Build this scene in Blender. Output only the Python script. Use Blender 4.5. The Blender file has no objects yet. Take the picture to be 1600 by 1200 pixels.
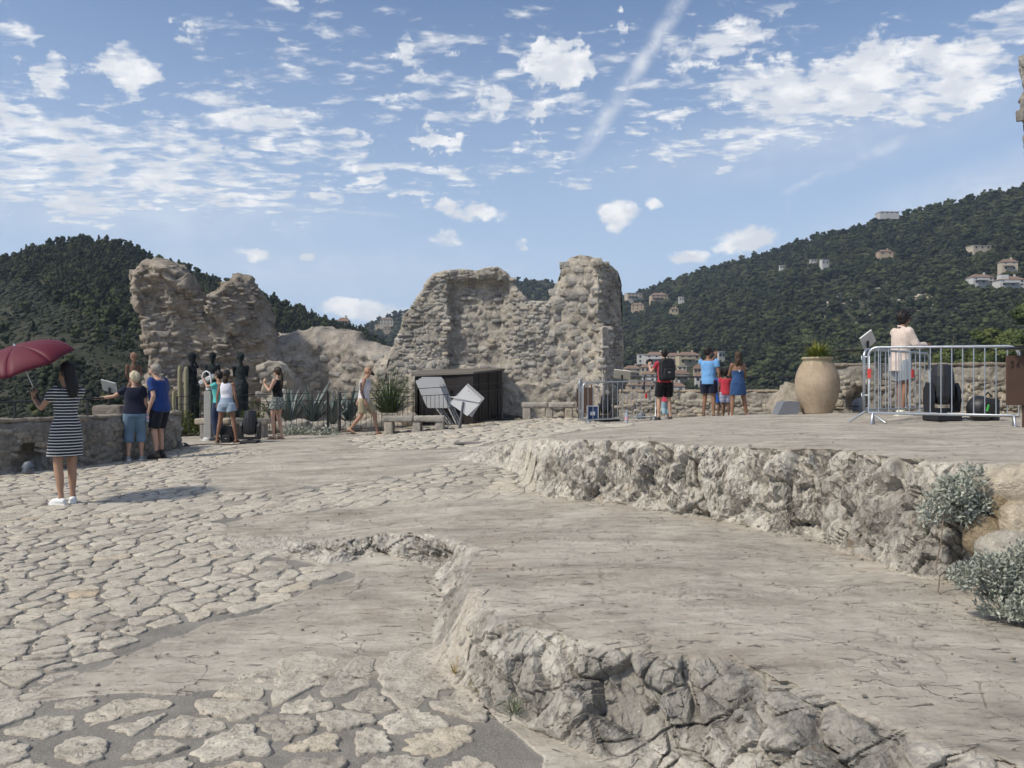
import bpy, bmesh, math, random
import numpy as np
from mathutils import Vector, Matrix, Quaternion
from mathutils.bvhtree import BVHTree
R = math.radians
random.seed(7); rng = np.random.default_rng(7)
SC = bpy.context.scene
COL = SC.collection

# ------------------------------------------------------------------ camera
FPX = 1300.0; HOR = 608.0; EYE = 1.45
def P(px, py, Z):
    """photo pixel at depth Z metres -> world point"""
    return Vector(((px-800)/FPX*Z, Z, EYE-(py-HOR)/FPX*Z))
def X(px, Z): return (px-800)/FPX*Z
cam = bpy.data.cameras.new('camera'); camo = bpy.data.objects.new('camera', cam); COL.objects.link(camo)
camo.location = (0, 0, EYE); camo.rotation_euler = (R(90), 0, 0)
cam.sensor_width = 36; cam.lens = FPX/1600*36; cam.shift_y = (HOR-600)/1600
cam.clip_start = 0.05; cam.clip_end = 20000
SC.camera = camo
SC.render.resolution_x = 1024; SC.render.resolution_y = 768
SC.view_settings.view_transform = 'Standard'; SC.view_settings.look = 'None'
SC.view_settings.gamma = 1; SC.view_settings.exposure = 0.0
SC.view_settings.use_curve_mapping = False
SC.render.engine = 'CYCLES'
SC.cycles.use_denoising = True
SC.cycles.use_adaptive_sampling = True; SC.cycles.adaptive_threshold = .03; SC.cycles.adaptive_min_samples = 16
SC.cycles.max_bounces = 5; SC.cycles.diffuse_bounces = 3; SC.cycles.glossy_bounces = 2
SC.cycles.transmission_bounces = 3; SC.cycles.volume_bounces = 0; SC.cycles.transparent_max_bounces = 6

# ------------------------------------------------------------------ node helper
class S:
    """socket wrapper with arithmetic"""
    def __init__(s, nt, sock): s.nt = nt; s.k = sock
    def _m(s, op, *o, clamp=False):
        n = s.nt.nodes.new('ShaderNodeMath'); n.operation = op; n.use_clamp = clamp
        for i, v in enumerate((s,)+o): put(s.nt, n.inputs[i], v)
        return S(s.nt, n.outputs[0])
    def __add__(s, o): return s._m('ADD', o)
    def __radd__(s, o): return s._m('ADD', o)
    def __sub__(s, o): return s._m('SUBTRACT', o)
    def __rsub__(s, o): return (s*-1.0)+o
    def __mul__(s, o): return s._m('MULTIPLY', o)
    def __rmul__(s, o): return s._m('MULTIPLY', o)
    def __truediv__(s, o): return s._m('DIVIDE', o)
    def sat(s): return s._m('ADD', 0.0, clamp=True)
    def max(s, o): return s._m('MAXIMUM', o)
    def min(s, o): return s._m('MINIMUM', o)
    def pow(s, o): return s._m('POWER', o)
    def abs(s): return s._m('ABSOLUTE')
def put(nt, inp, v):
    if isinstance(v, S): nt.links.new(v.k, inp)
    elif v is not None:
        if isinstance(v, (tuple, list)) and len(v) == 3 and inp.type == 'RGBA': v = tuple(v)+(1,)
        inp.default_value = v
def node(nt, typ, out=0, props=None, **ins):
    n = nt.nodes.new(typ)
    for k, v in (props or {}).items(): setattr(n, k, v)
    for k, v in ins.items():
        key = k.replace('_', ' ')
        put(nt, n.inputs[int(key[1:])] if key[0] == 'i' and key[1:].isdigit() else n.inputs[key], v)
    return S(nt, n.outputs[out])
def sstep(x, a, b, lo=0.0, hi=1.0):
    return node(x.nt, 'ShaderNodeMapRange', 0, {'interpolation_type': 'SMOOTHSTEP'}, i0=x, i1=a, i2=b, i3=lo, i4=hi)
def noise(nt, vec, scale=5., detail=3., rough=.5, dist=0., out=0):
    return node(nt, 'ShaderNodeTexNoise', out, None, Vector=vec, Scale=scale, Detail=detail, Roughness=rough, Distortion=dist)
def voro(nt, vec, scale=5., out=0, feature='F1', rnd=1.):
    return node(nt, 'ShaderNodeTexVoronoi', out, {'feature': feature}, Vector=vec, Scale=scale, Randomness=rnd)
def vscale(nt, vec, s):
    return node(nt, 'ShaderNodeVectorMath', 0, {'operation': 'MULTIPLY'}, i0=vec, i1=s)
def vadd(nt, a, b): return node(nt, 'ShaderNodeVectorMath', 0, {'operation': 'ADD'}, i0=a, i1=b)
def mixc(nt, f, a, b, mode='MIX'):
    n = nt.nodes.new('ShaderNodeMix'); n.data_type = 'RGBA'; n.blend_type = mode
    put(nt, n.inputs[0], f); put(nt, n.inputs[6], a); put(nt, n.inputs[7], b)
    return S(nt, n.outputs[2])
def ramp(nt, f, stops):
    n = nt.nodes.new('ShaderNodeValToRGB'); e = n.color_ramp.elements
    while len(e) < len(stops): e.new(0.5)
    for i, (p, c) in enumerate(stops):
        e[i].position = p; e[i].color = (c, c, c, 1) if not isinstance(c, (tuple, list)) else tuple(c)+(1,)
    put(nt, n.inputs[0], f); return S(nt, n.outputs[0])
def attr(nt, name, out=2): return node(nt, 'ShaderNodeAttribute', out, {'attribute_name': name})
def objco(nt): return node(nt, 'ShaderNodeTexCoord', 3)
def wpos(nt): return node(nt, 'ShaderNodeNewGeometry', 0)
def bump(nt, h, strength=.5, dist=.01, nrm=None):
    n = nt.nodes.new('ShaderNodeBump'); put(nt, n.inputs['Height'], h); n.inputs['Strength'].default_value = strength
    n.inputs['Distance'].default_value = dist
    if nrm: put(nt, n.inputs['Normal'], nrm)
    return S(nt, n.outputs[0])
def newmat(name):
    m = bpy.data.materials.new(name); m.use_nodes = True; nt = m.node_tree; nt.nodes.clear()
    b = nt.nodes.new('ShaderNodeBsdfPrincipled'); o = nt.nodes.new('ShaderNodeOutputMaterial')
    nt.links.new(b.outputs[0], o.inputs[0]); b.inputs['Roughness'].default_value = .85
    b.inputs['Specular IOR Level'].default_value = .3
    return m, nt, b
MATS = {}
def plain(name, col, rough=.7, metal=0., spec=.4, var=.12, scale=8., bumpd=0.002, bscale=60.):
    """a plain coloured material with faint mottling and fine relief"""
    if name in MATS: return MATS[name]
    m, nt, b = newmat(name); co = objco(nt)
    n = noise(nt, co, scale, 4., .6)
    c = mixc(nt, n, tuple(x*(1-var) for x in col), tuple(min(1, x*(1+var)) for x in col))
    put(nt, b.inputs['Base Color'], c)
    b.inputs['Metallic'].default_value = metal; b.inputs['Specular IOR Level'].default_value = spec
    put(nt, b.inputs['Roughness'], n*.2+(rough-.1))
    if bumpd: put(nt, b.inputs['Normal'], bump(nt, noise(nt, co, bscale, 3., .6), .6, bumpd))
    MATS[name] = m; return m

# ------------------------------------------------------------------ sun and sky
SUN = Vector((-0.59, -0.34, 0.73)).normalized()
sl = bpy.data.lights.new('sun', 'SUN'); so = bpy.data.objects.new('sun', sl); COL.objects.link(so)
so.rotation_euler = SUN.to_track_quat('Z', 'Y').to_euler()
sl.energy = 3.8; sl.angle = R(5.0); sl.color = (1.0, .93, .79)
W = bpy.data.worlds.new('World'); SC.world = W; W.use_nodes = True
def build_world():
    nt = W.node_tree; nt.nodes.clear()
    out = nt.nodes.new('ShaderNodeOutputWorld'); bg = nt.nodes.new('ShaderNodeBackground')
    nt.links.new(bg.outputs[0], out.inputs[0]); bg.inputs[1].default_value = .12
    sky = nt.nodes.new('ShaderNodeTexSky'); sky.sky_type = 'NISHITA'; sky.sun_disc = False
    sky.sun_elevation = math.asin(SUN.z); sky.sun_rotation = math.atan2(SUN.x, SUN.y)
    sky.air_density = 1.0; sky.dust_density = 1.6; sky.ozone_density = 1.3; sky.altitude = 400
    skc = S(nt, sky.outputs[0])
    # the Nishita blue is a little too deep beside the photo's hazy late-summer sky: lift with a thin veil
    d = node(nt, 'ShaderNodeTexCoord', 0)
    sep = nt.nodes.new('ShaderNodeSeparateXYZ'); put(nt, sep.inputs[0], d)
    x, y, z = (S(nt, sep.outputs[i]) for i in range(3))
    az = x._m('ARCTAN2', y); el = z._m('ARCSINE')
    def cmb(a, b, c=0.0): return node(nt, 'ShaderNodeCombineXYZ', 0, None, i0=a, i1=b, i2=c)
    zz = z.max(0.0)+.10
    pl = cmb(x/zz, y/zz)                       # the cloud sheet, seen in perspective
    ae = cmb(az, el)
    warp = node(nt, 'ShaderNodeVectorMath', 0, {'operation': 'SCALE'}, i0=vadd(nt, noise(nt, ae, 17., 6., .66, out=1), (-.5, -.5, -.5)), Scale=.115)
    aew = vadd(nt, ae, warp)
    aec = vadd(nt, ae, node(nt, 'ShaderNodeVectorMath', 0, {'operation': 'SCALE'}, i0=vadd(nt, noise(nt, ae, 30., 5., .6, out=1), (-.5, -.5, -.5)), Scale=.035))
    def AE(px, py):
        a = math.atan((px-800)/FPX); return a, math.atan((HOR-py)/FPX*math.cos(a))
    def blob(px, py, rx, ry, k=1., rot=0., inner=.25, base=aew):
        a, e = AE(px, py)
        v = vadd(nt, base, (-a, -e, 0))
        if rot: v = node(nt, 'ShaderNodeVectorRotate', 0, {'rotation_type': 'Z_AXIS'}, Vector=v, Angle=R(-rot))
        v = vscale(nt, v, (FPX/rx, FPX/ry, 0))
        L = node(nt, 'ShaderNodeVectorMath', 1, {'operation': 'LENGTH'}, i0=v)
        return sstep(L, inner, 1.15, k, 0.0)
    def total(bl, base=None):
        t = None
        for b in bl:
            q = tuple(b[4:])+(1., 0., .25)[len(b)-4:]; v = blob(*b[:4], *q, base or aew); t = v if t is None else t.max(v)
        return t
    # --- altocumulus banks
    banks = total([(800, 130, 900, 170, .62), (1200, 215, 240, 40, .78, 4), (860, 240, 160, 26, .7), (520, 110, 80, 40, .7), (40, 190, 90, 60, .85), (130, 240, 430, 125, .84, -6), (420, 200, 240, 90, .80, -12), (560, 250, 120, 40, .85, -10), (330, 265, 330, 75, .84, -12), (60, 300, 340, 60, .84), (190, 110, 70, 70, .9, -50),
                   (480, 230, 210, 60, .75, -14), (95, 105, 40, 55, .8, -60), (460, 20, 120, 45, .62), (300, 70, 65, 28, .72), (560, 295, 330, 24, .78),
                   (680, 212, 75, 26, 1., -8), (765, 150, 40, 62, .9, -20), (870, 108, 82, 58, 1.15, 8), (900, 80, 40, 34, .95), (640, 90, 28, 42, .85), (700, 100, 32, 22, .8),
                   (845, 185, 55, 22, .9), (1120, 78, 130, 42, .9, 12), (1180, 125, 130, 45, .9, 10), (1300, 140, 240, 75, 1.0, 6), (1480, 120, 200, 70, .95, 6),
                   (1040, 185, 80, 32, .8, 20), (1000, 200, 70, 45, .68, 20), (970, 30, 24, 26, .8), (1200, 10, 190, 34, .72, 5), (1570, 25, 110, 60, .78),
                   (1120, 235, 260, 52, .66), (760, 270, 360, 34, .66), (620, 155, 40, 20, .75), (20, 40, 60, 34, .7), (1420, 40, 60, 26, .6)])
    # outside the frame the sheet goes on, loosely
    side = sstep(az.abs(), .62, .85)
    banks = banks.max(side*sstep(noise(nt, pl, 1.1, 2., .5), .42, .62, 0., .9)*sstep(el, .1, .3))
    st = vscale(nt, pl, (1., 1.5, 1.))
    n1 = noise(nt, st, 6.5, 8., .66, .35); n2 = noise(nt, pl, 1.7, 3., .5)
    n3 = voro(nt, vadd(nt, st, node(nt, 'ShaderNodeVectorMath', 0, {'operation': 'SCALE'}, i0=noise(nt, st, 6., 3., .6, out=1), Scale=.25)), 11., feature='SMOOTH_F1')
    tex = n1*.72+n2*.16+(1.0-n3)*.32
    alto = sstep(tex+banks*.47, .895, 1.10)*sstep(banks, .05, .5)
    # --- small low cumulus
    cum = total([(740, 332, 78, 20, 1.), (700, 326, 30, 16, 1.), (965, 338, 42, 32, 1.1), (1022, 318, 24, 14, .9), (1165, 372, 70, 24, 1.1, 5), (1080, 402, 46, 18, .95),
                 (398, 398, 46, 20, 1.1), (478, 402, 26, 13, .8), (555, 478, 88, 26, 1.25), (600, 488, 60, 18, 1.), (690, 374, 52, 22, .8), (815, 380, 20, 12, .8), (1195, 366, 30, 16, 1.)], aec)
    nc = noise(nt, vscale(nt, ae, (1., 1.5, 1.)), 34., 6., .58, .2)
    cumd = sstep(nc*.95+cum*.5, .68, 1.0)*sstep(cum, .1, .4)
    # --- trails and veils
    def trail(p0, p1, w, k, soft=.6):
        a0, e0 = AE(*p0); a1, e1 = AE(*p1); L = math.hypot(a1-a0, e1-e0); rot = math.degrees(math.atan2(e1-e0, a1-a0))
        v = vadd(nt, vadd(nt, ae, node(nt, 'ShaderNodeVectorMath', 0, {'operation': 'SCALE'}, i0=warp, Scale=.10)), (-a0, -e0, 0))
        v = node(nt, 'ShaderNodeVectorRotate', 0, {'rotation_type': 'Z_AXIS'}, Vector=v, Angle=R(-rot))
        sp = nt.nodes.new('ShaderNodeSeparateXYZ'); put(nt, sp.inputs[0], v)
        u, t = S(nt, sp.outputs[0]), S(nt, sp.outputs[1])
        band = sstep(t.abs(), w*soft*.0/FPX, w/FPX, k, 0.)
        return band*sstep(u, -.02*1, .03)*sstep(u, L-.05, L+.02, 1., 0.)*sstep(noise(nt, ae, 34., 6., .7), .3, .62, .25, 1.15)
    tr = trail((905, 245), (1085, -35), 19, .55).max(trail((1228, 302), (1300, 262), 9, .55)).max(trail((1290, 270), (1470, 190), 20, .35))
    tr = tr.max(trail((430, 322), (640, 338), 6, .3)).max(trail((1229, 325), (1228, 296), 7, .32))
    veil = blob(1560, 300, 330, 60, .55, 14, .0, ae).max(blob(500, 420, 520, 60, .30, 0, .0, ae)).max(blob(1300, 210, 420, 70, .35, 6, .0, ae)).max(blob(200, 330, 420, 70, .4, 0, 0., ae))
    veil = veil*(noise(nt, vscale(nt, ae, (1., 4., 1.)), 7., 4., .6)*.9+.25)
    mask = (alto*.95).max(cumd*.98).max(tr.max(0.)).max(veil)
    mask = mask.max(0.).min(1.)
    shade = noise(nt, vadd(nt, vscale(nt, ae, (1., 1.6, 1.)), (0., -.012, 0.)), 22., 4., .55)
    ccol = mixc(nt, sstep(shade, .40, .68), (6.3, 6.6, 7.1), (8.6, 8.6, 8.6))
    skb = mixc(nt, 1.0, skc, (1.06, 1.09, 1.17), 'MULTIPLY')
    hz = sstep(el, -.02, .50, .85, .0)
    skb = mixc(nt, hz, skb, (4.6, 5.75, 7.4))
    put(nt, bg.inputs[0], mixc(nt, mask, skb, ccol))
build_world()
W.cycles.sampling_method = 'MANUAL'; W.cycles.sample_map_resolution = 512

# ------------------------------------------------------------------ numpy noise
def _h(ix, iy, iz, s):
    h = (ix.astype(np.uint32)*np.uint32(374761393) ^ iy.astype(np.uint32)*np.uint32(668265263) ^ iz.astype(np.uint32)*np.uint32(2147483647)) + np.uint32((s*974711) & 0xffffffff)
    h = (h ^ (h >> np.uint32(13)))*np.uint32(1274126177); h = h ^ (h >> np.uint32(16)); h = h*np.uint32(2246822519)
    return ((h ^ (h >> np.uint32(15))) & np.uint32(0xffff)).astype(np.float32)/32767.5-1
def vn(p, s=0):
    """value noise in -1..1; p is (n,3)"""
    i = np.floor(p).astype(np.int64); f = (p-i).astype(np.float32); f = f*f*f*(f*(f*6-15)+10)
    x0, y0, z0 = i[:, 0], i[:, 1], i[:, 2]; r = 0
    for dx in (0, 1):
        wx = f[:, 0] if dx else 1-f[:, 0]
        for dy in (0, 1):
            wy = wx*(f[:, 1] if dy else 1-f[:, 1])
            for dz in (0, 1):
                r = r + _h(x0+dx, y0+dy, z0+dz, s)*wy*(f[:, 2] if dz else 1-f[:, 2])
    return r
ROT3 = np.array(Matrix.Rotation(.62, 3, (.36, .48, .8)))
def fbm(p, scale=1., oct=4, gain=.5, s=0):
    p = np.asarray(p, dtype=np.float64); 
    if np.ndim(scale): p = p*np.array(scale)
    else: p = p*scale
    r = 0; a = 1.; t = 0
    for o in range(oct): r = r+a*vn(p+o*17.3, s+o); t += a; a *= gain; p = (p@ROT3)*2.03
    return r/t
def worley(p, scale, s=0):
    """distance to the nearest and second nearest cell point, 3D, plus cell id noise"""
    p = np.asarray(p)*np.array(scale); i = np.floor(p).astype(np.int64)
    f1 = np.full(len(p), 9.); f2 = f1.copy(); cid = np.zeros(len(p))
    for dx in (-1, 0, 1):
        for dy in (-1, 0, 1):
            for dz in (-1, 0, 1):
                c = i+np.array((dx, dy, dz)); h = [_h(c[:, 0], c[:, 1], c[:, 2], s+k)*.5+.5 for k in (1, 2, 3)]
                d = np.sqrt((c[:, 0]+h[0]-p[:, 0])**2+(c[:, 1]+h[1]-p[:, 1])**2+(c[:, 2]+h[2]-p[:, 2])**2)
                n = d < f1; f2 = np.where(n, f1, np.minimum(f2, d)); cid = np.where(n, h[0], cid); f1 = np.where(n, d, f1)
    return f1, f2, cid
def worley2(p, s=0):
    i = np.floor(p).astype(np.int64); n = len(p); f1 = np.full(n, 9.); f2 = f1.copy(); cid = np.zeros(n); dv = np.zeros((n, 3)); cc = np.zeros((n, 3), np.int64)
    for dx in (-1, 0, 1):
        for dy in (-1, 0, 1):
            for dz in (-1, 0, 1):
                c = i+np.array((dx, dy, dz)); h = np.stack([_h(c[:, 0], c[:, 1], c[:, 2], s+k)*.5+.5 for k in (1, 2, 3)], 1)
                v = p-(c+h); d = np.sqrt((v**2).sum(1)); m = d < f1
                f2 = np.where(m, f1, np.minimum(f2, d)); cid = np.where(m, h[:, 0], cid); dv[m] = v[m]; cc[m] = c[m]; f1 = np.where(m, d, f1)
    g = np.stack([_h(cc[:, 0], cc[:, 1], cc[:, 2], s+k) for k in (5, 6, 7)], 1)
    return f1, f2, cid, dv, g
def sm(x, a, b):
    t = np.clip((x-a)/(b-a), 0, 1); return t*t*(3-2*t)

# ------------------------------------------------------------------ object helpers
def link(name, me, mat=None, parent=None):
    o = bpy.data.objects.new(name, me); COL.objects.link(o)
    if mat is not None:
        for m in (mat if isinstance(mat, (list, tuple)) else [mat]):
            me.materials.append(m)
    if parent: o.parent = parent
    return o
def tag(o, label=None, cat=None, group=None, kind=None):
    for k, v in (('label', label), ('category', cat), ('group', group), ('kind', kind)):
        if v: o[k] = v
    return o
def empty(name, loc, rz=0., label=None, cat=None, group=None):
    o = bpy.data.objects.new(name, None); COL.objects.link(o); o.location = loc; o.rotation_euler = (0, 0, rz)
    o.empty_display_size = .1
    return tag(o, label, cat, group)
def npmesh(name, v, f, smooth=False):
    """v (n,3) floats, f (m,k) ints with one k"""
    v = np.asarray(v, dtype=np.float32); f = np.asarray(f, dtype=np.int32)
    me = bpy.data.meshes.new(name); me.vertices.add(len(v)); me.vertices.foreach_set('co', v.ravel())
    k = f.shape[1]; me.loops.add(f.size); me.loops.foreach_set('vertex_index', f.ravel())
    me.polygons.add(len(f)); me.polygons.foreach_set('loop_start', np.arange(0, f.size, k, dtype=np.int32))
    try: me.polygons.foreach_set('loop_total', np.full(len(f), k, dtype=np.int32))
    except Exception: pass
    me.update(calc_edges=True); me.validate()
    if smooth: me.polygons.foreach_set('use_smooth', np.ones(len(me.polygons), dtype=bool))
    return me
class MB:
    """collects simple shapes into one mesh"""
    def __init__(s): s.v = []; s.f = []; s.sm = []
    def add(s, vs, fs, smooth=False):
        b = len(s.v); s.v += [tuple(v) for v in vs]; s.f += [tuple(i+b for i in f) for f in fs]; s.sm += [smooth]*len(fs); return s
    def box(s, c, d, rot=None, bev=0.):
        """centre, size, optional rotation matrix; bev chamfers the vertical+top edges lightly"""
        c = Vector(c); hx, hy, hz = d[0]/2, d[1]/2, d[2]/2
        if bev <= 0:
            vs = [Vector((x, y, z)) for x in (-hx, hx) for y in (-hy, hy) for z in (-hz, hz)]
            fs = [(0, 1, 3, 2), (4, 6, 7, 5), (0, 4, 5, 1), (2, 3, 7, 6), (0, 2, 6, 4), (1, 5, 7, 3)]
        else:
            b = min(bev, hx*.9, hy*.9, hz*.9); bm = bmesh.new(); bmesh.ops.create_cube(bm, size=1)
            for v in bm.verts: v.co = Vector((v.co.x*d[0], v.co.y*d[1], v.co.z*d[2]))
            bmesh.ops.bevel(bm, geom=bm.edges[:]+bm.verts[:], offset=b, segments=1, affect='EDGES')
            vs = [v.co.copy() for v in bm.verts]; fs = [[v.index for v in f.verts] for f in bm.faces]; bm.free()
        if rot is not None: vs = [rot @ v for v in vs]
        return s.add([v+c for v in vs], fs)
    def beam(s, a, b, w, h=None, up=(0, 0, 1)):
        a, b = Vector(a), Vector(b); d = b-a; L = d.length; h = h or w
        y = d.normalized(); x = y.cross(Vector(up))
        if x.length < 1e-4: x = y.cross(Vector((1, 0, 0)))
        x.normalize(); z = x.cross(y); m = Matrix((x, y, z)).transposed()
        return s.box((a+b)/2, (w, L, h), m)
    def tube(s, pts, r, n=8, closed=False, smooth=True, caps=True):
        pts = [Vector(p) for p in pts]; rs = r if isinstance(r, (list, tuple)) else [r]*len(pts); N = len(pts)
        rings = []; ref = None
        for i, p in enumerate(pts):
            a = pts[(i-1) % N] if (i > 0 or closed) else p; b = pts[(i+1) % N] if (i < N-1 or closed) else p
            t = (b-a); t = t.normalized() if t.length > 1e-9 else Vector((0, 0, 1))
            if ref is None: ref = t.orthogonal().normalized()
            ref = (ref-t*ref.dot(t)); ref = ref.normalized() if ref.length > 1e-6 else t.orthogonal().normalized()
            bn = t.cross(ref)
            rings.append([p+(ref*math.cos(k/n*6.28319)+bn*math.sin(k/n*6.28319))*rs[i] for k in range(n)])
        vs = [v for rr in rings for v in rr]; fs = []
        for i in range(N-1 if not closed else N):
            j = (i+1) % N
            for k in range(n): fs.append((i*n+k, i*n+(k+1) % n, j*n+(k+1) % n, j*n+k))
        s.add(vs, fs, smooth)
        if caps and not closed:
            s.add(rings[0], [tuple(range(n))[::-1]]); s.add(rings[-1], [tuple(range(n))])
        return s
    def lathe(s, prof, c=(0, 0, 0), n=24, smooth=True, axis=None):
        """profile of (r, z) revolved round z through c"""
        c = Vector(c); vs = []; fs = []
        for r_, z_ in prof:
            for k in range(n):
                v = Vector((r_*math.cos(k/n*6.28319), r_*math.sin(k/n*6.28319), z_)); 
                if axis is not None: v = axis @ v
                vs.append(c+v)
        for i in range(len(prof)-1):
            for k in range(n): fs.append((i*n+k, i*n+(k+1) % n, (i+1)*n+(k+1) % n, (i+1)*n+k))
        s.add(vs, fs, smooth); m = len(prof)-1
        s.add(vs[:n], [tuple(range(n))[::-1]]); s.add(vs[m*n:], [tuple(range(n))])
        return s
    def prism(s, poly, a, b, frame=None):
        """polygon of 2D points in a plane, extruded from a to b along the third axis; frame maps (u,v,w)"""
        fr = frame or (lambda u, v, w: Vector((u, v, w))); n = len(poly)
        vs = [fr(u, v, a) for u, v in poly]+[fr(u, v, b) for u, v in poly]
        fs = [tuple(range(n))[::-1], tuple(range(n, 2*n))]+[(i, (i+1) % n, n+(i+1) % n, n+i) for i in range(n)]
        return s.add(vs, fs)
    def mesh(s, name='mesh'):
        me = bpy.data.meshes.new(name); me.from_pydata(s.v, [], s.f)
        me.polygons.foreach_set('use_smooth', s.sm); me.update(); return me
    def build(s, name, mat=None, parent=None): return link(name, s.mesh(name), mat, parent)
def remeshed(me, voxel, smooth_it=0):
    """bake a voxel remesh of a closed mesh"""
    o = bpy.data.objects.new('tmp', me); COL.objects.link(o)
    m = o.modifiers.new('r', 'REMESH'); m.mode = 'VOXEL'; m.voxel_size = voxel; m.use_smooth_shade = True
    if smooth_it:
        q = o.modifiers.new('s', 'SMOOTH'); q.iterations = smooth_it; q.factor = .5
    dg = bpy.context.evaluated_depsgraph_get(); dg.update()
    out = bpy.data.meshes.new_from_object(o.evaluated_get(dg)); bpy.data.objects.remove(o)
    return out
def getv(me):
    a = np.empty(len(me.vertices)*3, dtype=np.float32); me.vertices.foreach_get('co', a); return a.reshape(-1, 3)
def getn(me):
    a = np.empty(len(me.vertices)*3, dtype=np.float32); me.vertex_normals.foreach_get('vector', a); return a.reshape(-1, 3)
def setv(me, v): me.vertices.foreach_set('co', np.asarray(v, dtype=np.float32).ravel()); me.update()

# ================================================================== GROUND
def rbf(ctrl):
    c = np.array(ctrl, float); n = len(c)
    D = np.sqrt((c[:, None, 0]-c[None, :, 0])**2+(c[:, None, 1]-c[None, :, 1])**2+.15)
    A = np.zeros((n+1, n+1)); A[:n, :n] = D; A[:n, n] = 1; A[n, :n] = 1
    w = np.linalg.solve(A, np.append(c[:, 2], 0))
    def f(x, y):
        r = np.full(np.shape(x), w[n])
        for i in range(n): r = r+w[i]*np.sqrt((x-c[i, 0])**2+(y-c[i, 1])**2+.15)
        return r
    return f
FAR = [(-.75, 14, .42), (-.65, 17, .48), (-3.4, 20.5, .32), (-1.6, 20.5, .45), (.9, 22, .65), (2.5, 20, .60), (3.9, 21, .66), (6.5, 22, .68),
       (-6.8, 15.4, .15), (-5.4, 19.3, .28), (-9, 14, .1), (-12, 13, .1), (-3, 14, .32), (-4, 17, .28), (-8, 24, .25), (0, 27, .6), (9, 24, .7)]
BASE = rbf(FAR+[(0, 1, 0), (-2, 3, 0), (-.5, 4.2, .02), (-1.6, 6.3, .08), (-3, 5, .02), (-6, 5, .02), (-5.1, 9.3, .14), (-2.3, 10, .26), (-.8, 9.2, .33),
                (.3, 10, .40), (1, 5, .03), (3, 3, 0), (4, 8, .3), (2, 8, .33), (-3, 8, .14), (-9, 8, .05), (8, 8, .4), (3, 14, .6), (6, 16, .8), (10, 15, .9), (-2.7, 7.7, .13)])
MID = rbf([(-2.7, 7.5, .14), (-2.0, 7.4, .17), (-1.35, 6.8, .23), (-.72, 6.7, .28), (-.2, 5.6, .32), (-.2, 4.5, .35), (.45, 3.6, .35), (1, 3.3, .35), (1.5, 2.5, .34), (3, 3, .36),
           (1.5, 5, .35), (1.2, 7.5, .35), (2.4, 6.1, .33), (.3, 8.4, .35), (-.8, 9.2, .34), (-2.3, 10, .26), (.3, 10, .41), (-3.2, 8.5, .16), (-.5, 11.5, .42), (2.6, 5, .33), (5, 4, .36), (8, 8, .4), (-1.5, 8.4, .24)])
TOP = rbf(FAR+[(.47, 8.7, .92), (.23, 10.1, .85), (-.09, 11.6, .70), (1.22, 7.9, .95), (1.93, 7.16, .96), (2.42, 6.3, .98), (2.56, 5.1, 1.0), (2.7, 4.3, 1.0), (4, 3, 1.), (6, 8, .98),
               (4.2, 11.7, .96), (6.6, 10.7, .96), (6.1, 13.3, 1.0), (5.5, 15, 1.02), (3.3, 15, .93), (1.2, 13.2, .84), (9, 15, 1.02), (8, 5, 1.)])
MPOLY = np.array([(-2.75, 7.75), (-2.45, 7.45), (-1.98, 7.35), (-1.62, 7.0), (-1.34, 6.72), (-1.05, 6.85), (-.72, 6.67), (-.36, 6.25), (-.2, 5.6), (-.26, 5.0), (-.19, 4.44), (-.03, 4.0), (.2, 3.74),
                  (.44, 3.56), (.68, 3.42), (.9, 3.38), (.98, 3.2), (1.17, 2.9), (1.3, 2.66), (1.53, 2.46), (2.2, 2.2), (6, 1.6), (12, 1.5), (12, 13), (-3.4, 13), (-3.4, 8.6)])
UPOLY = np.array([(-.35, 12.6), (-.12, 11.6), (.16, 10.9), (.24, 10.1), (.36, 9.3), (.45, 8.7), (.8, 8.3), (1.22, 7.93), (1.6, 7.4), (1.93, 7.16), (2.17, 6.57), (2.40, 6.3), (2.44, 5.8), (2.5, 5.42), (2.52, 5.0),
                  (2.64, 4.80), (2.9, 4.72), (3.4, 4.62), (5, 4.4), (12, 4.), (12, 30), (-3, 30), (-1.2, 16)])
def sdf(x, y, poly):
    d = np.full(x.shape, 1e9); ins = np.zeros(x.shape, bool); n = len(poly)
    for i in range(n):
        a = poly[i]; b = poly[(i+1) % n]; ex, ey = b-a; wx, wy = x-a[0], y-a[1]
        t = np.clip((wx*ex+wy*ey)/(ex*ex+ey*ey), 0, 1); d = np.minimum(d, (wx-ex*t)**2+(wy-ey*t)**2)
        c = ((a[1] > y) != (b[1] > y)) & (x < (b[0]-a[0])*(y-a[1])/(b[1]-a[1]+1e-12)+a[0]); ins ^= c
    return np.where(ins, 1, -1)*np.sqrt(d)
def inpoly(px, py, poly):
    px, py = np.asarray(px, float), np.asarray(py, float); return sdf(px, py, np.array(poly, float)) > 0
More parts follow.
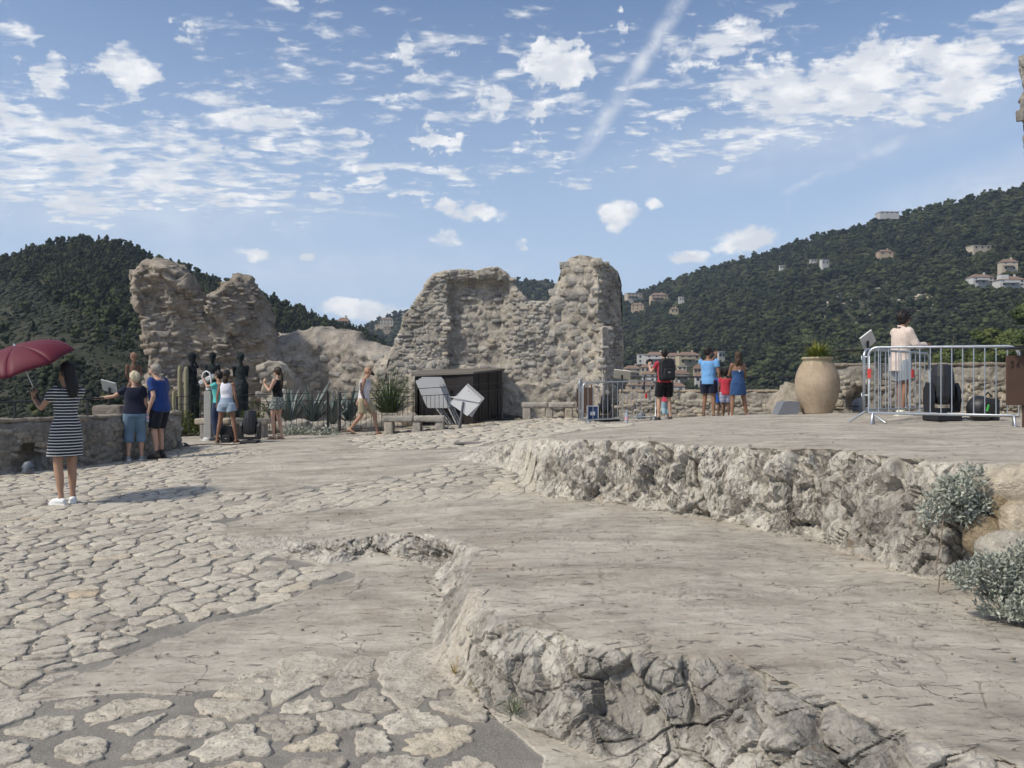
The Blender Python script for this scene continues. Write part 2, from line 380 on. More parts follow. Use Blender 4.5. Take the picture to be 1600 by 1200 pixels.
# paving zones, outlined in the photograph and carried to the ground plan through the height function
Z_A = [(-700, 1120), (-50, 1095), (60, 1080), (150, 1035), (225, 985), (400, 948), (520, 905), (490, 882), (380, 862), (345, 838), (350, 812), (470, 800), (620, 783), (830, 765), (850, 738), (700, 724), (640, 745),
       (430, 768), (320, 765), (330, 735), (420, 703), (300, 695), (190, 715), (0, 740), (-700, 850)]
Z_B = [(540, 690), (600, 676), (700, 664), (800, 652), (905, 652), (1010, 659), (930, 668), (860, 682), (790, 688), (740, 700), (600, 704)]
Z_D = [(-700, 1140), (0, 1112), (110, 1090), (300, 1084), (520, 1072), (640, 1064), (690, 1066), (740, 1095), (800, 1140), (850, 1185), (850, 1500), (-700, 1500)]
Z_S = [(-700, 1125), (-50, 1092), (60, 1076), (150, 1030), (225, 978), (400, 940), (545, 895), (562, 899), (470, 926), (415, 951), (300, 984), (236, 998), (172, 1042), (90, 1068), (-30, 1104), (-700, 1150)]
def proj(x, y, z): return 800+x/y*FPX, HOR+(EYE-z)/y*FPX
def p3(x, y, z=None):
    x = np.ravel(x); return np.stack([x, np.ravel(y), np.zeros_like(x) if z is None else np.ravel(z)], 1)
def height(x, y, fine=True):
    """the ground: three surfaces joined by two rock ledges"""
    x = np.asarray(x, float); y = np.asarray(y, float); sh = x.shape
    q = p3(x, y)
    n1 = fbm(q, 1.6, 3, s=3).reshape(sh); n2 = fbm(q, 6., 3, s=9).reshape(sh)
    b = BASE(x, y); m = MID(x, y); t = TOP(x, y)
    wM = .24+.26*sm(x, .0, .9)*sm(-y, -4.4, -3.2)+.22*sm(-x, 1., 2.4)
    jag = fbm(q, 3.4, 2, s=15).reshape(sh)
    dM = sdf(x, y, MPOLY)+.08*n1+.018*n2+.03*jag
    dU = sdf(x, y, UPOLY)+.12*n1+.02*n2+.05*jag
    tM = np.clip(1+dM/wM, 0, 1); sM = tM*tM*(3-2*tM)
    wU = .20+.5*sm(y, 10.5, 12.5); tU = np.clip(1+dU/wU, 0, 1); sU = tU*tU*(3-2*tU)
    bm = b+(m-b)*sM*(1-sm(y, 9.5, 11.5)) if False else b+(m-b)*sM
    z = bm+(np.maximum(t, bm)-bm)*sU*1.0
    cl = np.clip(4*tM*(1-tM)*np.clip((m-b)/.15, 0, 1)+4*tU*(1-tU)*np.clip((t-bm)/.25, 0, 1), 0, 1)
    if not fine: return z
    return z, cl, sM, sU
def gz(x, y): return float(height(np.array([x]), np.array([y]), False)[0])
def unproj(px, py, it=30):
    """photo pixel -> ground point"""
    lo = 1.0
    ys = np.concatenate([np.linspace(1.5, 30, 600)]); xs = (px-800)/FPX*ys; zs = height(xs, ys, False); pys = HOR+(EYE-zs)/ys*FPX
    k = np.argmax(pys < py); k = max(k, 1); f = (pys[k-1]-py)/(pys[k-1]-pys[k]+1e-9); yy = ys[k-1]+f*(ys[k]-ys[k-1])
    return Vector((X(px, yy), yy, gz(X(px, yy), yy)))

def build_ground():
    na, nr = 1000, 760
    # columns: dense inside the frame, sparse outside
    u = np.concatenate([np.linspace(-2.2, -.68, 70)[:-1], np.linspace(-.68, .68, na-140), np.linspace(.68, 2.2, 72)[1:]]); na = len(u)
    fine = 1500
    ys = 1/np.linspace(1/1.3, 1/30., fine)
    Yf = np.repeat(ys[None], na, 0); Xf = Yf*u[:, None]
    zf, cl, sM, sU = height(Xf.ravel(), Yf.ravel()); zf = zf.reshape(na, fine)
    pyf = (EYE-zf)/Yf*FPX
    dy = np.abs(np.diff(pyf, axis=1)); dzp = np.abs(np.diff(zf, axis=1))/Yf[:, 1:]*FPX; ddp = np.diff(Yf, axis=1)/Yf[:, 1:]*FPX*.10
    ds = np.sqrt(dy**2+dzp**2+ddp**2)+.02
    # soften the sampling density across neighbouring columns so rows stay coherent
    for w_ in (35, 25, 15):
        cs = np.cumsum(np.concatenate([np.repeat(ds[:1], w_+1, 0), ds, np.repeat(ds[-1:], w_, 0)]), axis=0); ds = (cs[2*w_+1:]-cs[:-2*w_-1])/(2*w_+1)
    s = np.concatenate([np.zeros((na, 1)), np.cumsum(ds, axis=1)], 1); s /= s[:, -1:]
    t = np.linspace(0, 1, nr); Y = np.empty((na, nr))
    for i in range(na): Y[i] = np.interp(t, s[i], ys)
    Xg = Y*u[:, None]; x = Xg.ravel(); y = Y.ravel()
    z, cl, sM, sU = height(x, y)
    px, py = proj(x, y, z); q = p3(x, y)
    wob = fbm(q, 5., 3, s=31)*14
    zoneA = (sdf(px+wob, py+wob*.4, np.array(Z_A, float)) > 0) | (sdf(px, py, np.array(Z_B, float)) > 0)
    zoneD = sdf(px+wob, py+wob*.4, np.array(Z_D, float)) > 0
    strip = sdf(px+wob, py+wob*.3, np.array(Z_S, float)) > 0
    mort = ((zoneA | zoneD | strip) & (cl < .35)).astype(float)
    mort = np.where(sU > .5, np.where(sdf(px, py, np.array(Z_B, float)) > 0, 1., 0.), mort)
    mg = mort.reshape(na, nr)
    for ax in (0, 1):
        mg = (np.roll(mg, 1, ax)+2*mg+np.roll(mg, -1, ax))/4
    mort = mg.ravel()
    # bedrock relief: soft undulation, long bedding cracks, crossing fractures
    q3 = p3(x, y, z)
    und = fbm(q, 1.2, 4, s=41)*.030*sm(y, 1, 4)
    wq = q+.35*np.stack([fbm(q, 1.1, 3, s=51), fbm(q, 1.1, 3, s=52), 0*x], 1)
    c1 = np.abs(fbm(wq, (.9, 3.2, 1), 3, s=61)); c2 = np.abs(fbm(wq, (2.2, 1.2, 1), 4, s=71)); c3 = np.abs(fbm(q, (2.2, 9, 1), 4, s=75))
    gate = .7*sm(fbm(q, 1.4, 2, s=77), -.1, .35)
    crack = np.exp(-(c1/.008)**2)*.010*gate+np.exp(-(c2/.007)**2)*.009*sm(fbm(q, .9, 2, s=78), -.05, .3)
    fineb = fbm(q, 14., 4, .55, s=81)*.006+fbm(q, (6, 22, 1), 3, s=83)*.005
    rock = und+fineb-crack+.006
    mor = und*.6+fbm(q, 20., 3, s=91)*.003
    flat = (1-cl)
    z2 = z+flat*(rock*(1-mort)+mor*mort)+cl*und*.5
    v = np.stack([x, y, z2], 1).reshape(na, nr, 3)
    # cliff faces: push along the face normal with fractured relief
    tu = np.gradient(v, axis=0); tv = np.gradient(v, axis=1); nrm = np.cross(tu, tv); nrm /= np.linalg.norm(nrm, axis=2, keepdims=True)+1e-9
    nrm = nrm.reshape(-1, 3); nrm *= np.where(nrm[:, 2:3] < 0, -1, 1)
    vv = v.reshape(-1, 3); m = cl > .02; qm = vv[m].astype(float)
    # blocky fractures leaning like the bedding in the photograph
    sk = qm.copy(); sk[:, 0] += .45*qm[:, 2]; sk[:, 1] += .2*qm[:, 2]
    wrp = np.stack([fbm(qm, 3., 3, s=101), fbm(qm, 3., 3, s=102), fbm(qm, 3., 3, s=103)], 1)
    def facets(scale, s, warp, tilt):
        pp = (sk+warp*wrp)*np.array(scale); f1, f2, cid, dv, g = worley2(pp, s)
        return f1, f2, cid, (dv*g).sum(1)*tilt
    f1, f2, cid, fa = facets((2.6, 2.6, 1.5), 5, .06, 1.)
    g1, g2, cid2, fb = facets((7., 7., 4.5), 15, .035, 1.)
    h1, h2, cid3, fc = facets((19., 19., 13.), 25, .015, 1.)
    e1 = sm(f2-f1, 0, .10); e2 = sm(g2-g1, 0, .12)
    dsp = (e1-1)*.07+fa*.17+(cid-.5)*.06+(e2-1)*.028+fb*.085+(cid2-.5)*.016+fc*.030+fbm(qm, 30., 3, .6, s=121)*.006+fbm(qm, 1.6, 2, s=123)*.07
    dsp = np.clip(dsp, -.17, .13)
    # a few deep upright clefts
    cf = np.abs(fbm(np.stack([qm[:, 0]+.12*qm[:, 2], qm[:, 1], qm[:, 2]*.15], 1), 1.7, 2, s=131)); dsp -= np.exp(-(cf/.010)**2)*np.where(qm[:, 1] > 5, .10, .05)
    e_ = .06; xm, ym = qm[:, 0], qm[:, 1]; near_u = sU[m] > .02
    gx = np.where(near_u, sdf(xm+e_, ym, UPOLY)-sdf(xm-e_, ym, UPOLY), sdf(xm+e_, ym, MPOLY)-sdf(xm-e_, ym, MPOLY))/(2*e_)
    gy = np.where(near_u, sdf(xm, ym+e_, UPOLY)-sdf(xm, ym-e_, UPOLY), sdf(xm, ym+e_, MPOLY)-sdf(xm, ym-e_, MPOLY))/(2*e_)
    vd = np.abs(gx*xm+gy*ym)/np.hypot(xm, ym)
    w = cl[m]**.8*np.clip(.55+.6*sm(z[m], .05, .9), 0, 1)*np.clip(vd*1.8, .4, 1)
    hn = np.stack([-gx, -gy, .30+0*gx], 1)
    vv[m] += hn*(dsp*w)[:, None]
    idx = np.arange(na*nr).reshape(na, nr)
    f = np.stack([idx[:-1, :-1], idx[1:, :-1], idx[1:, 1:], idx[:-1, 1:]], -1).reshape(-1, 4)
    me = npmesh('ground', vv, f, True)
    for nm, arr in (('mortar', mort), ('cliff', cl), ('crack', np.clip(crack/.016, 0, 1)*flat*(1-mort)), ('top', sU)):
        a = me.attributes.new(nm, 'FLOAT', 'POINT'); a.data.foreach_set('value', arr.astype(np.float32))
    fl = cl[f].max(1) < .12; me.polygons.foreach_set('use_smooth', fl)
    o = link('ground', me, mat_ground()); o['kind'] = 'structure'
    return o

def mat_ground():
    m, nt, b = newmat('limestone bedrock'); co = wpos(nt)
    mo, cl, cr, tp = attr(nt, 'mortar'), attr(nt, 'cliff'), attr(nt, 'crack'), attr(nt, 'top')
    sx = vscale(nt, co, (1, 2.6, 1))
    nA = noise(nt, sx, 1.1, 5., .6, .3); nB = noise(nt, sx, 4.5, 6., .62, .4); nC = noise(nt, co, 38., 5., .65); nD = noise(nt, vscale(nt, co, (1, 2.4, 1)), 9., 8., .74, .8)
    base = ramp(nt, nA*.6+nB*.4, [(.30, (.20, .18, .149)), (.43, (.345, .312, .262)), (.55, (.445, .406, .342)), (.70, (.58, .537, .46))])
    base = mixc(nt, nC*.5, base, mixc(nt, 1., base, (.72, .70, .68), 'MULTIPLY'))
    # pinkish and ochre staining, pale scuffs, dark lichen along the bedding
    base = mixc(nt, sstep(noise(nt, co, 1.9, 4., .6), .52, .75, 0., .30), base, (.34, .265, .19))
    base = mixc(nt, sstep(nD, .60, .72, 0., .55), base, (.56, .53, .48))
    dk = sstep(noise(nt, vscale(nt, co, (1.3, 4.2, 2.)), 5.5, 8., .80, .9), .575, .66)
    base = mixc(nt, dk*.6, base, (.095, .086, .074))
    base = mixc(nt, sstep(noise(nt, vscale(nt, co, (1, 2.2, 1)), .75, 5., .6, .5), .50, .66, 0., .45), base, mixc(nt, 1., base, (.62, .58, .53), 'MULTIPLY'))
    # short crossing fractures and pecked flecks
    wv = vadd(nt, co, node(nt, 'ShaderNodeVectorMath', 0, {'operation': 'SCALE'}, i0=noise(nt, co, 2.2, 5., .65, out=1), Scale=.55))
    fr = sstep(voro(nt, vscale(nt, wv, (1., 1.7, .3)), 1.1, feature='DISTANCE_TO_EDGE'), .0, .008, 1., 0.)*sstep(noise(nt, co, 1.7, 3., .5), .48, .62)
    fr2 = sstep(voro(nt, vscale(nt, wv, (1., 2.6, .3)), 4.2, feature='DISTANCE_TO_EDGE'), .0, .022, 1., 0.)*sstep(noise(nt, co, 2.9, 3., .5), .57, .66)
    fl = sstep(noise(nt, vscale(nt, co, (1., 3.2, 1.)), 21., 3., .6, .3), .67, .72); fp = sstep(noise(nt, vadd(nt, vscale(nt, co, (1., 3.0, 1.)), (7., 3., 1.)), 15., 4., .65, .3), .66, .73)
    base = mixc(nt, fp*.6, base, (.62, .585, .53)); base = mixc(nt, fl*.65, base, (.10, .09, .078)); fr = (fr*.8).max(fr2*.45)
    base = mixc(nt, fr*.85, base, (.055, .050, .044))
    base = mixc(nt, cr*.85, base, (.045, .042, .038))
    # ledge faces: cooler grey, mottled with dark lichen and pale fresh breaks
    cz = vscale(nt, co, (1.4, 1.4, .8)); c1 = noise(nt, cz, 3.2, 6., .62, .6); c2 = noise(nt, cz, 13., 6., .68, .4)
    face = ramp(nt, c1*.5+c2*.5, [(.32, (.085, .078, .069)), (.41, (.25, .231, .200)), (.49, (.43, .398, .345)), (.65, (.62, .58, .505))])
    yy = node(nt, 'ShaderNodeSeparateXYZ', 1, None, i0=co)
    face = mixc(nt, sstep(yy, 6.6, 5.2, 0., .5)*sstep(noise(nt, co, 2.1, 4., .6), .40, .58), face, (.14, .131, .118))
    face = mixc(nt, sstep(noise(nt, co, 5.5, 5., .6), .60, .72, 0., .5), face, (.37, .28, .18))
    face = mixc(nt, sstep(noise(nt, co, 9.5, 6., .75, .9), .64, .70, 0., .9), face, (.66, .65, .63))
    v = voro(nt, vadd(nt, vscale(nt, co, (1, 1, .55)), node(nt, 'ShaderNodeVectorMath', 0, {'operation': 'SCALE'}, i0=noise(nt, co, 8., 4., .6, out=1), Scale=.12)), 11., feature='DISTANCE_TO_EDGE')
    vcr = sstep(v, 0., .045, 1., 0.)*sstep(noise(nt, co, 4., 3., .5), .42, .6)
    face = mixc(nt, vcr*sstep(yy, 4., 5.6, .3, .85), face, (.05, .048, .045))
    # mortar: grey, gritty
    grit = noise(nt, co, 150., 3., .7); 
    mor = ramp(nt, noise(nt, co, 3.4, 5., .6), [(.3, (.145, .134, .118)), (.7, (.235, .218, .192))])
    mor = mixc(nt, sstep(grit, .5, .72), mor, (.36, .335, .30)); mor = mixc(nt, sstep(grit, .42, .3), mor, (.10, .094, .086))
    far = sstep(node(nt, 'ShaderNodeSeparateXYZ', 1, None, i0=co), 9., 15.)
    mor = mixc(nt, far*.4, mor, (.23, .21, .185))
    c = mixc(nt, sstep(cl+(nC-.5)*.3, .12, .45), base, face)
    c = mixc(nt, sstep(mo+(nB-.5)*.35, .35, .6), c, mor)
    put(nt, b.inputs['Base Color'], c); b.inputs['Roughness'].default_value = .9
    h = nB*.5+nC*.28+nD*.5-dk*.35-fr*.6-fl*.25+noise(nt, co, 90., 4., .65)*.14
    v2_ = voro(nt, vadd(nt, vscale(nt, co, (1., 1., .6)), node(nt, 'ShaderNodeVectorMath', 0, {'operation': 'SCALE'}, i0=noise(nt, co, 14., 3., .6, out=1), Scale=.06)), 26.)
    hf = c2*1.0+v2_*1.3+v.min(.05)*3.+noise(nt, cz, 30., 6., .75)*1.0
    hm = grit*.22+noise(nt, co, 30., 4., .6)*.3
    hh = mixc(nt, cl, h, hf); hh = mixc(nt, mo, hh, hm)
    put(nt, b.inputs['Normal'], bump(nt, hh, 1., .016))
    return m
ground = build_ground()

# ------------------------------------------------------------------ paving stones
def voronoi_cells(pts, reach, k=16):
    """convex cells by clipping with the nearest neighbours"""
    pts = np.asarray(pts, float); cells = []
    for i, p in enumerate(pts):
        d = ((pts-p)**2).sum(1); nb = np.argsort(d)[1:k+1]; poly = [(p[0]-reach, p[1]-reach), (p[0]+reach, p[1]-reach), (p[0]+reach, p[1]+reach), (p[0]-reach, p[1]+reach)]
        for j in nb:
            if d[j] > 4*reach*reach: break
            mx, my = (p+pts[j])/2; nx, ny = pts[j]-p; out = []; n = len(poly)
            for a in range(n):
                A, B = poly[a], poly[(a+1) % n]; da = (A[0]-mx)*nx+(A[1]-my)*ny; db = (B[0]-mx)*nx+(B[1]-my)*ny
                if da <= 0: out.append(A)
                if (da < 0) != (db < 0) and da != db:
                    t = da/(da-db); out.append((A[0]+(B[0]-A[0])*t, A[1]+(B[1]-A[1])*t))
            poly = out
            if len(poly) < 3: break
        cells.append(poly)
    return cells
def stone_outline(poly, gap, n, wob, seed):
    c = np.mean(poly, 0); P_ = np.array(poly)-c; m = len(P_)
    area = abs(sum(P_[i][0]*P_[(i+1) % m][1]-P_[(i+1) % m][0]*P_[i][1] for i in range(m)))/2
    if area < 1e-4: return None
    # radial sampling of the convex cell, pulled in by the joint and softened at the corners
    th = np.arange(n)/n*2*np.pi+seed; rr = np.full(n, 1e9)
    for i in range(m):
        a, b = P_[i], P_[(i+1) % m]; e = b-a; L = np.hypot(*e)
        if L < 1e-6: continue
        nn = np.array((e[1], -e[0]))/L; dd = a@nn
        if dd < 0: nn, dd = -nn, -dd
        dd = max(dd-gap, .012); cs = np.cos(th)*nn[0]+np.sin(th)*nn[1]; rr = np.where(cs > 1e-3, np.minimum(rr, dd/np.maximum(cs, 1e-3)), rr)
    rr = .86*rr+.07*(np.roll(rr, 1)+np.roll(rr, -1)); rr *= 1+wob*fbm(np.stack([np.cos(th)*1.6, np.sin(th)*1.6, np.full(n, seed*7.1)], 1), 2.1, 4, .75, s=3)
    return c, np.stack([np.cos(th)*rr, np.sin(th)*rr], 1), area
def scatter(x0, x1, y0, y1, dx, dy, test, jit=.42):
    pts = []; r = 0; y = y0
    while y < y1:
        x = x0+(r % 2)*dx/2
        while x < x1: pts.append((x+rng.uniform(-jit, jit)*dx, y+rng.uniform(-jit, jit)*dy)); x += dx
        y += dy; r += 1
    pts = np.array(pts)
    keep = test(pts[:, 0], pts[:, 1]); return pts, keep
def mat_stone():
    m, nt, b = newmat('paving limestone'); co = wpos(nt)
    rnd = node(nt, 'ShaderNodeObjectInfo', 5); isl = node(nt, 'ShaderNodeNewGeometry', 8)
    r = (rnd*7.3+isl*3.1)._m('FRACT')
    off = node(nt, 'ShaderNodeVectorMath', 0, {'operation': 'SCALE'}, i0=(3., 7., 5.), Scale=r*9.)
    n1 = noise(nt, vadd(nt, co, off), 9., 6., .65, .5); n2 = noise(nt, co, 55., 5., .7, .3)
    c = ramp(nt, n1*.6+n2*.4, [(.3, (.24, .218, .182)), (.43, (.415, .38, .322)), (.55, (.53, .49, .42)), (.72, (.65, .61, .53))])
    tint = ramp(nt, r, [(0., (.66, .65, .64)), (.2, (1.0, .98, .95)), (.4, (.82, .81, .80)), (.6, (1.08, 1.07, 1.04)), (.75, (.90, .88, .87)), (.93, (1.06, 1.03, .98)), (.99, (1.03, .98, .90)), (.998, (1.03, .90, .74)), (1., (1.03, .90, .74))])
    c = mixc(nt, 1., c, tint, 'MULTIPLY')
    c = mixc(nt, sstep(n2, .42, .32, 0., .8), c, (.085, .078, .07))
    c = mixc(nt, sstep(noise(nt, vadd(nt, co, off), 26., 6., .78, .6), .565, .65, 0., .7), c, (.15, .137, .115))
    put(nt, b.inputs['Base Color'], c); b.inputs['Roughness'].default_value = .92
    put(nt, b.inputs['Normal'], bump(nt, n1*.9+n2*.5+noise(nt, vadd(nt, co, off), 24., 5., .75, .8)*.9, 1., .014))
    return m
STONE = mat_stone()
def build_paving():
    allst = []
    def zone(poly):
        pl = np.array(poly, float)
        def t(x, y):
            z = height(x, y, False); px, py = proj(x, np.maximum(y, .5), z); return sdf(px, py, pl) > 0
        return t
    # (region, spacing, joint, outline points, rise)
    for poly, box, dx, dy, gap, n, rise in (
            (Z_A, (-9.5, .6, 3.9, 9.), .215, .135, .009, 22, .007),
            (Z_A, (-13, 1.2, 9., 17.5), .24, .17, .010, 9, .006),
            (Z_B, (-4.2, 3.6, 13., 23.), .24, .30, .014, 8, .012),
            (Z_D, (-4.5, .4, 1.9, 4.1), .29, .205, .022, 36, .012)):
        pts, keep = scatter(*box, dx, dy, zone(poly))
        if poly is Z_D: keep &= rng.random(len(pts)) > .06
        # drop some seeds first so that sizes vary
        drop = rng.random(len(pts)) < .22; pts = pts[~drop]; keep = keep[~drop]
        near = [i for i in range(len(pts)) if keep[i]]
        x, y = pts[near].T
        cells = {}
        P_all = pts
        for i in near:
            d = np.abs(P_all-P_all[i]).max(1); nb = np.where(d < 4*dx)[0]; loc = np.concatenate([[i], nb[nb != i]])
            cells[i] = voronoi_one(P_all[loc], 2*dx)
        for i in near:
            if len(cells[i]) < 3: continue
            g = gap*rng.uniform(.4, 2.4)
            so_ = stone_outline(cells[i], g, n, .50 if poly is Z_D else .40, rng.uniform(0, 6))
            if so_ is None: continue
            c, ol, area = so_
            allst.append((c, ol, rise*rng.uniform(.5, 1.4)))
    # heights in one go
    V = []; F = []; starts = []; meta = []
    for c, ol, rise in allst:
        n = len(ol); rings = [(1.0, -.03), (.99, rise*.6), (.93, rise), (.5, rise*1.02)] if n < 30 else [(1.0, -.03), (.99, rise*.5), (.95, rise*.9)]+[(q_, rise) for q_ in (.88, .79, .69, .58, .47, .35, .23, .11)]
        tilt = rng.normal(0, .012, 2); vs = []
        for k, (sc, h) in enumerate(rings):
            q = ol*sc; hh = h+(q@tilt if k else 0)
            vs.append(np.concatenate([q+c, np.full((n, 1), 0.)+np.reshape(hh, (-1, 1)) if np.ndim(hh) else np.full((n, 1), h)], 1))
        vs = np.concatenate(vs+[np.array([[c[0], c[1], rise]])]); nn = len(vs)-1; fs = []
        for k in range(len(rings)-1):
            for j in range(n): a = k*n+j; bq = k*n+(j+1) % n; fs += [(a, bq, bq+n), (a, bq+n, a+n)]
        q3_ = (len(rings)-1)*n
        for j in range(n): fs.append((q3_+j, q3_+(j+1) % n, nn))
        V.append(vs); F.append(np.array(fs)); 
    big = np.concatenate(V); zz = height(big[:, 0], big[:, 1], False); px, py = proj(big[:, 0], big[:, 1], zz)
    und = fbm(p3(big[:, 0], big[:, 1]), 1.2, 4, s=41)*.030*sm(big[:, 1], 1, 4)*.6
    top = big[:, 2] > 0
    rough = fbm(p3(big[:, 0], big[:, 1]), 22., 3, s=7)*.009+fbm(p3(big[:, 0], big[:, 1]), 8., 2, s=8)*.006-np.abs(fbm(p3(big[:, 0], big[:, 1]), (16, 30, 1), 3, .65, s=17))*.018*(big[:, 1] < 4.2)+.004
    zfin = zz+und+big[:, 2]+np.where(top, rough, 0)
    o = 0; items = []
    for vs, fs in zip(V, F):
        n = len(vs); c = vs.copy(); c[:, 2] = zfin[o:o+n]; sx = px[o:o+n]; sy = py[o:o+n]; o += n
        vis = (sx.max() > -30) & (sx.min() < 1630) & (sy.min() < 1210)
        items.append((((sx.max()-sx.min())*(sy.max()-sy.min())) if vis else 0, c, fs))
    items.sort(key=lambda t: -t[0])
    for a, v, f in items[:300]:
        c = v.mean(0); me = npmesh('stone', v-c, f, False); me.polygons.foreach_set('use_smooth', np.ones(len(me.polygons), bool))
        ob = link('stone', me, STONE, ground); ob.location = c
    v = []; f = []; b = 0
    for a, vv, ff in items[300:]: v.append(vv); f.append(ff+b); b += len(vv)
    ob = link('paving_stones', npmesh('paving_stones', np.concatenate(v), np.concatenate(f), True), STONE, ground); ob['kind'] = 'stuff'
def voronoi_one(pts, reach):
    p = pts[0]; d = ((pts-p)**2).sum(1); nb = np.argsort(d)[1:]
    poly = [(p[0]-reach, p[1]-reach), (p[0]+reach, p[1]-reach), (p[0]+reach, p[1]+reach), (p[0]-reach, p[1]+reach)]
    for j in nb[:18]:
        mx, my = (p+pts[j])/2; nx, ny = pts[j]-p; out = []; n = len(poly)
        for a in range(n):
            A, B = poly[a], poly[(a+1) % n]; da = (A[0]-mx)*nx+(A[1]-my)*ny; db = (B[0]-mx)*nx+(B[1]-my)*ny
            if da <= 0: out.append(A)
            if (da < 0) != (db < 0) and da != db:
                t = da/(da-db); out.append((A[0]+(B[0]-A[0])*t, A[1]+(B[1]-A[1])*t))
        poly = out
        if len(poly) < 3: return []
    return poly
build_paving()

# ================================================================== MASONRY
def mat_masonry(name, pal, tint=(1, 1, 1), dirt=.6, rough_scale=1.):
    m, nt, b = newmat(name); co = wpos(nt)
    rnd = node(nt, 'ShaderNodeObjectInfo', 5); isl = node(nt, 'ShaderNodeNewGeometry', 8)
    r = (rnd*5.3+isl*3.7)._m('FRACT')
    n0 = noise(nt, co, .55, 4., .6, .4); n1 = noise(nt, co, 3.1, 6., .65, .4); n2 = noise(nt, co, 17., 6., .7, .5)
    c = ramp(nt, n0*.35+n1*.35+n2*.3, [(.34, pal[0]), (.47, pal[1]), (.56, pal[2]), (.70, pal[3])])
    c = mixc(nt, 1., c, ramp(nt, r, [(0., (.72, .72, .74)), (.35, (.95, .94, .92)), (.7, (1.08, 1.06, 1.03)), (.9, (1.14, 1.05, .92)), (1., (.86, .84, .83))]), 'MULTIPLY')
    c = mixc(nt, sstep(noise(nt, vscale(nt, co, (1, 1, .5)), 2.3, 6., .7, .6), .56, .70, 0., dirt), c, (.085, .080, .074))
    c = mixc(nt, sstep(n2, .62, .74, 0., .6), c, tuple(min(1, x*1.5) for x in pal[3]))
    put(nt, b.inputs['Base Color'], mixc(nt, 1., c, tint, 'MULTIPLY')); b.inputs['Roughness'].default_value = .95; b.inputs['Specular IOR Level'].default_value = .15
    put(nt, b.inputs['Normal'], bump(nt, n1*.8+n2*.7+noise(nt, co, 60., 4., .7)*.25, 1., .085*rough_scale))
    return m
GREY = [(.19, .178, .161), (.37, .350, .318), (.53, .504, .460), (.70, .675, .62)]
TAN = [(.17, .153, .134), (.31, .280, .246), (.45, .412, .364), (.60, .556, .495)]
PALE = [(.24, .222, .19), (.42, .388, .335), (.57, .53, .46), (.74, .70, .62)]
M_GREYW = mat_masonry('grey rubble masonry', GREY); M_TANW = mat_masonry('lime mortar core', TAN, dirt=.35)
M_PALEW = mat_masonry('pale limestone rubble', PALE, dirt=.45); M_MORT = mat_masonry('pale plastered masonry', [(.25, .215, .18), (.33, .288, .24), (.40, .352, .298), (.50, .45, .385)], dirt=.3)
M_DARKW = mat_masonry('weathered parapet masonry', [(.18, .166, .146), (.33, .306, .270), (.47, .438, .390), (.64, .605, .545)], dirt=.45)
def rock_mesh(seed, sub=1, amp=.17, boxy=True):
    bm = bmesh.new()
    if boxy:
        bmesh.ops.create_cube(bm, size=1); bmesh.ops.bevel(bm, geom=bm.edges[:]+bm.verts[:], offset=.06, segments=1, affect='EDGES')
        bmesh.ops.triangulate(bm, faces=bm.faces[:])
    else:
        bmesh.ops.create_icosphere(bm, subdivisions=sub, radius=.56)
    v = np.array([x.co[:] for x in bm.verts]); d = np.stack([fbm(v+seed*9.7, 1.7, 3, s=seed*7+k) for k in range(3)], 1)*amp
    f = [[x.index for x in p.verts] for p in bm.faces]; bm.free()
    return npmesh('stone', v+d, np.array(f), False)
ROCKS = [rock_mesh(i) for i in range(12)]
ROCKV = [getv(m).copy() for m in ROCKS]; ROCKF = []
for m_ in ROCKS:
    a_ = np.empty(len(m_.loops), np.int32); m_.loops.foreach_get('vertex_index', a_); ROCKF.append(a_.reshape(-1, 3))
def mats_shared(mat):
    """the rock variants once more with the given material"""
    out = []
    for me in ROCKS:
        c = me.copy(); c.materials.append(mat); out.append(c)
    return out
def bvh_of(me):
    v = getv(me); me.calc_loop_triangles(); t = np.empty(len(me.loop_triangles)*3, np.int32); me.loop_triangles.foreach_get('vertices', t)
    return BVHTree.FromPolygons(v.tolist(), t.reshape(-1, 3).tolist())
def clad(body, mat, pts, keep_n=300, name='stone', origin=None, embed=.38, direc=None):
    """set stones into a wall: pts = list of (u origin point, width, height, depth, roll) aimed along the view of the wall face"""
    bv = bvh_of(body.data); items = []
    for (o, d, w, h, dep) in pts:
        hit, nr, ix, dist = bv.ray_cast(o, d)
        if hit is None: continue
        if nr.dot(d) > 0: nr = -nr
        # average the face direction so stones sit flat with the wall, not with each bump
        n2 = (nr*.45 - d*.55); n2.normalize()
        if abs(n2.z) > .75: continue
        z = Vector((0, 0, 1)); x = z.cross(n2).normalized(); zz = n2.cross(x)
        a = rng.normal(0, .16); x, zz = x*math.cos(a)+zz*math.sin(a), zz*math.cos(a)-x*math.sin(a)
        M = Matrix((x*w, n2*dep, zz*h)).transposed().to_4x4(); M.translation = hit-n2*dep*embed
        items.append((w*h/(hit.y**2), M, int(rng.integers(0, 12))))
    items.sort(key=lambda t: -t[0]); sh = mats_shared(mat)
    for _, M, k in items[:keep_n]:
        o = bpy.data.objects.new(name, sh[k]); COL.objects.link(o); o.parent = body; o.matrix_world = M
    V = []; F = []; b = 0
    for _, M, k in items[keep_n:]:
        A = np.array(M); v = ROCKV[k]@A[:3, :3].T+A[:3, 3]; V.append(v); F.append(ROCKF[k]+b); b += len(v)
    if V:
        o = link('rubble', npmesh('rubble', np.concatenate(V), np.concatenate(F)), mat, body); o['kind'] = 'stuff'
    return len(items)
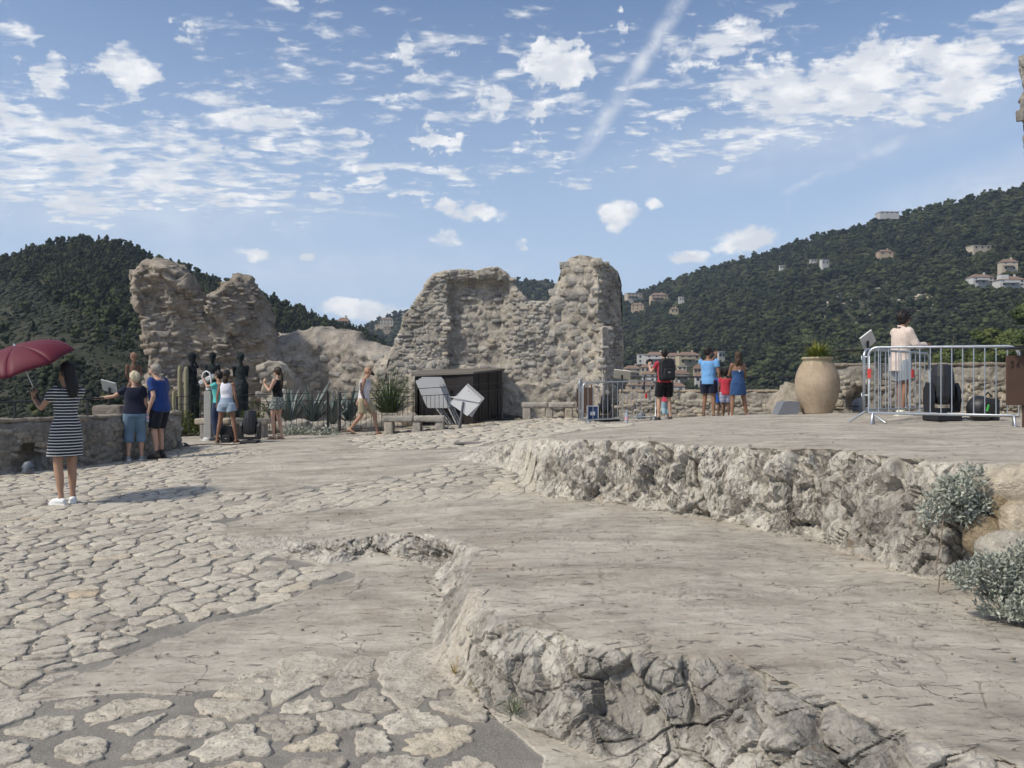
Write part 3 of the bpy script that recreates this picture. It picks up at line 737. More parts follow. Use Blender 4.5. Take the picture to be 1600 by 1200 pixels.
def face_rows(x0, x1, z0, z1, wr, hr, y0, test, fill=1., direc=Vector((0, 1, 0)), dep=(.10, .22), frame=None):
    """irregular courses over a face; returns ray seeds"""
    out = []; z = z0
    while z < z1:
        h = rng.uniform(*hr); x = x0-rng.uniform(0, wr[1])
        while x < x1:
            w = rng.uniform(*wr)
            if rng.random() < .12: w *= .5
            cx = x+w/2; cz = z+h/2+rng.normal(0, h*.22)
            if rng.random() < fill and test(cx, cz):
                o = Vector((cx, y0, cz)) if frame is None else frame(cx, cz)
                hh = h*rng.uniform(.78, 1.02); out.append((o, direc, w*.97, hh, rng.uniform(*dep)))
            x += w
        z += h*.97
    return out
def prism_me(parts, voxel, sm_it=1):
    mb = MB()
    for p in parts: mb.prism(*p)
    me = bpy.data.meshes.new('tmp'); me.from_pydata(mb.v, [], mb.f); me.update()
    bm = bmesh.new(); bm.from_mesh(me); bmesh.ops.recalc_face_normals(bm, faces=bm.faces); bm.to_mesh(me); bm.free()
    out = remeshed(me, voxel, sm_it); bpy.data.meshes.remove(me); return out
def rough_up(me, amps, seed=0, post=None):
    v = getv(me).astype(float).copy(); n = getn(me).copy()
    d = 0
    for sc, a, o in amps: d = d+fbm(v, sc, o, .55, s=seed+int(a*1000))*a
    v2 = v+n*np.reshape(d, (-1, 1))
    if post is not None: v2 = post(v2, v, n)
    setv(me, v2); me.polygons.foreach_set('use_smooth', np.ones(len(me.polygons), bool)); return me
def frontframe(zf, thick):
    """(px, py, w) -> point: w=0 front plane at depth zf(px), w=1 the back"""
    def f(u, v, w):
        Z = zf(u); p = P(u, v, Z); return Vector((p.x*(1+0*w), p.y+w*thick, p.z))
    return f
def dens(poly, n=6):
    out = []
    for i in range(len(poly)):
        a, b = poly[i], poly[(i+1) % len(poly)]
        k = max(1, int(math.hypot(b[0]-a[0], b[1]-a[1])/n))
        out += [(a[0]+(b[0]-a[0])*j/k, a[1]+(b[1]-a[1])*j/k) for j in range(k)]
    return out
def wobble(poly, amp, seed):
    a = np.array(poly, float); q = np.stack([a[:, 0], a[:, 1], 0*a[:, 0]], 1)
    return [(x+dx, y+dy) for (x, y), dx, dy in zip(poly, fbm(q, .12, 2, s=seed)*amp, fbm(q, .12, 2, s=seed+5)*amp)]
def pxof(v): return 800+v[:, 0]/v[:, 1]*FPX, HOR+(EYE-v[:, 2])/v[:, 1]*FPX

# ---- left ruin: two horns of bare mortar core
LO = [(210, 720), (216, 640), (222, 600), (227, 560), (216, 522), (211, 484), (204, 452), (206, 424), (216, 410), (240, 407), (256, 413), (273, 430), (290, 441), (304, 460), (318, 476), (323, 459), (338, 451),
      (350, 438), (366, 431), (381, 435), (396, 446), (404, 462), (403, 482), (410, 502), (417, 522), (431, 546), (440, 575), (446, 720)]
zfL = lambda u: float(np.interp(u, [200, 256, 330, 450], [26.3, 25.6, 26.2, 27.5]))
lo_poly = wobble(dens(LO, 7), 4., 3)
me = prism_me([(lo_poly, 0, 1, frontframe(zfL, 1.3))], .06)
def postL(v2, v, n):
    # round the thick slab towards its broken outline
    px, py = pxof(v); d = sdf(px, py, np.array(LO, float)); k = np.clip(1-d/9., 0, 1)**2
    front = n[:, 1] < 0.3; v2[:, 1] += np.where(front, k*.35, -k*.35); return v2
rough_up(me, [(.9, .28, 3), (2.6, .16, 3), ((5, 5, 10), .11, 3), (18., .06, 2)], 11, postL)
ruin_left = link('ruined_wall', me, M_TANW)
tag(ruin_left, 'tall two-horned ruined wall of rough brown mortar behind the bronze statues', 'ruin')
lp = np.array(LO, float)
def tL(a, b):
    def t(x, z):
        px = 800+x/26*FPX; py = HOR+(EYE-z)/26*FPX
        return a(px, py) and sdf(np.array([px]), np.array([py]), lp)[0] > 3
    return t
pts = face_rows(X(200, 26), X(262, 26), .3, 3.6, (.22, .55), (.14, .24), 20, tL(lambda p, q: p < 258, 0), .75, dep=(.14, .26))
pts += face_rows(X(200, 26), X(450, 26), .3, 5.6, (.15, .42), (.07, .14), 20, tL(lambda p, q: p > 256 or q < 500, 0), .50, dep=(.20, .40))
clad(ruin_left, M_TANW, pts, 300)

# ---- low humped ruin between the two tall ones
HO = [(396, 720), (396, 560), (404, 540), (412, 524), (430, 517), (452, 511), (476, 507), (490, 502), (508, 509), (530, 512), (548, 519), (566, 528), (588, 537), (606, 544), (640, 548), (640, 720)]
zfH = lambda u: float(np.interp(u, [396, 520, 640], [27.8, 28.2, 26.6]))
me = prism_me([(wobble(dens(HO, 7), 3., 13), 0, 1, frontframe(zfH, 1.6))], .07)
def postH(v2, v, n):
    px, py = pxof(v); d = sdf(px, py, np.array(HO, float)); k = np.clip(1-d/26., 0, 1)**1.4
    v2[:, 1] += np.where(n[:, 1] < .3, k*.9, 0); return v2
rough_up(me, [(.8, .25, 3), (3., .14, 3), (8., .07, 3), (20., .03, 2)], 21, postH)
ruin_low = link('ruined_wall', me, M_TANW); tag(ruin_low, 'low humped ruined wall with a pale rounded top behind the agaves', 'ruin')
hp = np.array(HO, float)
def tH(x, z):
    px = 800+x/27.5*FPX; py = HOR+(EYE-z)/27.5*FPX
    return sdf(np.array([px]), np.array([py]), hp)[0] > 4
clad(ruin_low, M_GREYW, face_rows(X(396, 27.5), X(640, 27.5), .3, 2.9, (.18, .45), (.12, .22), 20, lambda x, z: tH(x, z) and z < 2.55, .72, dep=(.10, .2)), 300)

# ---- central ruin with niche, pillar, buttress and plaster base
CO = [(596, 720), (598, 600), (608, 552), (620, 520), (628, 492), (642, 477), (654, 458), (664, 441), (678, 426), (700, 421), (722, 420), (745, 422), (762, 417), (778, 416), (792, 425), (802, 434), (804, 444), (814, 456), (826, 469),
      (842, 470), (858, 470), (864, 452), (872, 436), (880, 412), (892, 402), (906, 398), (922, 400), (938, 406), (955, 414), (966, 424), (971, 440), (972, 470), (974, 560), (978, 720)]
zfC = lambda u: float(np.interp(u, [600, 700, 880, 932], [24.6, 24.2, 24.1, 23.7]))
cmain = [p for p in CO if p[0] <= 906]+[(936, 402), (936, 720)]
def plan(poly, z0, z1): return (poly, z0, z1, lambda a, b, w: Vector((a, b, w)))
pillar = [(1.45, 24.2), (2.44, 23.55), (3.26, 24.75), (2.5, 25.9), (1.5, 25.6)]
butt = [(2.30, 23.7), (2.52, 23.15), (3.40, 24.1), (3.3, 24.9), (2.5, 24.6)]
me = prism_me([(wobble(dens(cmain, 7), 3., 23), 0, 1, frontframe(zfC, 1.25)), plan(pillar, -.2, 5.35), plan(butt, -.2, 3.2),
               plan([(X(772, 24), 23.85), (X(905, 24), 23.7), (X(905, 24), 24.6), (X(772, 24), 24.6)], -.2, 1.62),
               plan([(X(640, 24), 24.1), (X(800, 24), 23.9), (X(800, 24), 24.8), (X(640, 24), 24.8)], -.2, 1.85)], .06)
cx_ = [p[0] for p in CO[1:-1]]; cy_ = [p[1] for p in CO[1:-1]]
def postC(v2, v, n):
    px, py = pxof(v2); top = np.interp(px, cx_, cy_); over = py < top
    v2[:, 2] = np.where(over, EYE+(HOR-top)/FPX*v2[:, 1]-.1*(1-np.exp(-(top-py)/6.)), v2[:, 2])
    # the niche: masonry torn out between two upright edges
    nm = sm(px, 699, 704)*sm(-px, -812, -775)*sm(py, 432, 446)*sm(-py, -585, -566)*(n[:, 1] < .2)
    v2[:, 1] += nm*.30
    # buttress leans back towards its head
    bt = (v[:, 0] > 2.2) & (v[:, 1] < 24.6) & (v[:, 2] < 3.2) & (px > 934)
    v2[:, 0] -= np.where(bt & (v[:, 0] > 2.9), np.clip(v[:, 2]-.6, 0, 3)*.10, 0)
    return v2
rough_up(me, [(.9, .10, 3), (3.2, .05, 3), (8., .045, 3), (20., .05, 2)], 31, postC)
ruin_mid = link('ruined_wall', me, M_GREYW); tag(ruin_mid, 'wide grey ruined wall with a torn niche and square pillar behind the dark metal shed', 'ruin')
cp = np.array(CO, float)
def tC(f):
    def t(x, z):
        px = 800+x/24*FPX; py = HOR+(EYE-z)/24*FPX
        return f(px, py) and sdf(np.array([px]), np.array([py]), cp)[0] > 1.5
    return t
niche = lambda p, q: 704 < p < 790+(q < 500)*12 and 440 < q < 575
base = lambda p, q: (772 < p < 905 and q > 592) or (640 < p < 800 and q > 582)
pts = face_rows(X(598, 24), X(975, 24), .5, 5.4, (.09, .30), (.065, .15), 20, tC(lambda p, q: not niche(p, q) and not base(p, q) and not (860 < p < 932 and q > 405)), .86, dep=(.12, .26))
pts += face_rows(X(700, 24), X(805, 24), 1.9, 4.6, (.14, .34), (.10, .17), 20, tC(niche), .5, dep=(.16, .30))
pts += face_rows(X(860, 24), X(932, 24), .8, 5.4, (.20, .48), (.14, .24), 20, tC(lambda p, q: 860 < p < 932), .96, dep=(.12, .2))
clad(ruin_mid, M_GREYW, pts, 300)

# ---- short pale stub in front of the left ruin
me = prism_me([(wobble([(406, 700), (407, 600), (405, 575), (412, 567), (428, 565), (440, 570), (446, 582), (446, 700)], 2, 5), 0, 1, frontframe(lambda u: 25.2, .8))], .05)
rough_up(me, [(2., .12, 3), (7., .06, 3)], 41)
stub = link('wall_stub', me, M_PALEW); tag(stub, 'short pale broken wall stub behind the woman in the black top', 'ruin')
clad(stub, M_PALEW, face_rows(X(404, 25), X(448, 25), .3, 2.2, (.25, .5), (.16, .26), 22, lambda x, z: True, .85), 60)

# ---- parapets
def wallpath(path, top, bot, thick, voxel=.05):
    """closed plan strip behind the given front path (offset to its left-hand side away from the terrace)"""
    p = [Vector((a, b, 0)) for a, b in path]; off = []
    for i in range(len(p)):
        d = (p[min(i+1, len(p)-1)]-p[max(i-1, 0)]).normalized(); off.append(p[i]+Vector((-d.y, d.x, 0))*thick)
    poly = [(a.x, a.y) for a in p]+[(a.x, a.y) for a in off[::-1]]
    return plan(poly, bot, top)
lpath = [(-13.5, 10.2), (-9.9, 11.6), (-8.6, 12.3), (-7.9, 12.95), (-7.35, 13.9), (-7.08, 15.0), (-6.98, 16.3), (-6.98, 17.6)]
me = prism_me([wallpath(lpath, .93, -.6, .48)], .045)
niches = [(P(44, 722, 13.3), .22)]
def postP(v2, v, n):
    for c, r in niches:
        d = np.sqrt((v2[:, 0]-c.x)**2+((v2[:, 1]-c.y))**2+((v2[:, 2]-c.z-.05)*.8)**2); k = np.clip(1-d/(r*1.25), 0, 1)
        v2 -= n*np.reshape(sm(k, 0, .45)*.28, (-1, 1))
    return v2
rough_up(me, [(1.2, .06, 3), (5., .05, 3), (14., .035, 3)], 51, postP)
par_l = link('parapet_wall', me, M_DARKW); tag(par_l, 'low curved stone parapet on the left in shade, with a black rail on top', 'wall')
seeds = []
for i in range(len(lpath)-1):
    a, b = Vector((*lpath[i], 0)), Vector((*lpath[i+1], 0)); d = b-a; L = d.length; d.normalize(); nrm = Vector((d.y, -d.x, 0))
    seeds += face_rows(0, L, -.2, .78, (.08, .26), (.06, .14), 0, lambda x, z: True, .75, direc=-nrm, dep=(.10, .16), frame=lambda cx, cz, a=a, d=d, nrm=nrm: a+d*cx+nrm*1.5+Vector((0, 0, cz)))
clad(par_l, M_DARKW, seeds, 300, embed=.33)
# pale worn coping on the parapet
def coping(path, z, thick, name, parent, over=.03, h=.05, mat=None):
    mb = MB(); p = [Vector((a, b, 0)) for a, b in path]; f, bk = [], []
    for i in range(len(p)):
        d = (p[min(i+1, len(p)-1)]-p[max(i-1, 0)]).normalized(); nn = Vector((-d.y, d.x, 0)); f.append(p[i]-nn*over); bk.append(p[i]+nn*(thick+over))
    me = prism_me([plan([(a.x, a.y) for a in f]+[(a.x, a.y) for a in bk[::-1]], z, z+h)], .035)
    rough_up(me, [(2., .025, 3), (9., .03, 3)], 61); return link(name, me, mat or M_MORT, parent)
coping(lpath, .915, .48, 'coping', par_l, .01, .07)
me = prism_me([plan([(-8.55, 17.0), (-8.0, 17.0), (-8.0, 17.5), (-8.55, 17.5)], -.3, 1.12)], .05); rough_up(me, [(4., .05, 3)], 71)
tag(link('wall_stub', me, M_MORT), 'small plastered wall end behind the rail, left of the white-haired woman', 'wall')
rpath = [(2.95, 22.9), (4.6, 22.6), (6.2, 22.3), (7.9, 22.0)]
me = prism_me([wallpath(rpath, 1.38, -.4, .45)], .05); rough_up(me, [(1.5, .05, 3), (6., .05, 3), (15., .03, 2)], 81)
par_b = link('parapet_wall', me, M_PALEW); tag(par_b, 'low pale stone parapet at the back, behind the people looking out', 'wall')
clad(par_b, M_PALEW, face_rows(3.0, 7.9, .4, 1.12, (.12, .36), (.09, .18), 18, lambda x, z: True, .92, dep=(.09, .15)), 300, embed=.30)
coping(rpath, 1.36, .45, 'coping', par_b, .02, .07)
qpath = [(5.75, 15.7), (6.6, 15.5), (8.0, 15.1), (9.2, 14.8), (11, 14.3)]
me = prism_me([wallpath(qpath, 1.89, .2, .45)], .045)
niches = [(P(1343, 632, 15.5), .2)]
rough_up(me, [(1.5, .05, 3), (6., .05, 3), (14., .035, 3)], 91, postP)
par_r = link('parapet_wall', me, M_PALEW); tag(par_r, 'pale rubble parapet on the right, behind the clay pot and the steel barriers', 'wall')
clad(par_r, M_PALEW, face_rows(5.8, 11, .95, 1.66, (.07, .24), (.05, .13), 12, lambda x, z: not (6.25 < x < 6.75 and z < 1.3), .8, dep=(.09, .15)), 300, embed=.30)
coping(qpath, 1.86, .45, 'coping', par_r, .02, .07)
def boulder(name, c, s, mat, seed, sub=4, amp=.22, rz=0., parent=None):
    bm = bmesh.new(); bmesh.ops.create_icosphere(bm, subdivisions=sub, radius=1.)
    v = np.array([x.co[:] for x in bm.verts]); f = np.array([[x.index for x in p.verts] for p in bm.faces]); bm.free()
    f1, f2, cid, dv, g = worley2(v*1.3+seed*3.1, seed); d = (dv*g).sum(1)*.55+fbm(v, 2.2, 4, s=seed)*amp*.6+fbm(v, 9, 3, s=seed+2)*.03
    v = v*(1+d*amp*2.2)[:, None]*np.array(s); cs, sn = math.cos(rz), math.sin(rz); v = np.stack([v[:, 0]*cs-v[:, 1]*sn, v[:, 0]*sn+v[:, 1]*cs, v[:, 2]], 1)
    me = npmesh(name, v, f, True); o = link(name, me, mat, parent); o.location = c; return o
c = P(1240, 630, 15.4); tag(boulder('rock_mound', (c.x+.12, 15.9, 1.0), (.46, .40, .50), M_PALEW, 4), 'rough pale rock mound just left of the big clay pot', 'rock')

# ---- tower fragment at the right edge of the picture
TO = [(1660, 760), (1640, 500), (1612, 250), (1598, 238), (1594, 214), (1600, 196), (1592, 178), (1594, 158), (1600, 140), (1592, 124), (1590, 102), (1599, 92), (1597, 76), (1606, 68), (1610, -40), (1900, -40), (1900, 760)]
tof = lambda u, v, w: P(u, v, 12.5)+Vector((w*1.3, w*1.2, 0))
me = prism_me([(dens(TO, 6), 0, 1, tof)], .055); rough_up(me, [(2., .06, 3), (8., .05, 3)], 95)
tw = link('tower_ruin', me, M_GREYW); tag(tw, 'jagged edge of a tall ruined stone wall at the upper right edge of the picture', 'ruin')
clad(tw, M_GREYW, face_rows(X(1597, 12.5), X(1640, 12.5), 3.5, 7.2, (.2, .4), (.14, .26), 10, lambda x, z: True, .9), 60)

# ---- tumbled wall stones at the right edge, one of them ochre
rub = [((1600, 765), 4.62, (.22, .16, .15), 'PALE'), ((1561, 788), 4.62, (.055, .07, .12), 'OCHRE'), ((1605, 815), 4.5, (.16, .15, .12), 'PALE'), ((1583, 862), 4.42, (.17, .16, .12), 'PALE'), ((1540, 838), 4.6, (.10, .12, .12), 'OCHRE'),
       ((1640, 850), 4.4, (.20, .16, .16), 'PALE'), ((1650, 775), 4.55, (.22, .18, .16), 'GREY'), ((1600, 905), 4.35, (.17, .15, .10), 'GREY'), ((1655, 905), 4.3, (.2, .18, .14), 'PALE'), ((1528, 752), 4.9, (.12, .1, .08), 'GREY')]
M_OCHRE = mat_masonry('ochre limestone', [(.24, .185, .115), (.35, .275, .175), (.44, .355, .24), (.54, .46, .33)], dirt=.2)
rw = empty('rubble_wall', (2.95, 4.75, .33), 0, 'tumbled dry stone wall with an ochre block beside the upper silvery shrub', 'wall')
for i, ((a, b), Z, s, k) in enumerate(rub):
    p = P(a, b, Z); o = boulder('stone', p-rw.location, s, {'PALE': M_PALEW, 'GREY': M_GREYW, 'OCHRE': M_OCHRE}[k], 20+i, 3, .16, rng.uniform(0, 3), rw)
for (px, py, w, lab) in ((1107, 797, .085, 'pale grey fallen boulder at the foot of the rock ledge'), (1118, 803, .035, 'small white stone beside the fallen boulder at the ledge foot'), (1088, 800, .03, 'small white stone left of the fallen boulder at the ledge foot')):
    p = unproj(px, py); tag(boulder('loose_stone', p+Vector((0, 0, w*.4)), (w, w*.7, w*.7), M_PALEW, int(px) % 50, 3, .2), lab, 'stone')

# loose rubble and grit gathered along the wall feet and in the angles of the ledges
def debris(name, pts, smin, smax, mat, seed):
    rg = np.random.default_rng(seed); V = []; F = []; b = 0; P_ = np.array(pts); z = height(P_[:, 0], P_[:, 1], False)
    for (x, y), zz in zip(P_, z):
        k = int(rg.integers(0, 12)); s = smin+(smax-smin)*rg.random()**3; a = rg.uniform(0, 6.28); cs, sn = math.cos(a), math.sin(a); v = ROCKV[k]*s*np.array([1, .8, .55]); v = np.stack([v[:, 0]*cs-v[:, 1]*sn+x, v[:, 0]*sn+v[:, 1]*cs+y, v[:, 2]+zz+s*.15+.012], 1); V.append(v); F.append(ROCKF[k]+b); b += len(v)
    o = link(name, npmesh(name, np.concatenate(V), np.concatenate(F)), mat); o['kind'] = 'stuff'; return o
def along(path, n, spread, rg): 
    out = []; P_ = np.array(path, float); L = np.hypot(*(P_[1:]-P_[:-1]).T); c = np.concatenate([[0], np.cumsum(L)])
    for u in rg.uniform(0, c[-1], n): out.append((np.interp(u, c, P_[:, 0])+rg.normal(0, spread), np.interp(u, c, P_[:, 1])-abs(rg.normal(0, spread))))
    return out
_rg = np.random.default_rng(77)
debris('rubble', along([(-4, 20.9), (-1.2, 20.9)], 40, .15, _rg)+along([(.2, 22.6), (2.3, 23.0)], 60, .2, _rg)+along(rpath, 120, .2, _rg)+along(qpath, 160, .15, _rg), .02, .10, M_PALEW, 1)
debris('gravel', along([(p[0]-.30, p[1]-.06) for p in MPOLY[3:14]], 160, .04, _rg)+along([(p[0]-.1, p[1]-.22) for p in UPOLY[3:16]], 300, .06, _rg)+[(a, b) for a, b in zip(_rg.uniform(-4, 3, 700), _rg.uniform(2.6, 9, 700))], .005, .022, M_PALEW, 2)

# ================================================================== HILLS, WOODS, VILLAGE
SKY_L = [(-1500, 520), (-700, 470), (-300, 446), (-100, 428), (0, 414), (60, 392), (110, 379), (140, 375), (200, 388), (260, 414), (330, 440), (400, 464), (450, 482), (500, 500), (540, 514), (575, 524), (610, 548), (660, 600), (740, 690)]
SKY_R = [(480, 640), (520, 560), (548, 524), (575, 508), (600, 496), (640, 486), (700, 462), (760, 447), (810, 438), (850, 440), (900, 450), (950, 464), (985, 466), (1040, 444), (1100, 427), (1160, 408), (1230, 388), (1300, 369),
         (1400, 344), (1500, 317), (1600, 298), (1800, 266), (2100, 236), (3000, 225)]
SKY_N = [(1330, 700), (1380, 640), (1430, 600), (1480, 570), (1540, 540), (1600, 512), (1700, 470), (1900, 440), (2600, 430)]
def ip(tab, x): return np.interp(x, [t[0] for t in tab], [t[1] for t in tab])
RL = [(-1500, 260), (0, 300), (200, 310), (400, 300), (600, 380), (740, 420)]
RR = [(480, 1000), (700, 1050), (980, 880), (1100, 760), (1300, 680), (1600, 580), (3000, 480)]
RN = [(1300, 150), (2600, 120)]
def hill_fn(sky, rt, r0, p):
    def f(px, s, rough=True):
        """point of the hillside in the column px at height share s (0 foot, 1 ridge)"""
        px = np.asarray(px, float); s = np.asarray(s, float); ridge = ip(sky, px); Rr = ip(rt, px); py = 730+(ridge-730)*np.minimum(s, 1)
        r = r0*(Rr/r0)**(np.clip(s, 0, 1)**p); 
        if rough: r = r*(1+.05*fbm(np.stack([px*.012, s*5, 0*px], 1), 1., 4, s=int(r0)))
        z = EYE-(py-HOR)/FPX*r; over = s > 1; r = np.where(over, r+(s-1)*Rr*1.2, r); z = np.where(over, z-(s-1)*Rr*.5, z)
        return np.stack([X(px, r), r, z], 1)
    return f
hL, hR, hN = hill_fn(SKY_L, RL, 60, .9), hill_fn(SKY_R, RR, 170, .85), hill_fn(SKY_N, RN, 60, .9)
def hill_mesh(name, fn, x0, x1, n, m, mat):
    px = np.linspace(x0, x1, n); s = np.concatenate([np.linspace(0, 1, m), [1.06, 1.2, 1.6]]); PX, SS = np.meshgrid(px, s, indexing='ij')
    v = fn(PX.ravel(), SS.ravel()).reshape(n, len(s), 3)
    low = v[:, 0].copy(); low[:, :2] *= .6; low[:, 2] -= 70; v = np.concatenate([low[:, None], v], 1); k = v.shape[1]
    q = v.reshape(-1, 3); q[:, 2] += fbm(q, .05, 4, s=3)*1.5*np.clip(q[:, 1]/300, .3, 2)
    idx = np.arange(n*k).reshape(n, k); f = np.stack([idx[:-1, :-1], idx[1:, :-1], idx[1:, 1:], idx[:-1, 1:]], -1).reshape(-1, 4)
    o = link(name, npmesh(name, q, f, True), mat); o['kind'] = 'structure'; return o
def mat_hill(name, a, b_, c_, sc):
    m, nt, b = newmat(name); co = wpos(nt); n1 = noise(nt, co, .035*sc, 6., .65, .5); n2 = noise(nt, co, .30*sc, 6., .7, .4)
    c = ramp(nt, n1*.45+n2*.55, [(.36, a), (.50, b_), (.64, c_)]); put(nt, b.inputs['Base Color'], c); b.inputs['Roughness'].default_value = 1.; b.inputs['Specular IOR Level'].default_value = .05
    put(nt, b.inputs['Normal'], bump(nt, n2, 1., 1.2)); return m
hill_l = hill_mesh('hill', hL, -1500, 730, 260, 90, mat_hill('scrub slope', (.030, .036, .022), (.052, .055, .036), (.10, .095, .078), 1.6))
hill_r = hill_mesh('hill', hR, 480, 3000, 300, 90, mat_hill('wooded slope', (.026, .034, .017), (.048, .054, .028), (.12, .108, .078), 1.))
hill_n = hill_mesh('hill', hN, 1330, 2600, 80, 30, mat_hill('near slope', (.03, .04, .018), (.05, .06, .026), (.09, .085, .05), 3.))
vf = link('valley_floor', npmesh('valley_floor', [(-1800, -800, -95), (2200, -800, -95), (2200, 1780, -95), (-1800, 1780, -95)], [(0, 1, 2, 3)]), MATS.get('x') or mat_hill('valley', (.03, .04, .02), (.05, .055, .03), (.08, .08, .05), .2)); vf['kind'] = 'structure'

def mat_leaf(name, dark, mid, lite, co_scale=.8, rough=.75):
    m, nt, b = newmat(name); co = wpos(nt); r = node(nt, 'ShaderNodeObjectInfo', 5); isl = node(nt, 'ShaderNodeNewGeometry', 8)
    n = noise(nt, co, co_scale, 4., .6)
    c = ramp(nt, n*.45+r*.35+isl*.2, [(.25, dark), (.5, mid), (.8, lite)])
    put(nt, b.inputs['Base Color'], c); b.inputs['Roughness'].default_value = rough; b.inputs['Specular IOR Level'].default_value = .15
    return m
M_PINE = mat_leaf('pine foliage', (.008, .012, .007), (.024, .032, .014), (.082, .092, .038), .02)  # lightest tone raised to suggest sunlit crown tops, scattered at random
M_SCRUB = mat_leaf('maquis foliage', (.016, .021, .014), (.032, .038, .023), (.066, .072, .045), .2)
M_PINE2 = mat_leaf('yellow-green pine foliage', (.040, .056, .018), (.072, .090, .028), (.130, .145, .048), .4)  # near-slope pines have a lighter, yellower green of their own
M_BARK = plain('bark', (.09, .07, .055), .95, var=.3, scale=6)
def clump_arrays(cs, n_tris, tri, seed, sub=1, flat=.8):
    """crown: lumpy clumps plus loose sprays of needles over them"""
    rg = np.random.default_rng(seed); bm = bmesh.new(); bmesh.ops.create_icosphere(bm, subdivisions=sub, radius=1.)
    iv = np.array([x.co[:] for x in bm.verts]); fi = np.array([[x.index for x in p.verts] for p in bm.faces]); bm.free(); V = []; F = []; b = 0
    for c, r in cs:
        w = iv*(1+.35*fbm(iv+c[0]*3.1+c[2], 1.9, 3, s=seed))[:, None]*np.array([r, r, r*flat])+c; V.append(w); F.append(fi+b); b += len(w)
    if n_tris:
        ci = rg.integers(0, len(cs), n_tris); cc = np.array([cs[i][0] for i in ci]); rr = np.array([cs[i][1] for i in ci])
        d = rg.normal(size=(n_tris, 3)); d /= np.linalg.norm(d, axis=1, keepdims=True); d[:, 2] = np.abs(d[:, 2])*np.where(rg.random(n_tris) < .7, 1, -.5)
        p = cc+d*np.array([1, 1, flat])*(rr*rg.uniform(.85, 1.25, n_tris))[:, None]
        t = rg.normal(size=(n_tris, 3, 3))*tri; V.append((p[:, None]+t).reshape(-1, 3)); F.append(np.arange(n_tris*3).reshape(-1, 3)+b)
    return np.concatenate(V), np.concatenate(F)
def crown(kind, seed, n_t=160):
    rg = np.random.default_rng(seed); cs = []
    if kind == 'pine':       # broad irregular Aleppo pine, unit: about 1 wide, 1 tall, base at 0
        for i in range(16):
            a = rg.uniform(0, 6.28); q = rg.uniform(0, .36); z = rg.uniform(.45, .95)-q*.5; cs.append((np.array([math.cos(a)*q, math.sin(a)*q, z]), rg.uniform(.11, .2)))
        return clump_arrays(cs, n_t, .035, seed)
    if kind == 'conifer':
        for i in range(16):
            z = rg.uniform(.08, .95); q = (1-z)*.30; a = rg.uniform(0, 6.28); cs.append((np.array([math.cos(a)*q, math.sin(a)*q, z]), .07+.13*(1-z)))
        return clump_arrays(cs, n_t, .03, seed)
    for i in range(11):
        a = rg.uniform(0, 6.28); q = rg.uniform(0, .34); z = rg.uniform(.05, .42); cs.append((np.array([math.cos(a)*q, math.sin(a)*q, z*(1-q)]), rg.uniform(.12, .22)))
    return clump_arrays(cs, n_t, .035, seed)
def crown_mesh(kind, seed, mat, n_t=160):
    v, f = crown(kind, seed, n_t); me = npmesh('crown', v, f, False); me.materials.append(mat); return me
def scatter_gn(name, pts, scl, rotz, variant, meshes, label=None):
    """one object: points carrying instanced crowns"""
    me = bpy.data.meshes.new(name); me.vertices.add(len(pts)); me.vertices.foreach_set('co', np.asarray(pts, np.float32).ravel())
    for nm, arr, ty in (('scl', scl, 'FLOAT_VECTOR'), ('rz', rotz, 'FLOAT'), ('var', variant, 'INT')):
        a = me.attributes.new(nm, ty, 'POINT')
        if ty == 'FLOAT_VECTOR': a.data.foreach_set('vector', np.asarray(arr, np.float32).ravel())
        elif ty == 'INT': a.data.foreach_set('value', np.asarray(arr, np.int32))
        else: a.data.foreach_set('value', np.asarray(arr, np.float32))
    o = link(name, me); o['kind'] = 'stuff'
    ng = bpy.data.node_groups.new(name, 'GeometryNodeTree'); ng.interface.new_socket('Geometry', in_out='INPUT', socket_type='NodeSocketGeometry'); ng.interface.new_socket('Geometry', in_out='OUTPUT', socket_type='NodeSocketGeometry')
    N = ng.nodes; L = ng.links; gi = N.new('NodeGroupInput'); go = N.new('NodeGroupOutput'); iop = N.new('GeometryNodeInstanceOnPoints'); jn = N.new('GeometryNodeJoinGeometry')
    mtp = N.new('GeometryNodeMeshToPoints'); L.new(gi.outputs[0], mtp.inputs[0]); L.new(mtp.outputs[0], iop.inputs['Points'])
    for mm in reversed(meshes):
        oo = bpy.data.objects.new(name+'_source', mm); oi = N.new('GeometryNodeObjectInfo'); oi.inputs['Object'].default_value = oo; oi.inputs['As Instance'].default_value = True; L.new(oi.outputs['Geometry'], jn.inputs[0])
    L.new(jn.outputs[0], iop.inputs['Instance']); iop.inputs['Pick Instance'].default_value = True
    def at(nm, ty):
        n = N.new('GeometryNodeInputNamedAttribute'); n.data_type = ty; n.inputs[0].default_value = nm; return n.outputs[0]
    L.new(at('var', 'INT'), iop.inputs['Instance Index']); L.new(at('scl', 'FLOAT_VECTOR'), iop.inputs['Scale'])
    cx = N.new('ShaderNodeCombineXYZ'); L.new(at('rz', 'FLOAT'), cx.inputs[2]); er = N.new('FunctionNodeEulerToRotation'); L.new(cx.outputs[0], er.inputs[0]); L.new(er.outputs[0], iop.inputs['Rotation'])
    L.new(iop.outputs[0], go.inputs[0]); md = o.modifiers.new('scatter', 'NODES'); md.node_group = ng; return o
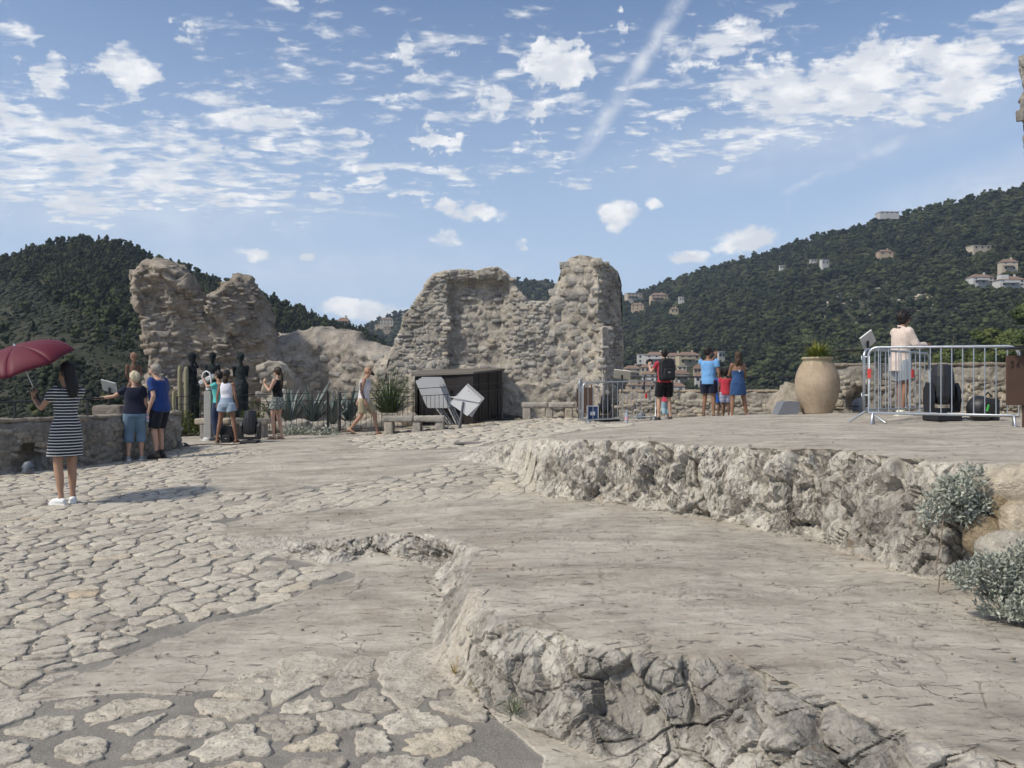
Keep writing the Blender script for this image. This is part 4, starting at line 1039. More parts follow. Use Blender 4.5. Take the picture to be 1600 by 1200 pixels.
# villas: px, py of the base centre, depth, width px, height px (to the eaves), storeys, wall colour key, roof key, turn
HOUSES = [
 (1006, 568, 300, 22, 14, 2, 'white', 'flat', -.25, 'white stepped flat-roofed block left of the backpacker head'),
 (1026, 567, 300, 34, 12, 2, 'white', 'tile', -.1, 'long white apartment house with a tiled roof behind the backpacker head'),
 (1056, 566, 300, 26, 10, 2, 'cream', 'tile', .05, 'cream house with a tiled roof right of the backpacker head'),
 (1078, 568, 300, 34, 13, 2, 'yellow', 'tile', .1, 'cream yellow apartment house at the right end of the white row'),
 (990, 588, 250, 26, 12, 2, 'cream', 'tile', .15, 'cream village house just right of the ruin pillar'),
 (1008, 582, 270, 14, 8, 1, 'cream', 'tile', -.1, 'small tiled cottage above the village houses left of the backpacker'),
 (1014, 595, 220, 22, 10, 2, 'white', 'tile', -.2, 'white village house behind the raised arm of the backpacker'),
 (1004, 612, 190, 44, 10, 1, 'ochre', 'tile', .05, 'ochre house with a wide tiled roof low behind the cream panel'),
 (1066, 594, 230, 26, 10, 2, 'cream', 'tile', .3, 'cream house with a bright tiled roof between the backpacker and the man in blue'),
 (1056, 616, 190, 28, 12, 1, 'white', 'tile', -.1, 'white house with a big orange tiled roof right of the backpacker waist'),
 (1090, 583, 260, 11, 7, 1, 'ochre', 'tile', 0, 'tiny ochre house left of the man in the blue shirt'),
 (1094, 597, 240, 14, 8, 1, 'white', 'tile', 0, 'tiny white house at the elbow of the man in blue'),
 (1128, 560, 360, 10, 10, 1, 'grey', 'flat', .2, 'small grey block house above the man in the blue shirt'),
 (1066, 578, 290, 14, 5, 1, 'cream', 'flat', 0, 'low flat-roofed house below the cream yellow apartment house'),
 (988, 634, 170, 30, 12, 1, 'white', 'flat', 0, 'pale flat-roofed house behind the bars of the back crowd barrier'),
 (992, 468, 640, 24, 10, 2, 'cream', 'flat', .2, 'terraced villa high on the hill beside the ruin pillar'),
 (996, 484, 620, 20, 8, 2, 'ochre', 'tile', -.2, 'ochre villa just below the terraced villa near the pillar'),
 (1031, 470, 640, 26, 9, 2, 'ochre', 'tile', .1, 'long villa on the hill top right of the pillar'),
 (1065, 472, 620, 8, 8, 1, 'white', 'flat', 0, 'small white villa on the hill, right of the long villa'),
 (1054, 489, 560, 12, 6, 1, 'yellow', 'tile', 0, 'small yellow villa alone in the woods'),
 (1222, 420, 640, 7, 5, 1, 'white', 'flat', 0, 'tiny white house high in the wood above the blue shirt man'),
 (1290, 415, 600, 12, 9, 1, 'white', 'flat', .2, 'white cube house in the middle of the wooded hill'),
 (1385, 399, 560, 22, 6, 1, 'ochre', 'tile', 0, 'long low villa on the wooded hill above the clay pot'),
 (1272, 409, 640, 10, 3, 1, 'grey', 'flat', 0, 'thin pale roof showing just left of the white cube house'),
 (1390, 334, 640, 30, 3, 1, 'grey', 'flat', 0, 'pale terrace wall near the ridge of the wooded hill'),
 (1535, 390, 500, 30, 6, 1, 'cream', 'flat', .1, 'pale flat-roofed villa high on the right hill'),
 (1578, 422, 430, 24, 13, 2, 'cream', 'tile', -.1, 'cream two-storey villa with arches near the right edge'),
 (1537, 443, 430, 34, 10, 2, 'white', 'tile', .05, 'white villa with a long tiled roof on the right hill'),
 (1583, 447, 420, 40, 10, 2, 'white', 'tile', -.08, 'blue-white villa with red roof at the right edge'),
 (536, 508, 620, 18, 6, 1, 'cream', 'tile', 0, 'cream villa in the valley gap, leftmost of the far group'),
 (604, 508, 620, 20, 9, 2, 'cream', 'tile', .1, 'cream villa against the trees left of the wide ruin'),
 (592, 511, 640, 12, 4, 1, 'ochre', 'flat', 0, 'ochre villa below its neighbour in the valley gap'),
 (605, 519, 560, 10, 8, 1, 'ochre', 'tile', .2, 'orange-roofed small house nearest the wide ruin edge'),
]
def build_houses():
    wall = {'white': plain('white render', (.50, .49, .47), .9, var=.06, bumpd=0), 'cream': plain('cream render', (.44, .38, .30), .9, var=.08, bumpd=0), 'ochre': plain('ochre render', (.40, .31, .22), .9, var=.08, bumpd=0),
            'grey': plain('grey render', (.42, .41, .40), .9, var=.08, bumpd=0), 'yellow': plain('yellow render', (.42, .36, .25), .9, var=.08, bumpd=0)}
    tile = plain('clay roof tiles', (.20, .135, .10), .95, var=.3, scale=1.2, bumpd=0); flat = plain('flat roof', (.40, .37, .33), .95, bumpd=0); win = plain('dark window', (.03, .035, .04), .3, bumpd=0)
    for i, (px, py, Z, w, h, st, wk, rk, rz, lab) in enumerate(HOUSES):
        fn = hL if (px < 560) else hR; ss = np.linspace(0, 1, 300); q = fn(np.full(300, float(px)), ss); qy = HOR+(EYE-q[:, 2])/q[:, 1]*FPX; Z = float(q[np.argmin(np.abs(qy-(py+1))), 1])*.985
        s = Z/FPX; ww, hh = w*s, h*s; dd = ww*.6; p = P(px, py, Z)
        root = empty('villa', p, rz, lab, 'house'); MB().box((0, dd/2, hh/2-2), (ww, dd, hh+4)).build('wall', wall[wk], root)
        m = MB()
        if rk == 'tile':
            o_ = .35; r = max(1.7, ww*.17); a, b = ww/2+o_, dd/2+o_
            vs = [(-a, -b+dd/2, hh), (a, -b+dd/2, hh), (a, b+dd/2, hh), (-a, b+dd/2, hh), (-a+b*.8, dd/2, hh+r), (a-b*.8, dd/2, hh+r)]
            m.add(vs, [(0, 1, 5, 4), (2, 3, 4, 5), (1, 2, 5), (3, 0, 4), (3, 2, 1, 0)]); rf = m.build('roof', tile, root)
            MB().box((ww*.2, dd/2, hh+r+.2), (.7, .7, 1.4)).build('chimney', wall[wk], rf)
        else: m.box((0, dd/2, hh+.15), (ww+.5, dd+.5, .3)); m.build('roof', flat, root)
        n = max(2, int(ww/3.2)); win_me = None
        for f_ in range(st):
            for k in range(n):
                x = -ww/2+(k+.5)*ww/n; z = hh*(f_+.55)/st; wh = min(1.4, hh/st*.5)
                if win_me is None: win_me = MB().box((0, 0, 0), (1.05, .12, wh)).mesh('window'); win_me.materials.append(win)
                o = bpy.data.objects.new('window', win_me); COL.objects.link(o); o.parent = root; o.location = (x, -.02, z)
        if st == 2 and w > 22: MB().box((-ww*.1, -.9, hh*.5), (ww*.62, 1.8, .18)).box((-ww*.1, -1.75, hh*.5+.5), (ww*.62, .1, .9)).build('balcony', wall[wk], root)
        if w > 36: MB().box((-ww*.30, dd*.3, hh+1.2), (ww*.3, dd*.5, 2.6)).build('upper_storey', wall[wk], root)
build_houses()
def near_house(px, py, h, r):
    top = py-h*FPX/r*.95; m = np.zeros(len(px), bool)
    for q in HOUSES: m |= (np.abs(px-q[0]) < q[3]*.5+2+h*FPX/r*.35) & (py > q[1]-q[4]*.5) & (top < q[1]-q[4]*.25)
    return m
def build_woods():
    pines = [crown_mesh('pine', 100+i, M_PINE) for i in range(5)]; scr = [crown_mesh('bush', 200+i, M_SCRUB, 90) for i in range(4)]; con = [crown_mesh('conifer', 300+i, M_PINE) for i in range(3)]
    rg = np.random.default_rng(5)
    # right hill: even spacing on the slope, thinner over the bare patch
    def sample(fn, x0, x1, n, p_s=1.):
        px = rg.uniform(x0, x1, n); s = rg.random(n)**p_s; return px, s, fn(px, s)
    px, s, p = sample(hR, 490, 2100, 58000, .75); sy = HOR+(EYE-p[:, 2])/p[:, 1]*FPX
    d = fbm(np.stack([px*.008, sy*.02, 0*px], 1), 1., 3, s=8); bare = ((px-1385)/120)**2+((sy-492)/34)**2; bare2 = ((px-1075)/60)**2+((sy-546)/9)**2
    keep = (rg.random(len(px)) < np.clip(.50+d*.5, .2, 1)*np.where(bare < 1, .16, 1)*np.where(bare2 < 1, .2, 1)) & (rg.random(len(px)) < np.clip(p[:, 1]/520, .35, 1)**1.)
    p = p[keep]; n = len(p); h = 3.6+5.2*rg.random(n)**1.8; h *= np.where(p[:, 1] < 330, .75, 1); k = ~near_house(px[keep], sy[keep], h, p[:, 1]); p, h = p[k], h[k]; n = len(p); w = h*rg.uniform(.8, 1.35, n)
    scatter_gn('forest', p-[0, 0, 1.2], np.stack([w, w, h], 1), rg.uniform(0, 6.28, n), rg.integers(0, 5, n), pines)
    n = 9000; px, s, p = sample(hR, 490, 2100, n, .8); sy = HOR+(EYE-p[:, 2])/p[:, 1]*FPX; h = rg.uniform(2, 5, n); k = ~near_house(px, sy, h*1.1, p[:, 1]); p = p[k]; h = h[k]; n = len(p)
    scatter_gn('undergrowth', p-[0, 0, .3], np.stack([h*1.3, h*1.3, h*1.5], 1), rg.uniform(0, 6.28, n), rg.integers(0, 4, n), scr)
    # left hill: scrub low down, dark conifers towards the top
    px, s, p = sample(hL, -500, 720, 40000, .8); sy = HOR+(EYE-p[:, 2])/p[:, 1]*FPX; d = fbm(np.stack([px*.012, sy*.03, 0*px], 1), 1., 3, s=18); rocky = ((px-470)/110)**2+((sy-512)/30)**2
    keep = rg.random(len(px)) < np.clip(.5+d*.7, .12, 1)*np.where(rocky < 1, .22, 1); q = p[keep]; n = len(q); h = rg.uniform(.5, 1.7, n)*np.clip(q[:, 1]/200, .5, 1.3)
    scatter_gn('scrub', q-[0, 0, .2], np.stack([h*1.5, h*1.5, h*1.4], 1), rg.uniform(0, 6.28, n), rg.integers(0, 4, n), scr)
    px, s, p = sample(hL, -500, 700, 17000, .5); sy = HOR+(EYE-p[:, 2])/p[:, 1]*FPX; d = fbm(np.stack([px*.01, sy*.03, 0*px], 1), 1., 3, s=28)
    up = np.interp(px, [-500, 40, 90, 160, 260, 420, 600], [.97, .93, .74, .62, .55, .84, .80]); keep = (s+d*.10 > up) & (rg.random(len(px)) < .62); keep |= rg.random(len(px)) < .02
    p = p[keep]; n = len(p); h = rg.uniform(2.0, 4.3, n)
    scatter_gn('forest', p-[0, 0, .5], np.stack([h*.95, h*.95, h*1.1], 1), rg.uniform(0, 6.28, n), rg.integers(0, 6, n), con+pines[:3])
    # trees one can tell apart
    tr = bpy.data.meshes.new('trunk'); mb = MB().tube([(0, 0, -.3), (.02, .01, .3), (.0, .03, .7)], [.035, .028, .015], 7); trm = mb.mesh('trunk'); trm.materials.append(M_BARK)
    def tree(pt, w, h, me, lab, grp):
        r = empty('pine_tree', pt, rg.uniform(0, 6.28), lab, 'tree', grp); r.scale = (w, w, h)
        for nm, mm in (('crown', me), ('trunk', trm)):
            o = bpy.data.objects.new(nm, mm); COL.objects.link(o); o.parent = r
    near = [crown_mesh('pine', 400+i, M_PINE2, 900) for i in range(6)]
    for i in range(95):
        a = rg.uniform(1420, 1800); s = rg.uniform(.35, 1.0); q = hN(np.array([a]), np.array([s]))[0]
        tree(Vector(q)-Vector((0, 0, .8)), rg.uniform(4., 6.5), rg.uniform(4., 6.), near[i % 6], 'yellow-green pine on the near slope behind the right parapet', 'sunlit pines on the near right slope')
    for i in range(60):
        a = rg.uniform(255, 590); q = hL(np.array([a]), np.array([rg.uniform(.96, 1.0)]))[0]; h = rg.uniform(2.4, 4.6)
        tree(Vector(q)-Vector((0, 0, .4)), h*.8, h*1.1, (con+pines)[i % 8], 'dark pine on the skyline of the left hill', 'pines along the left skyline')
    for i in range(80):
        a = rg.uniform(985, 1610); q = hR(np.array([a]), np.array([rg.uniform(.985, 1.0)]))[0]; h = rg.uniform(4, 7)
        tree(Vector(q)-Vector((0, 0, .9)), h*1.05, h, pines[i % 5], 'dark round pine on the ridge of the right hill', 'pines along the right ridge')
    # rocks among the scrub on the left shoulder
    rk = mats_shared(M_PALEW); n = 420; px = rg.uniform(385, 590, n); s = rg.uniform(.6, .97, n); p = hL(px, s); sc = rg.uniform(.6, 2.4, n)
    scatter_gn('outcrop', p, np.stack([sc*1.5, sc, sc*.8], 1), rg.uniform(0, 6.28, n), rg.integers(0, 12, n), rk)
    n = 260; px = rg.uniform(1290, 1500, n); s = rg.uniform(.4, .75, n); p = hR(px, s); sc = rg.uniform(.6, 2.2, n)
    scatter_gn('outcrop', p, np.stack([sc*1.6, sc, sc*.7], 1), rg.uniform(0, 6.28, n), rg.integers(0, 12, n), rk)
build_woods()

hz_m = bpy.data.materials.new('haze'); hz_m.use_nodes = True; _nt = hz_m.node_tree; _nt.nodes.clear()
_o = _nt.nodes.new('ShaderNodeOutputMaterial'); _v = _nt.nodes.new('ShaderNodeVolumePrincipled'); _v.inputs['Color'].default_value = (.66, .80, 1.0, 1); _v.inputs['Density'].default_value = 0.00019; _v.inputs['Anisotropy'].default_value = .2
_nt.links.new(_v.outputs[0], _o.inputs['Volume'])
hz = MB().box((200, 480, 60), (4200, 2700, 320)).build('haze', hz_m); hz['kind'] = 'stuff'; hz.display_type = 'WIRE'

# ================================================================== THINGS ON THE TERRACE
BLACK = plain('black painted iron', (.018, .018, .020), .45, spec=.5, bumpd=.0005)
BLKPL = plain('black plastic housing', (.016, .017, .021), .5, spec=.45, var=.25)
GALV = plain('galvanised steel', (.50, .53, .56), .38, metal=.85, var=.15, scale=14)
GREYM = plain('grey painted metal', (.42, .42, .41), .45, metal=.2)
RUST = plain('brown oxidised steel', (.085, .048, .034), .8, var=.35, scale=5)
SHED = plain('dark brown shed panel', (.016, .012, .012), .6, var=.15)
WHITE = plain('white board', (.68, .68, .67), .5, var=.05, bumpd=0)
CREAM = plain('cream panel', (.62, .60, .52), .5, var=.05, bumpd=0)
BENCH = mat_masonry('pale bench stone', [(.28, .26, .23), (.40, .375, .335), (.49, .46, .415), (.58, .55, .50)], dirt=.3)
def rail(name, pts, z, lab, posts, foot, h, mat=BLACK, r=.018, group=None):
    """top rail over a parapet on separate posts"""
    t = empty(name, Vector(pts[0])*1., 0, lab, 'railing', group); o = Vector(pts[0])
    P3 = [Vector((a, b, z_)) - Vector((o.x, o.y, o.z)) for a, b, z_ in pts]; MB().tube(P3, r, 8).build('top_rail', mat, t)
    for a, b, z0, z1 in posts: MB().box((a-o.x, b-o.y, (z0+z1)/2-o.z), (.035, .035, z1-z0)).build('post', mat, t)
    return t
# rail on the left parapet
lr = [(-13.6, 10.0, 1.30), (-9.98, 11.95, 1.22), (-8.0, 13.3, 1.24), (-7.45, 14.3, 1.27), (-7.3, 15.2, 1.30), (-7.22, 16.4, 1.34), (-7.22, 17.5, 1.38)]
rail('railing', lr, 0, 'black rail on thin posts along the left curved parapet', [(-7.98, 13.35, .95, 1.24), (-7.42, 14.55, .95, 1.28), (-7.26, 15.7, .95, 1.31), (-7.22, 17.45, .95, 1.5), (-9.9, 12.1, .95, 1.22)], 0, 0)
rail('railing', [(3.0, 22.7, 1.78), (5.0, 22.4, 1.78), (7.7, 22.1, 1.78)], 0, 'black rail on the pale back parapet behind the visitors', [(3.6, 22.65, 1.36, 1.78), (4.35, 22.5, 1.36, 1.78), (5.8, 22.35, 1.36, 1.78), (7.0, 22.2, 1.36, 1.78), (7.5, 22.1, 1.36, 1.78)], 0, 0)
rail('railing', [(5.55, 15.9, 2.16), (7.0, 15.6, 2.20), (9.0, 15.05, 2.22), (11.2, 14.5, 2.28)], 0, 'black rail on the right parapet behind the boy in the pink jacket', [(6.0, 15.8, 1.88, 2.16), (7.35, 15.5, 1.88, 2.20), (8.1, 15.3, 1.88, 2.21), (9.2, 15.0, 1.88, 2.22), (10.4, 14.7, 1.88, 2.25)], 0, 0)
# barred fence round the garden
def fence(pts, lab, top=1.05, low=.86, step=.13, base=.10):
    t = empty('garden_fence', Vector((*pts[0], gz(*pts[0]))), 0, lab, 'fence', 'black barred fences round the planted bed'); o = t.location.copy(); bar = MB().box((0, 0, (low+base)/2), (.012, .012, low-base)).mesh('bar'); bar.materials.append(BLACK)
    for i in range(len(pts)-1):
        a, b = Vector((*pts[i], gz(*pts[i]))), Vector((*pts[i+1], gz(*pts[i+1]))); L = (b-a).length
        for z in (top, low, base): MB().beam(a-o+Vector((0, 0, z)), b-o+Vector((0, 0, z)), .022 if z == top else .016, .018).build('rail', BLACK, t)
        n = int(L/step)
        for k in range(1, n):
            q = bpy.data.objects.new('bar', bar); COL.objects.link(q); q.parent = t; q.location = a.lerp(b, k/n)-o
        for e in ((a, b) if i == 0 else (b,)): MB().box(e-o+Vector((0, 0, top/2)), (.04, .04, top)).build('post', BLACK, t)
    return t
FY = 21.3
fence([(-8.3, 20.6), (X(350, 21), 21.0), (X(430, FY), FY)], 'black barred fence behind the left stone bench and coin telescope')
fence([(X(430, FY), FY), (X(512, FY), FY+.1)], 'black barred fence behind the woman in the black top')
fence([(X(530, FY), FY+.1), (X(655, 21.6), 21.4), ], 'black barred fence behind the walking bearded man')
fence([(X(655, 21.6), 21.4), (X(720, 20.8), 20.7), (X(785, 22.3), 22.2)], 'black barred fence bending round the dark metal shed')
# narrow gate, closely barred
g = empty('garden_gate', (X(520, 21.2), 21.2, gz(X(520, 21.2), 21.2)), 0, 'narrow black gate with close bars left of the walking bearded man', 'gate')
MB().tube([(-.14, 0, 0), (-.14, 0, 1.12), (.14, 0, 1.12), (.14, 0, 0)], .016, 6).build('frame', BLACK, g)
for k in range(6): MB().box((-.11+k*.044, 0, .56), (.010, .010, 1.05)).build('bar', BLACK, g)

# stone benches
def bench(px0, px1, py, Z, legs, lab, top=.47, dep=.45):
    a, b = X(px0, Z), X(px1, Z); cx = (a+b)/2; z = EYE-(py-HOR)/FPX*Z; t = empty('stone_bench', (cx, Z, z), 0, lab, 'bench', 'stone benches along the terrace edge'); L = b-a
    n = 2
    for k in range(n):
        me = prism_me([plan([(-L/2+k*L/n+.004, -.02), (-L/2+(k+1)*L/n-.004, -.02), (-L/2+(k+1)*L/n-.004, dep), (-L/2+k*L/n+.004, dep)], top-.15, top)], .03); rough_up(me, [(3., .012, 3), (12., .012, 2)], 7+k+int(px0)); link('seat', me, BENCH, t)
    for k, u in enumerate(legs):
        me = prism_me([plan([(u*L-.11, 0), (u*L+.11, 0), (u*L+.11, dep-.04), (u*L-.11, dep-.04)], -.15, top-.15)], .035); rough_up(me, [(5., .015, 3)], 9+k); link('leg', me, BENCH, t)
bench(303, 416, 684, 20.2, (-.36, .0, .40), 'left pale stone bench behind the coin telescope')
bench(597, 694, 680, 20.3, (-.40, .05, .42), 'middle pale stone bench in front of the barred fence and shed')
bench(815, 899, 656, 22.3, (-.40, .02, .38), 'right grey stone bench against the wide ruin')

# dark metal shed
z0 = gz(X(715, 22.2), 22.2)-.05
shed = empty('metal_shed', (X(715, 22.2), 22.2, z0), 0, 'dark brown sheet metal shed against the wide ruin behind the diamond signs', 'shed'); c = shed.location
pa, pb, pc = P(648, 600, 23.2), P(740, 600, 21.9), P(784, 600, 23.4)
H = [1.42, 1.36, 1.50]
def panel(a, b, ha, hb, n, par):
    for k in range(n):
        q0, q1 = a.lerp(b, k/n), a.lerp(b, (k+1)/n); h0, h1 = ha+(hb-ha)*k/n, ha+(hb-ha)*(k+1)/n; d = (q1-q0).normalized(); nn = Vector((d.y, -d.x, 0))*.012*(1 if k % 2 else -.2)
        vs = []
        for off in (nn, nn+Vector((-d.y, d.x, 0))*.03):
            vs += [Vector((q0.x, q0.y, z0))+off+d*.002-c, Vector((q1.x, q1.y, z0))+off-d*.002-c, Vector((q1.x, q1.y, z0+h1))+off-d*.002-c, Vector((q0.x, q0.y, z0+h0))+off+d*.002-c]
        MB().add(vs, [(0, 1, 2, 3), (7, 6, 5, 4), (0, 4, 5, 1), (1, 5, 6, 2), (2, 6, 7, 3), (3, 7, 4, 0)]).build('panel', SHED, par)
panel(pa, pb, 1.36, 1.40, 4, shed); panel(pb, pc, 1.40, 1.52, 6, shed)
rv = [Vector((p.x, p.y, z0+h))-c for p, h in ((pa+Vector((-.1, -.05, 0)), 1.36), (pb+Vector((0, -.08, 0)), 1.40), (pc+Vector((.08, 0, 0)), 1.53), (pc+Vector((-.1, 1.2, 0)), 1.60), (pa+Vector((0, 1., 0)), 1.50))]
MB().add(rv+[v+Vector((0, 0, .05)) for v in rv], [(4, 3, 2, 1, 0), (5, 6, 7, 8, 9)]+[(i, (i+1) % 5, (i+1) % 5+5, i+5) for i in range(5)]).build('roof', plain('shed roof', (.13, .115, .10), .8), shed)
# stacked leaning sign boards
for k, (x0, lab) in enumerate(((0, 'foremost pale grey sign board leaning on the left of the shed'), (.10, 'second pale grey sign board in the leaning stack'), (.2, 'rearmost pale grey sign board in the leaning stack'))):
    b0 = P(690-k*2, 668, 21.75+k*.12); t = empty('leaning_sign', b0, 0, lab, 'sign', 'sign boards leaning on the shed')
    f = lambda u, v, w: Vector((-.72+u*.62+v*0+(1-v)*.55+.10*k, .02+v*.18+w, v*1.22+.02+.05*k*v))
    rr = [(.0, .06), (.06, 0), (.94, 0), (1, .06), (1, .94), (.94, 1), (.06, 1), (0, .94)]
    MB().prism([(u, v) for u, v in [(a*.95, .40+b*.60) for a, b in rr]], 0, .02, lambda u, v, w: f(u, v, w)).build('board', plain('pale grey board', (.40, .40, .40), .5), t)
    MB().beam(f(.06, .92, .03), f(.62, .0, .03), .03).beam(f(.85, .95, .03), f(.95, .0, .03), .035).build('leg', GREYM, t)
# diamond of white boards on a pole
t = empty('diamond_sign', P(722, 672, 20.6), 0, 'white diamond sign with red marks on a grey pole in front of the shed', 'sign')
F = lambda px, py, dy=0.: P(px, py, 20.55+dy)-t.location
MB().tube([F(717, 672), F(724, 628)], .03, 8).build('pole', plain('dark grey pole', (.12, .12, .13), .5), t)
for k, (poly, dy, mat) in enumerate((([(731, 599), (757, 622), (737, 652), (702, 629)], .05, 'pale grey board'), ([(728, 602), (752, 624), (740, 640), (712, 628), (716, 617)], .02, 'white board'),
                                     ([(701, 620), (716, 619), (724, 609), (733, 613), (752, 627), (748, 629), (722, 624)], -.02, 'white board'), ([(708, 625), (750, 631), (730, 650), (704, 631)], 0., 'white board'))):
    MB().prism([tuple((F(a, b).x, F(a, b).z)) for a, b in poly], dy, dy+.015, lambda u, v, w: Vector((u, w+F(722, 628).y, v))).build('board', MATS[mat], t)
red = plain('red print', (.55, .08, .07), .5, bumpd=0)
m = MB()
for a, b, r_ in ((733, 611, 2.), (737, 614, 1.4), (742, 617, 1.8), (746, 621, 1.)):
    q = F(a, b); m.box((q.x, q.y+.0-.025, q.z), (r_*.016, .002, r_*.010))
m.build('print', red, t)
# black tarpaulin and metal plate, small stones
def heap(name, c, s, mat, seed, lab, cat, amp=.35):
    o = boulder(name, c, s, mat, seed, 3, amp); return tag(o, lab, cat)
TARP = plain('black tarpaulin', (.012, .013, .015), .4, spec=.5)
heap('tarpaulin', P(795, 655, 22.9), (.42, .25, .12), TARP, 61, 'crumpled black tarpaulin on the ground right of the shed', 'tarpaulin')
p = unproj(731, 694); tag(MB().box((0, 0, .0), (.50, .34, .02), bev=.005).build('drain_plate', plain('worn metal plate', (.16, .15, .14), .7)), 'flat dark metal plate set in the paving in front of the middle bench', 'plate').location = p+Vector((0, 0, .022))

# crowd barriers
def barrier(A, B, lab, h=1.08, nb=14, red_at=None, feet=((.06, 1), (.94, 1))):
    A, B = Vector(A), Vector(B); d = (B-A); L = d.length; t = empty('crowd_barrier', A, math.atan2(d.y, d.x), lab, 'barrier', 'galvanised crowd barriers'); sl_ = d.z/L
    q = lambda x, z: Vector((x, 0, z+sl_*x)); r = .12; arc = lambda cx, cz, a0, a1: [q(cx+r*math.cos(R(a)), cz+r*math.sin(R(a))) for a in np.linspace(a0, a1, 6)]
    pts = [q(0, .18), q(0, h-r)]+arc(r, h-r, 180, 90)+arc(L-r, h-r, 90, 0)+[q(L, h-r), q(L, .18)]
    MB().tube(pts, .019, 8, closed=True).build('frame', GALV, t)
    bar = MB().tube([(0, 0, .18), (0, 0, h-.01)], .0075, 6).mesh('bar'); bar.materials.append(GALV)
    for k in range(nb):
        x = L*(k+1)/(nb+1); o = bpy.data.objects.new('bar', bar); COL.objects.link(o); o.parent = t; o.location = q(x, 0); 
    for u, _ in feet:
        x = u*L
        MB().tube([q(x, .20), q(x, .17)+Vector((0, 0, 0)), q(x, 0)+Vector((0, -.27, 0))], .018, 7).tube([q(x, .17), q(x, 0)+Vector((0, .27, 0))], .018, 7).build('foot', GALV, t)
    for z in (.95, .42): MB().tube([q(-.01, z), q(-.07, z), q(-.07, z-.06)], .008, 5).build('hook', GALV, t)
    if red_at is not None:
        MB().box(q(red_at, .72), (.045, .045, .13)).build('sticker', plain('red sticker', (.52, .05, .045), .5, bumpd=0), t)
    return t
barrier(P(1357, 665, 11.5), P(1592, 672, 10.7), 'galvanised crowd barrier nearest the camera, in front of the boy in pink', 1.08, 13, .01, ((.03, 1), (.97, 1)))
barrier(P(1350, 660, 11.9), P(1452, 655, 13.3), 'second crowd barrier standing at an angle behind the front one, beside the boy in pink', 1.05, 12, 1.55, ((.04, 1), (.9, 1)))
barrier(P(911, 668, 20.4), P(1024, 662, 21.2), 'crowd barrier at the back in front of the blue crate and black bag', 1.10, 14, 1.80, ((.05, 1), (.96, 1)))
barrier(P(905, 664, 20.9), P(913, 667, 20.5)+Vector((0, .5, 0)), 'end-on crowd barrier at the left end of the back one', 1.15, 2, None, ((.5, 1),))

# amphora
def pot_mat():
    m, nt, b = newmat('sandy terracotta'); co = objco(nt); n = noise(nt, co, 3.2, 6., .65, .5); n2 = noise(nt, co, 18., 5., .65)
    c = ramp(nt, n*.6+n2*.4, [(.3, (.26, .195, .135)), (.5, (.355, .28, .20)), (.7, (.46, .375, .28))]); z = node(nt, 'ShaderNodeSeparateXYZ', 2, None, i0=co)
    c = mixc(nt, sstep(z+n*.1, .88, .98, 0., .45), c, (.50, .43, .30)); put(nt, b.inputs['Base Color'], c); b.inputs['Roughness'].default_value = .9
    put(nt, b.inputs['Normal'], bump(nt, n+n2*.4, .7, .012)); return m
pz = gz(X(1277, 14.6), 14.6)
pot = empty('clay_pot', (X(1277, 14.6), 14.6, pz-.01), 0, 'big egg-shaped sandy clay pot with a plant at the right parapet', 'pot')
prof = [(.20, 0), (.24, .0), (.25, .04), (.27, .10), (.31, .20), (.355, .34), (.378, .48), (.375, .60), (.35, .72), (.30, .84), (.255, .91), (.235, .94), (.25, .955), (.268, .97), (.268, .99), (.255, 1.0), (.225, 1.0), (.215, .93)]
MB().lathe([(r_, z_) for r_, z_ in prof], n=40).build('body', pot_mat(), pot)
MB().lathe([(.214, .92), (.02, .95)], n=20).build('soil', plain('soil', (.06, .045, .03), 1.), pot)

# plants: leaves as real blades
def leaf_mat(name, a, b_, rough=.55, spec=.3): 
    m, nt, b = newmat(name); co = objco(nt); isl = node(nt, 'ShaderNodeNewGeometry', 8); n = noise(nt, co, 6., 3., .5)
    put(nt, b.inputs['Base Color'], mixc(nt, n*.4+isl*.6, a, b_)); b.inputs['Roughness'].default_value = rough; b.inputs['Specular IOR Level'].default_value = spec; return m
def blades(n, base_r, L, w, spread, droop, seed, up=.0, seg=5, fold=.0, zr=(0, 0)):
    """tapering curved blades from a common foot"""
    rg = np.random.default_rng(seed); V = []; F = []
    for i in range(n):
        a = rg.uniform(0, 6.283); tilt = rg.uniform(*spread); l = L*rg.uniform(.65, 1.05); b = len(V); d = np.array([math.cos(a), math.sin(a)]); side = np.array([-d[1], d[0], 0.]); p = np.array([d[0]*base_r*rg.random(), d[1]*base_r*rg.random(), rg.uniform(*zr)]); th = tilt
        for k in range(seg+1):
            t = k/seg; ww = w*(1-t)**.7*(.6+.8*t*(1-t)+.4*(1-t)) if k < seg else .002
            V += [tuple(p+side*ww/2+np.array([0, 0, fold*ww])), tuple(p-side*ww/2+np.array([0, 0, fold*ww]))] if fold == 0 else [tuple(p+side*ww/2+np.array([-d[0]*fold*ww, -d[1]*fold*ww, fold*ww*.5])), tuple(p-side*ww/2+np.array([-d[0]*fold*ww, -d[1]*fold*ww, fold*ww*.5]))]
            s = l/seg; p = p+np.array([d[0]*math.sin(th)*s, d[1]*math.sin(th)*s, math.cos(th)*s]); th += droop/seg
        for k in range(seg): F.append((b+2*k, b+2*k+1, b+2*k+3, b+2*k+2))
    return V, F
def blade_mesh(name, *a, mat=None, **k):
    V, F = blades(*a, **k); me = npmesh(name, V, F, True); me.materials.append(mat); return me
M_AGAVE = leaf_mat('blue-green agave', (.085, .115, .105), (.17, .215, .20)); M_YUC = leaf_mat('green grass blades', (.045, .075, .028), (.11, .15, .055)); M_YUC2 = leaf_mat('green potted leaves', (.075, .115, .03), (.20, .25, .075))
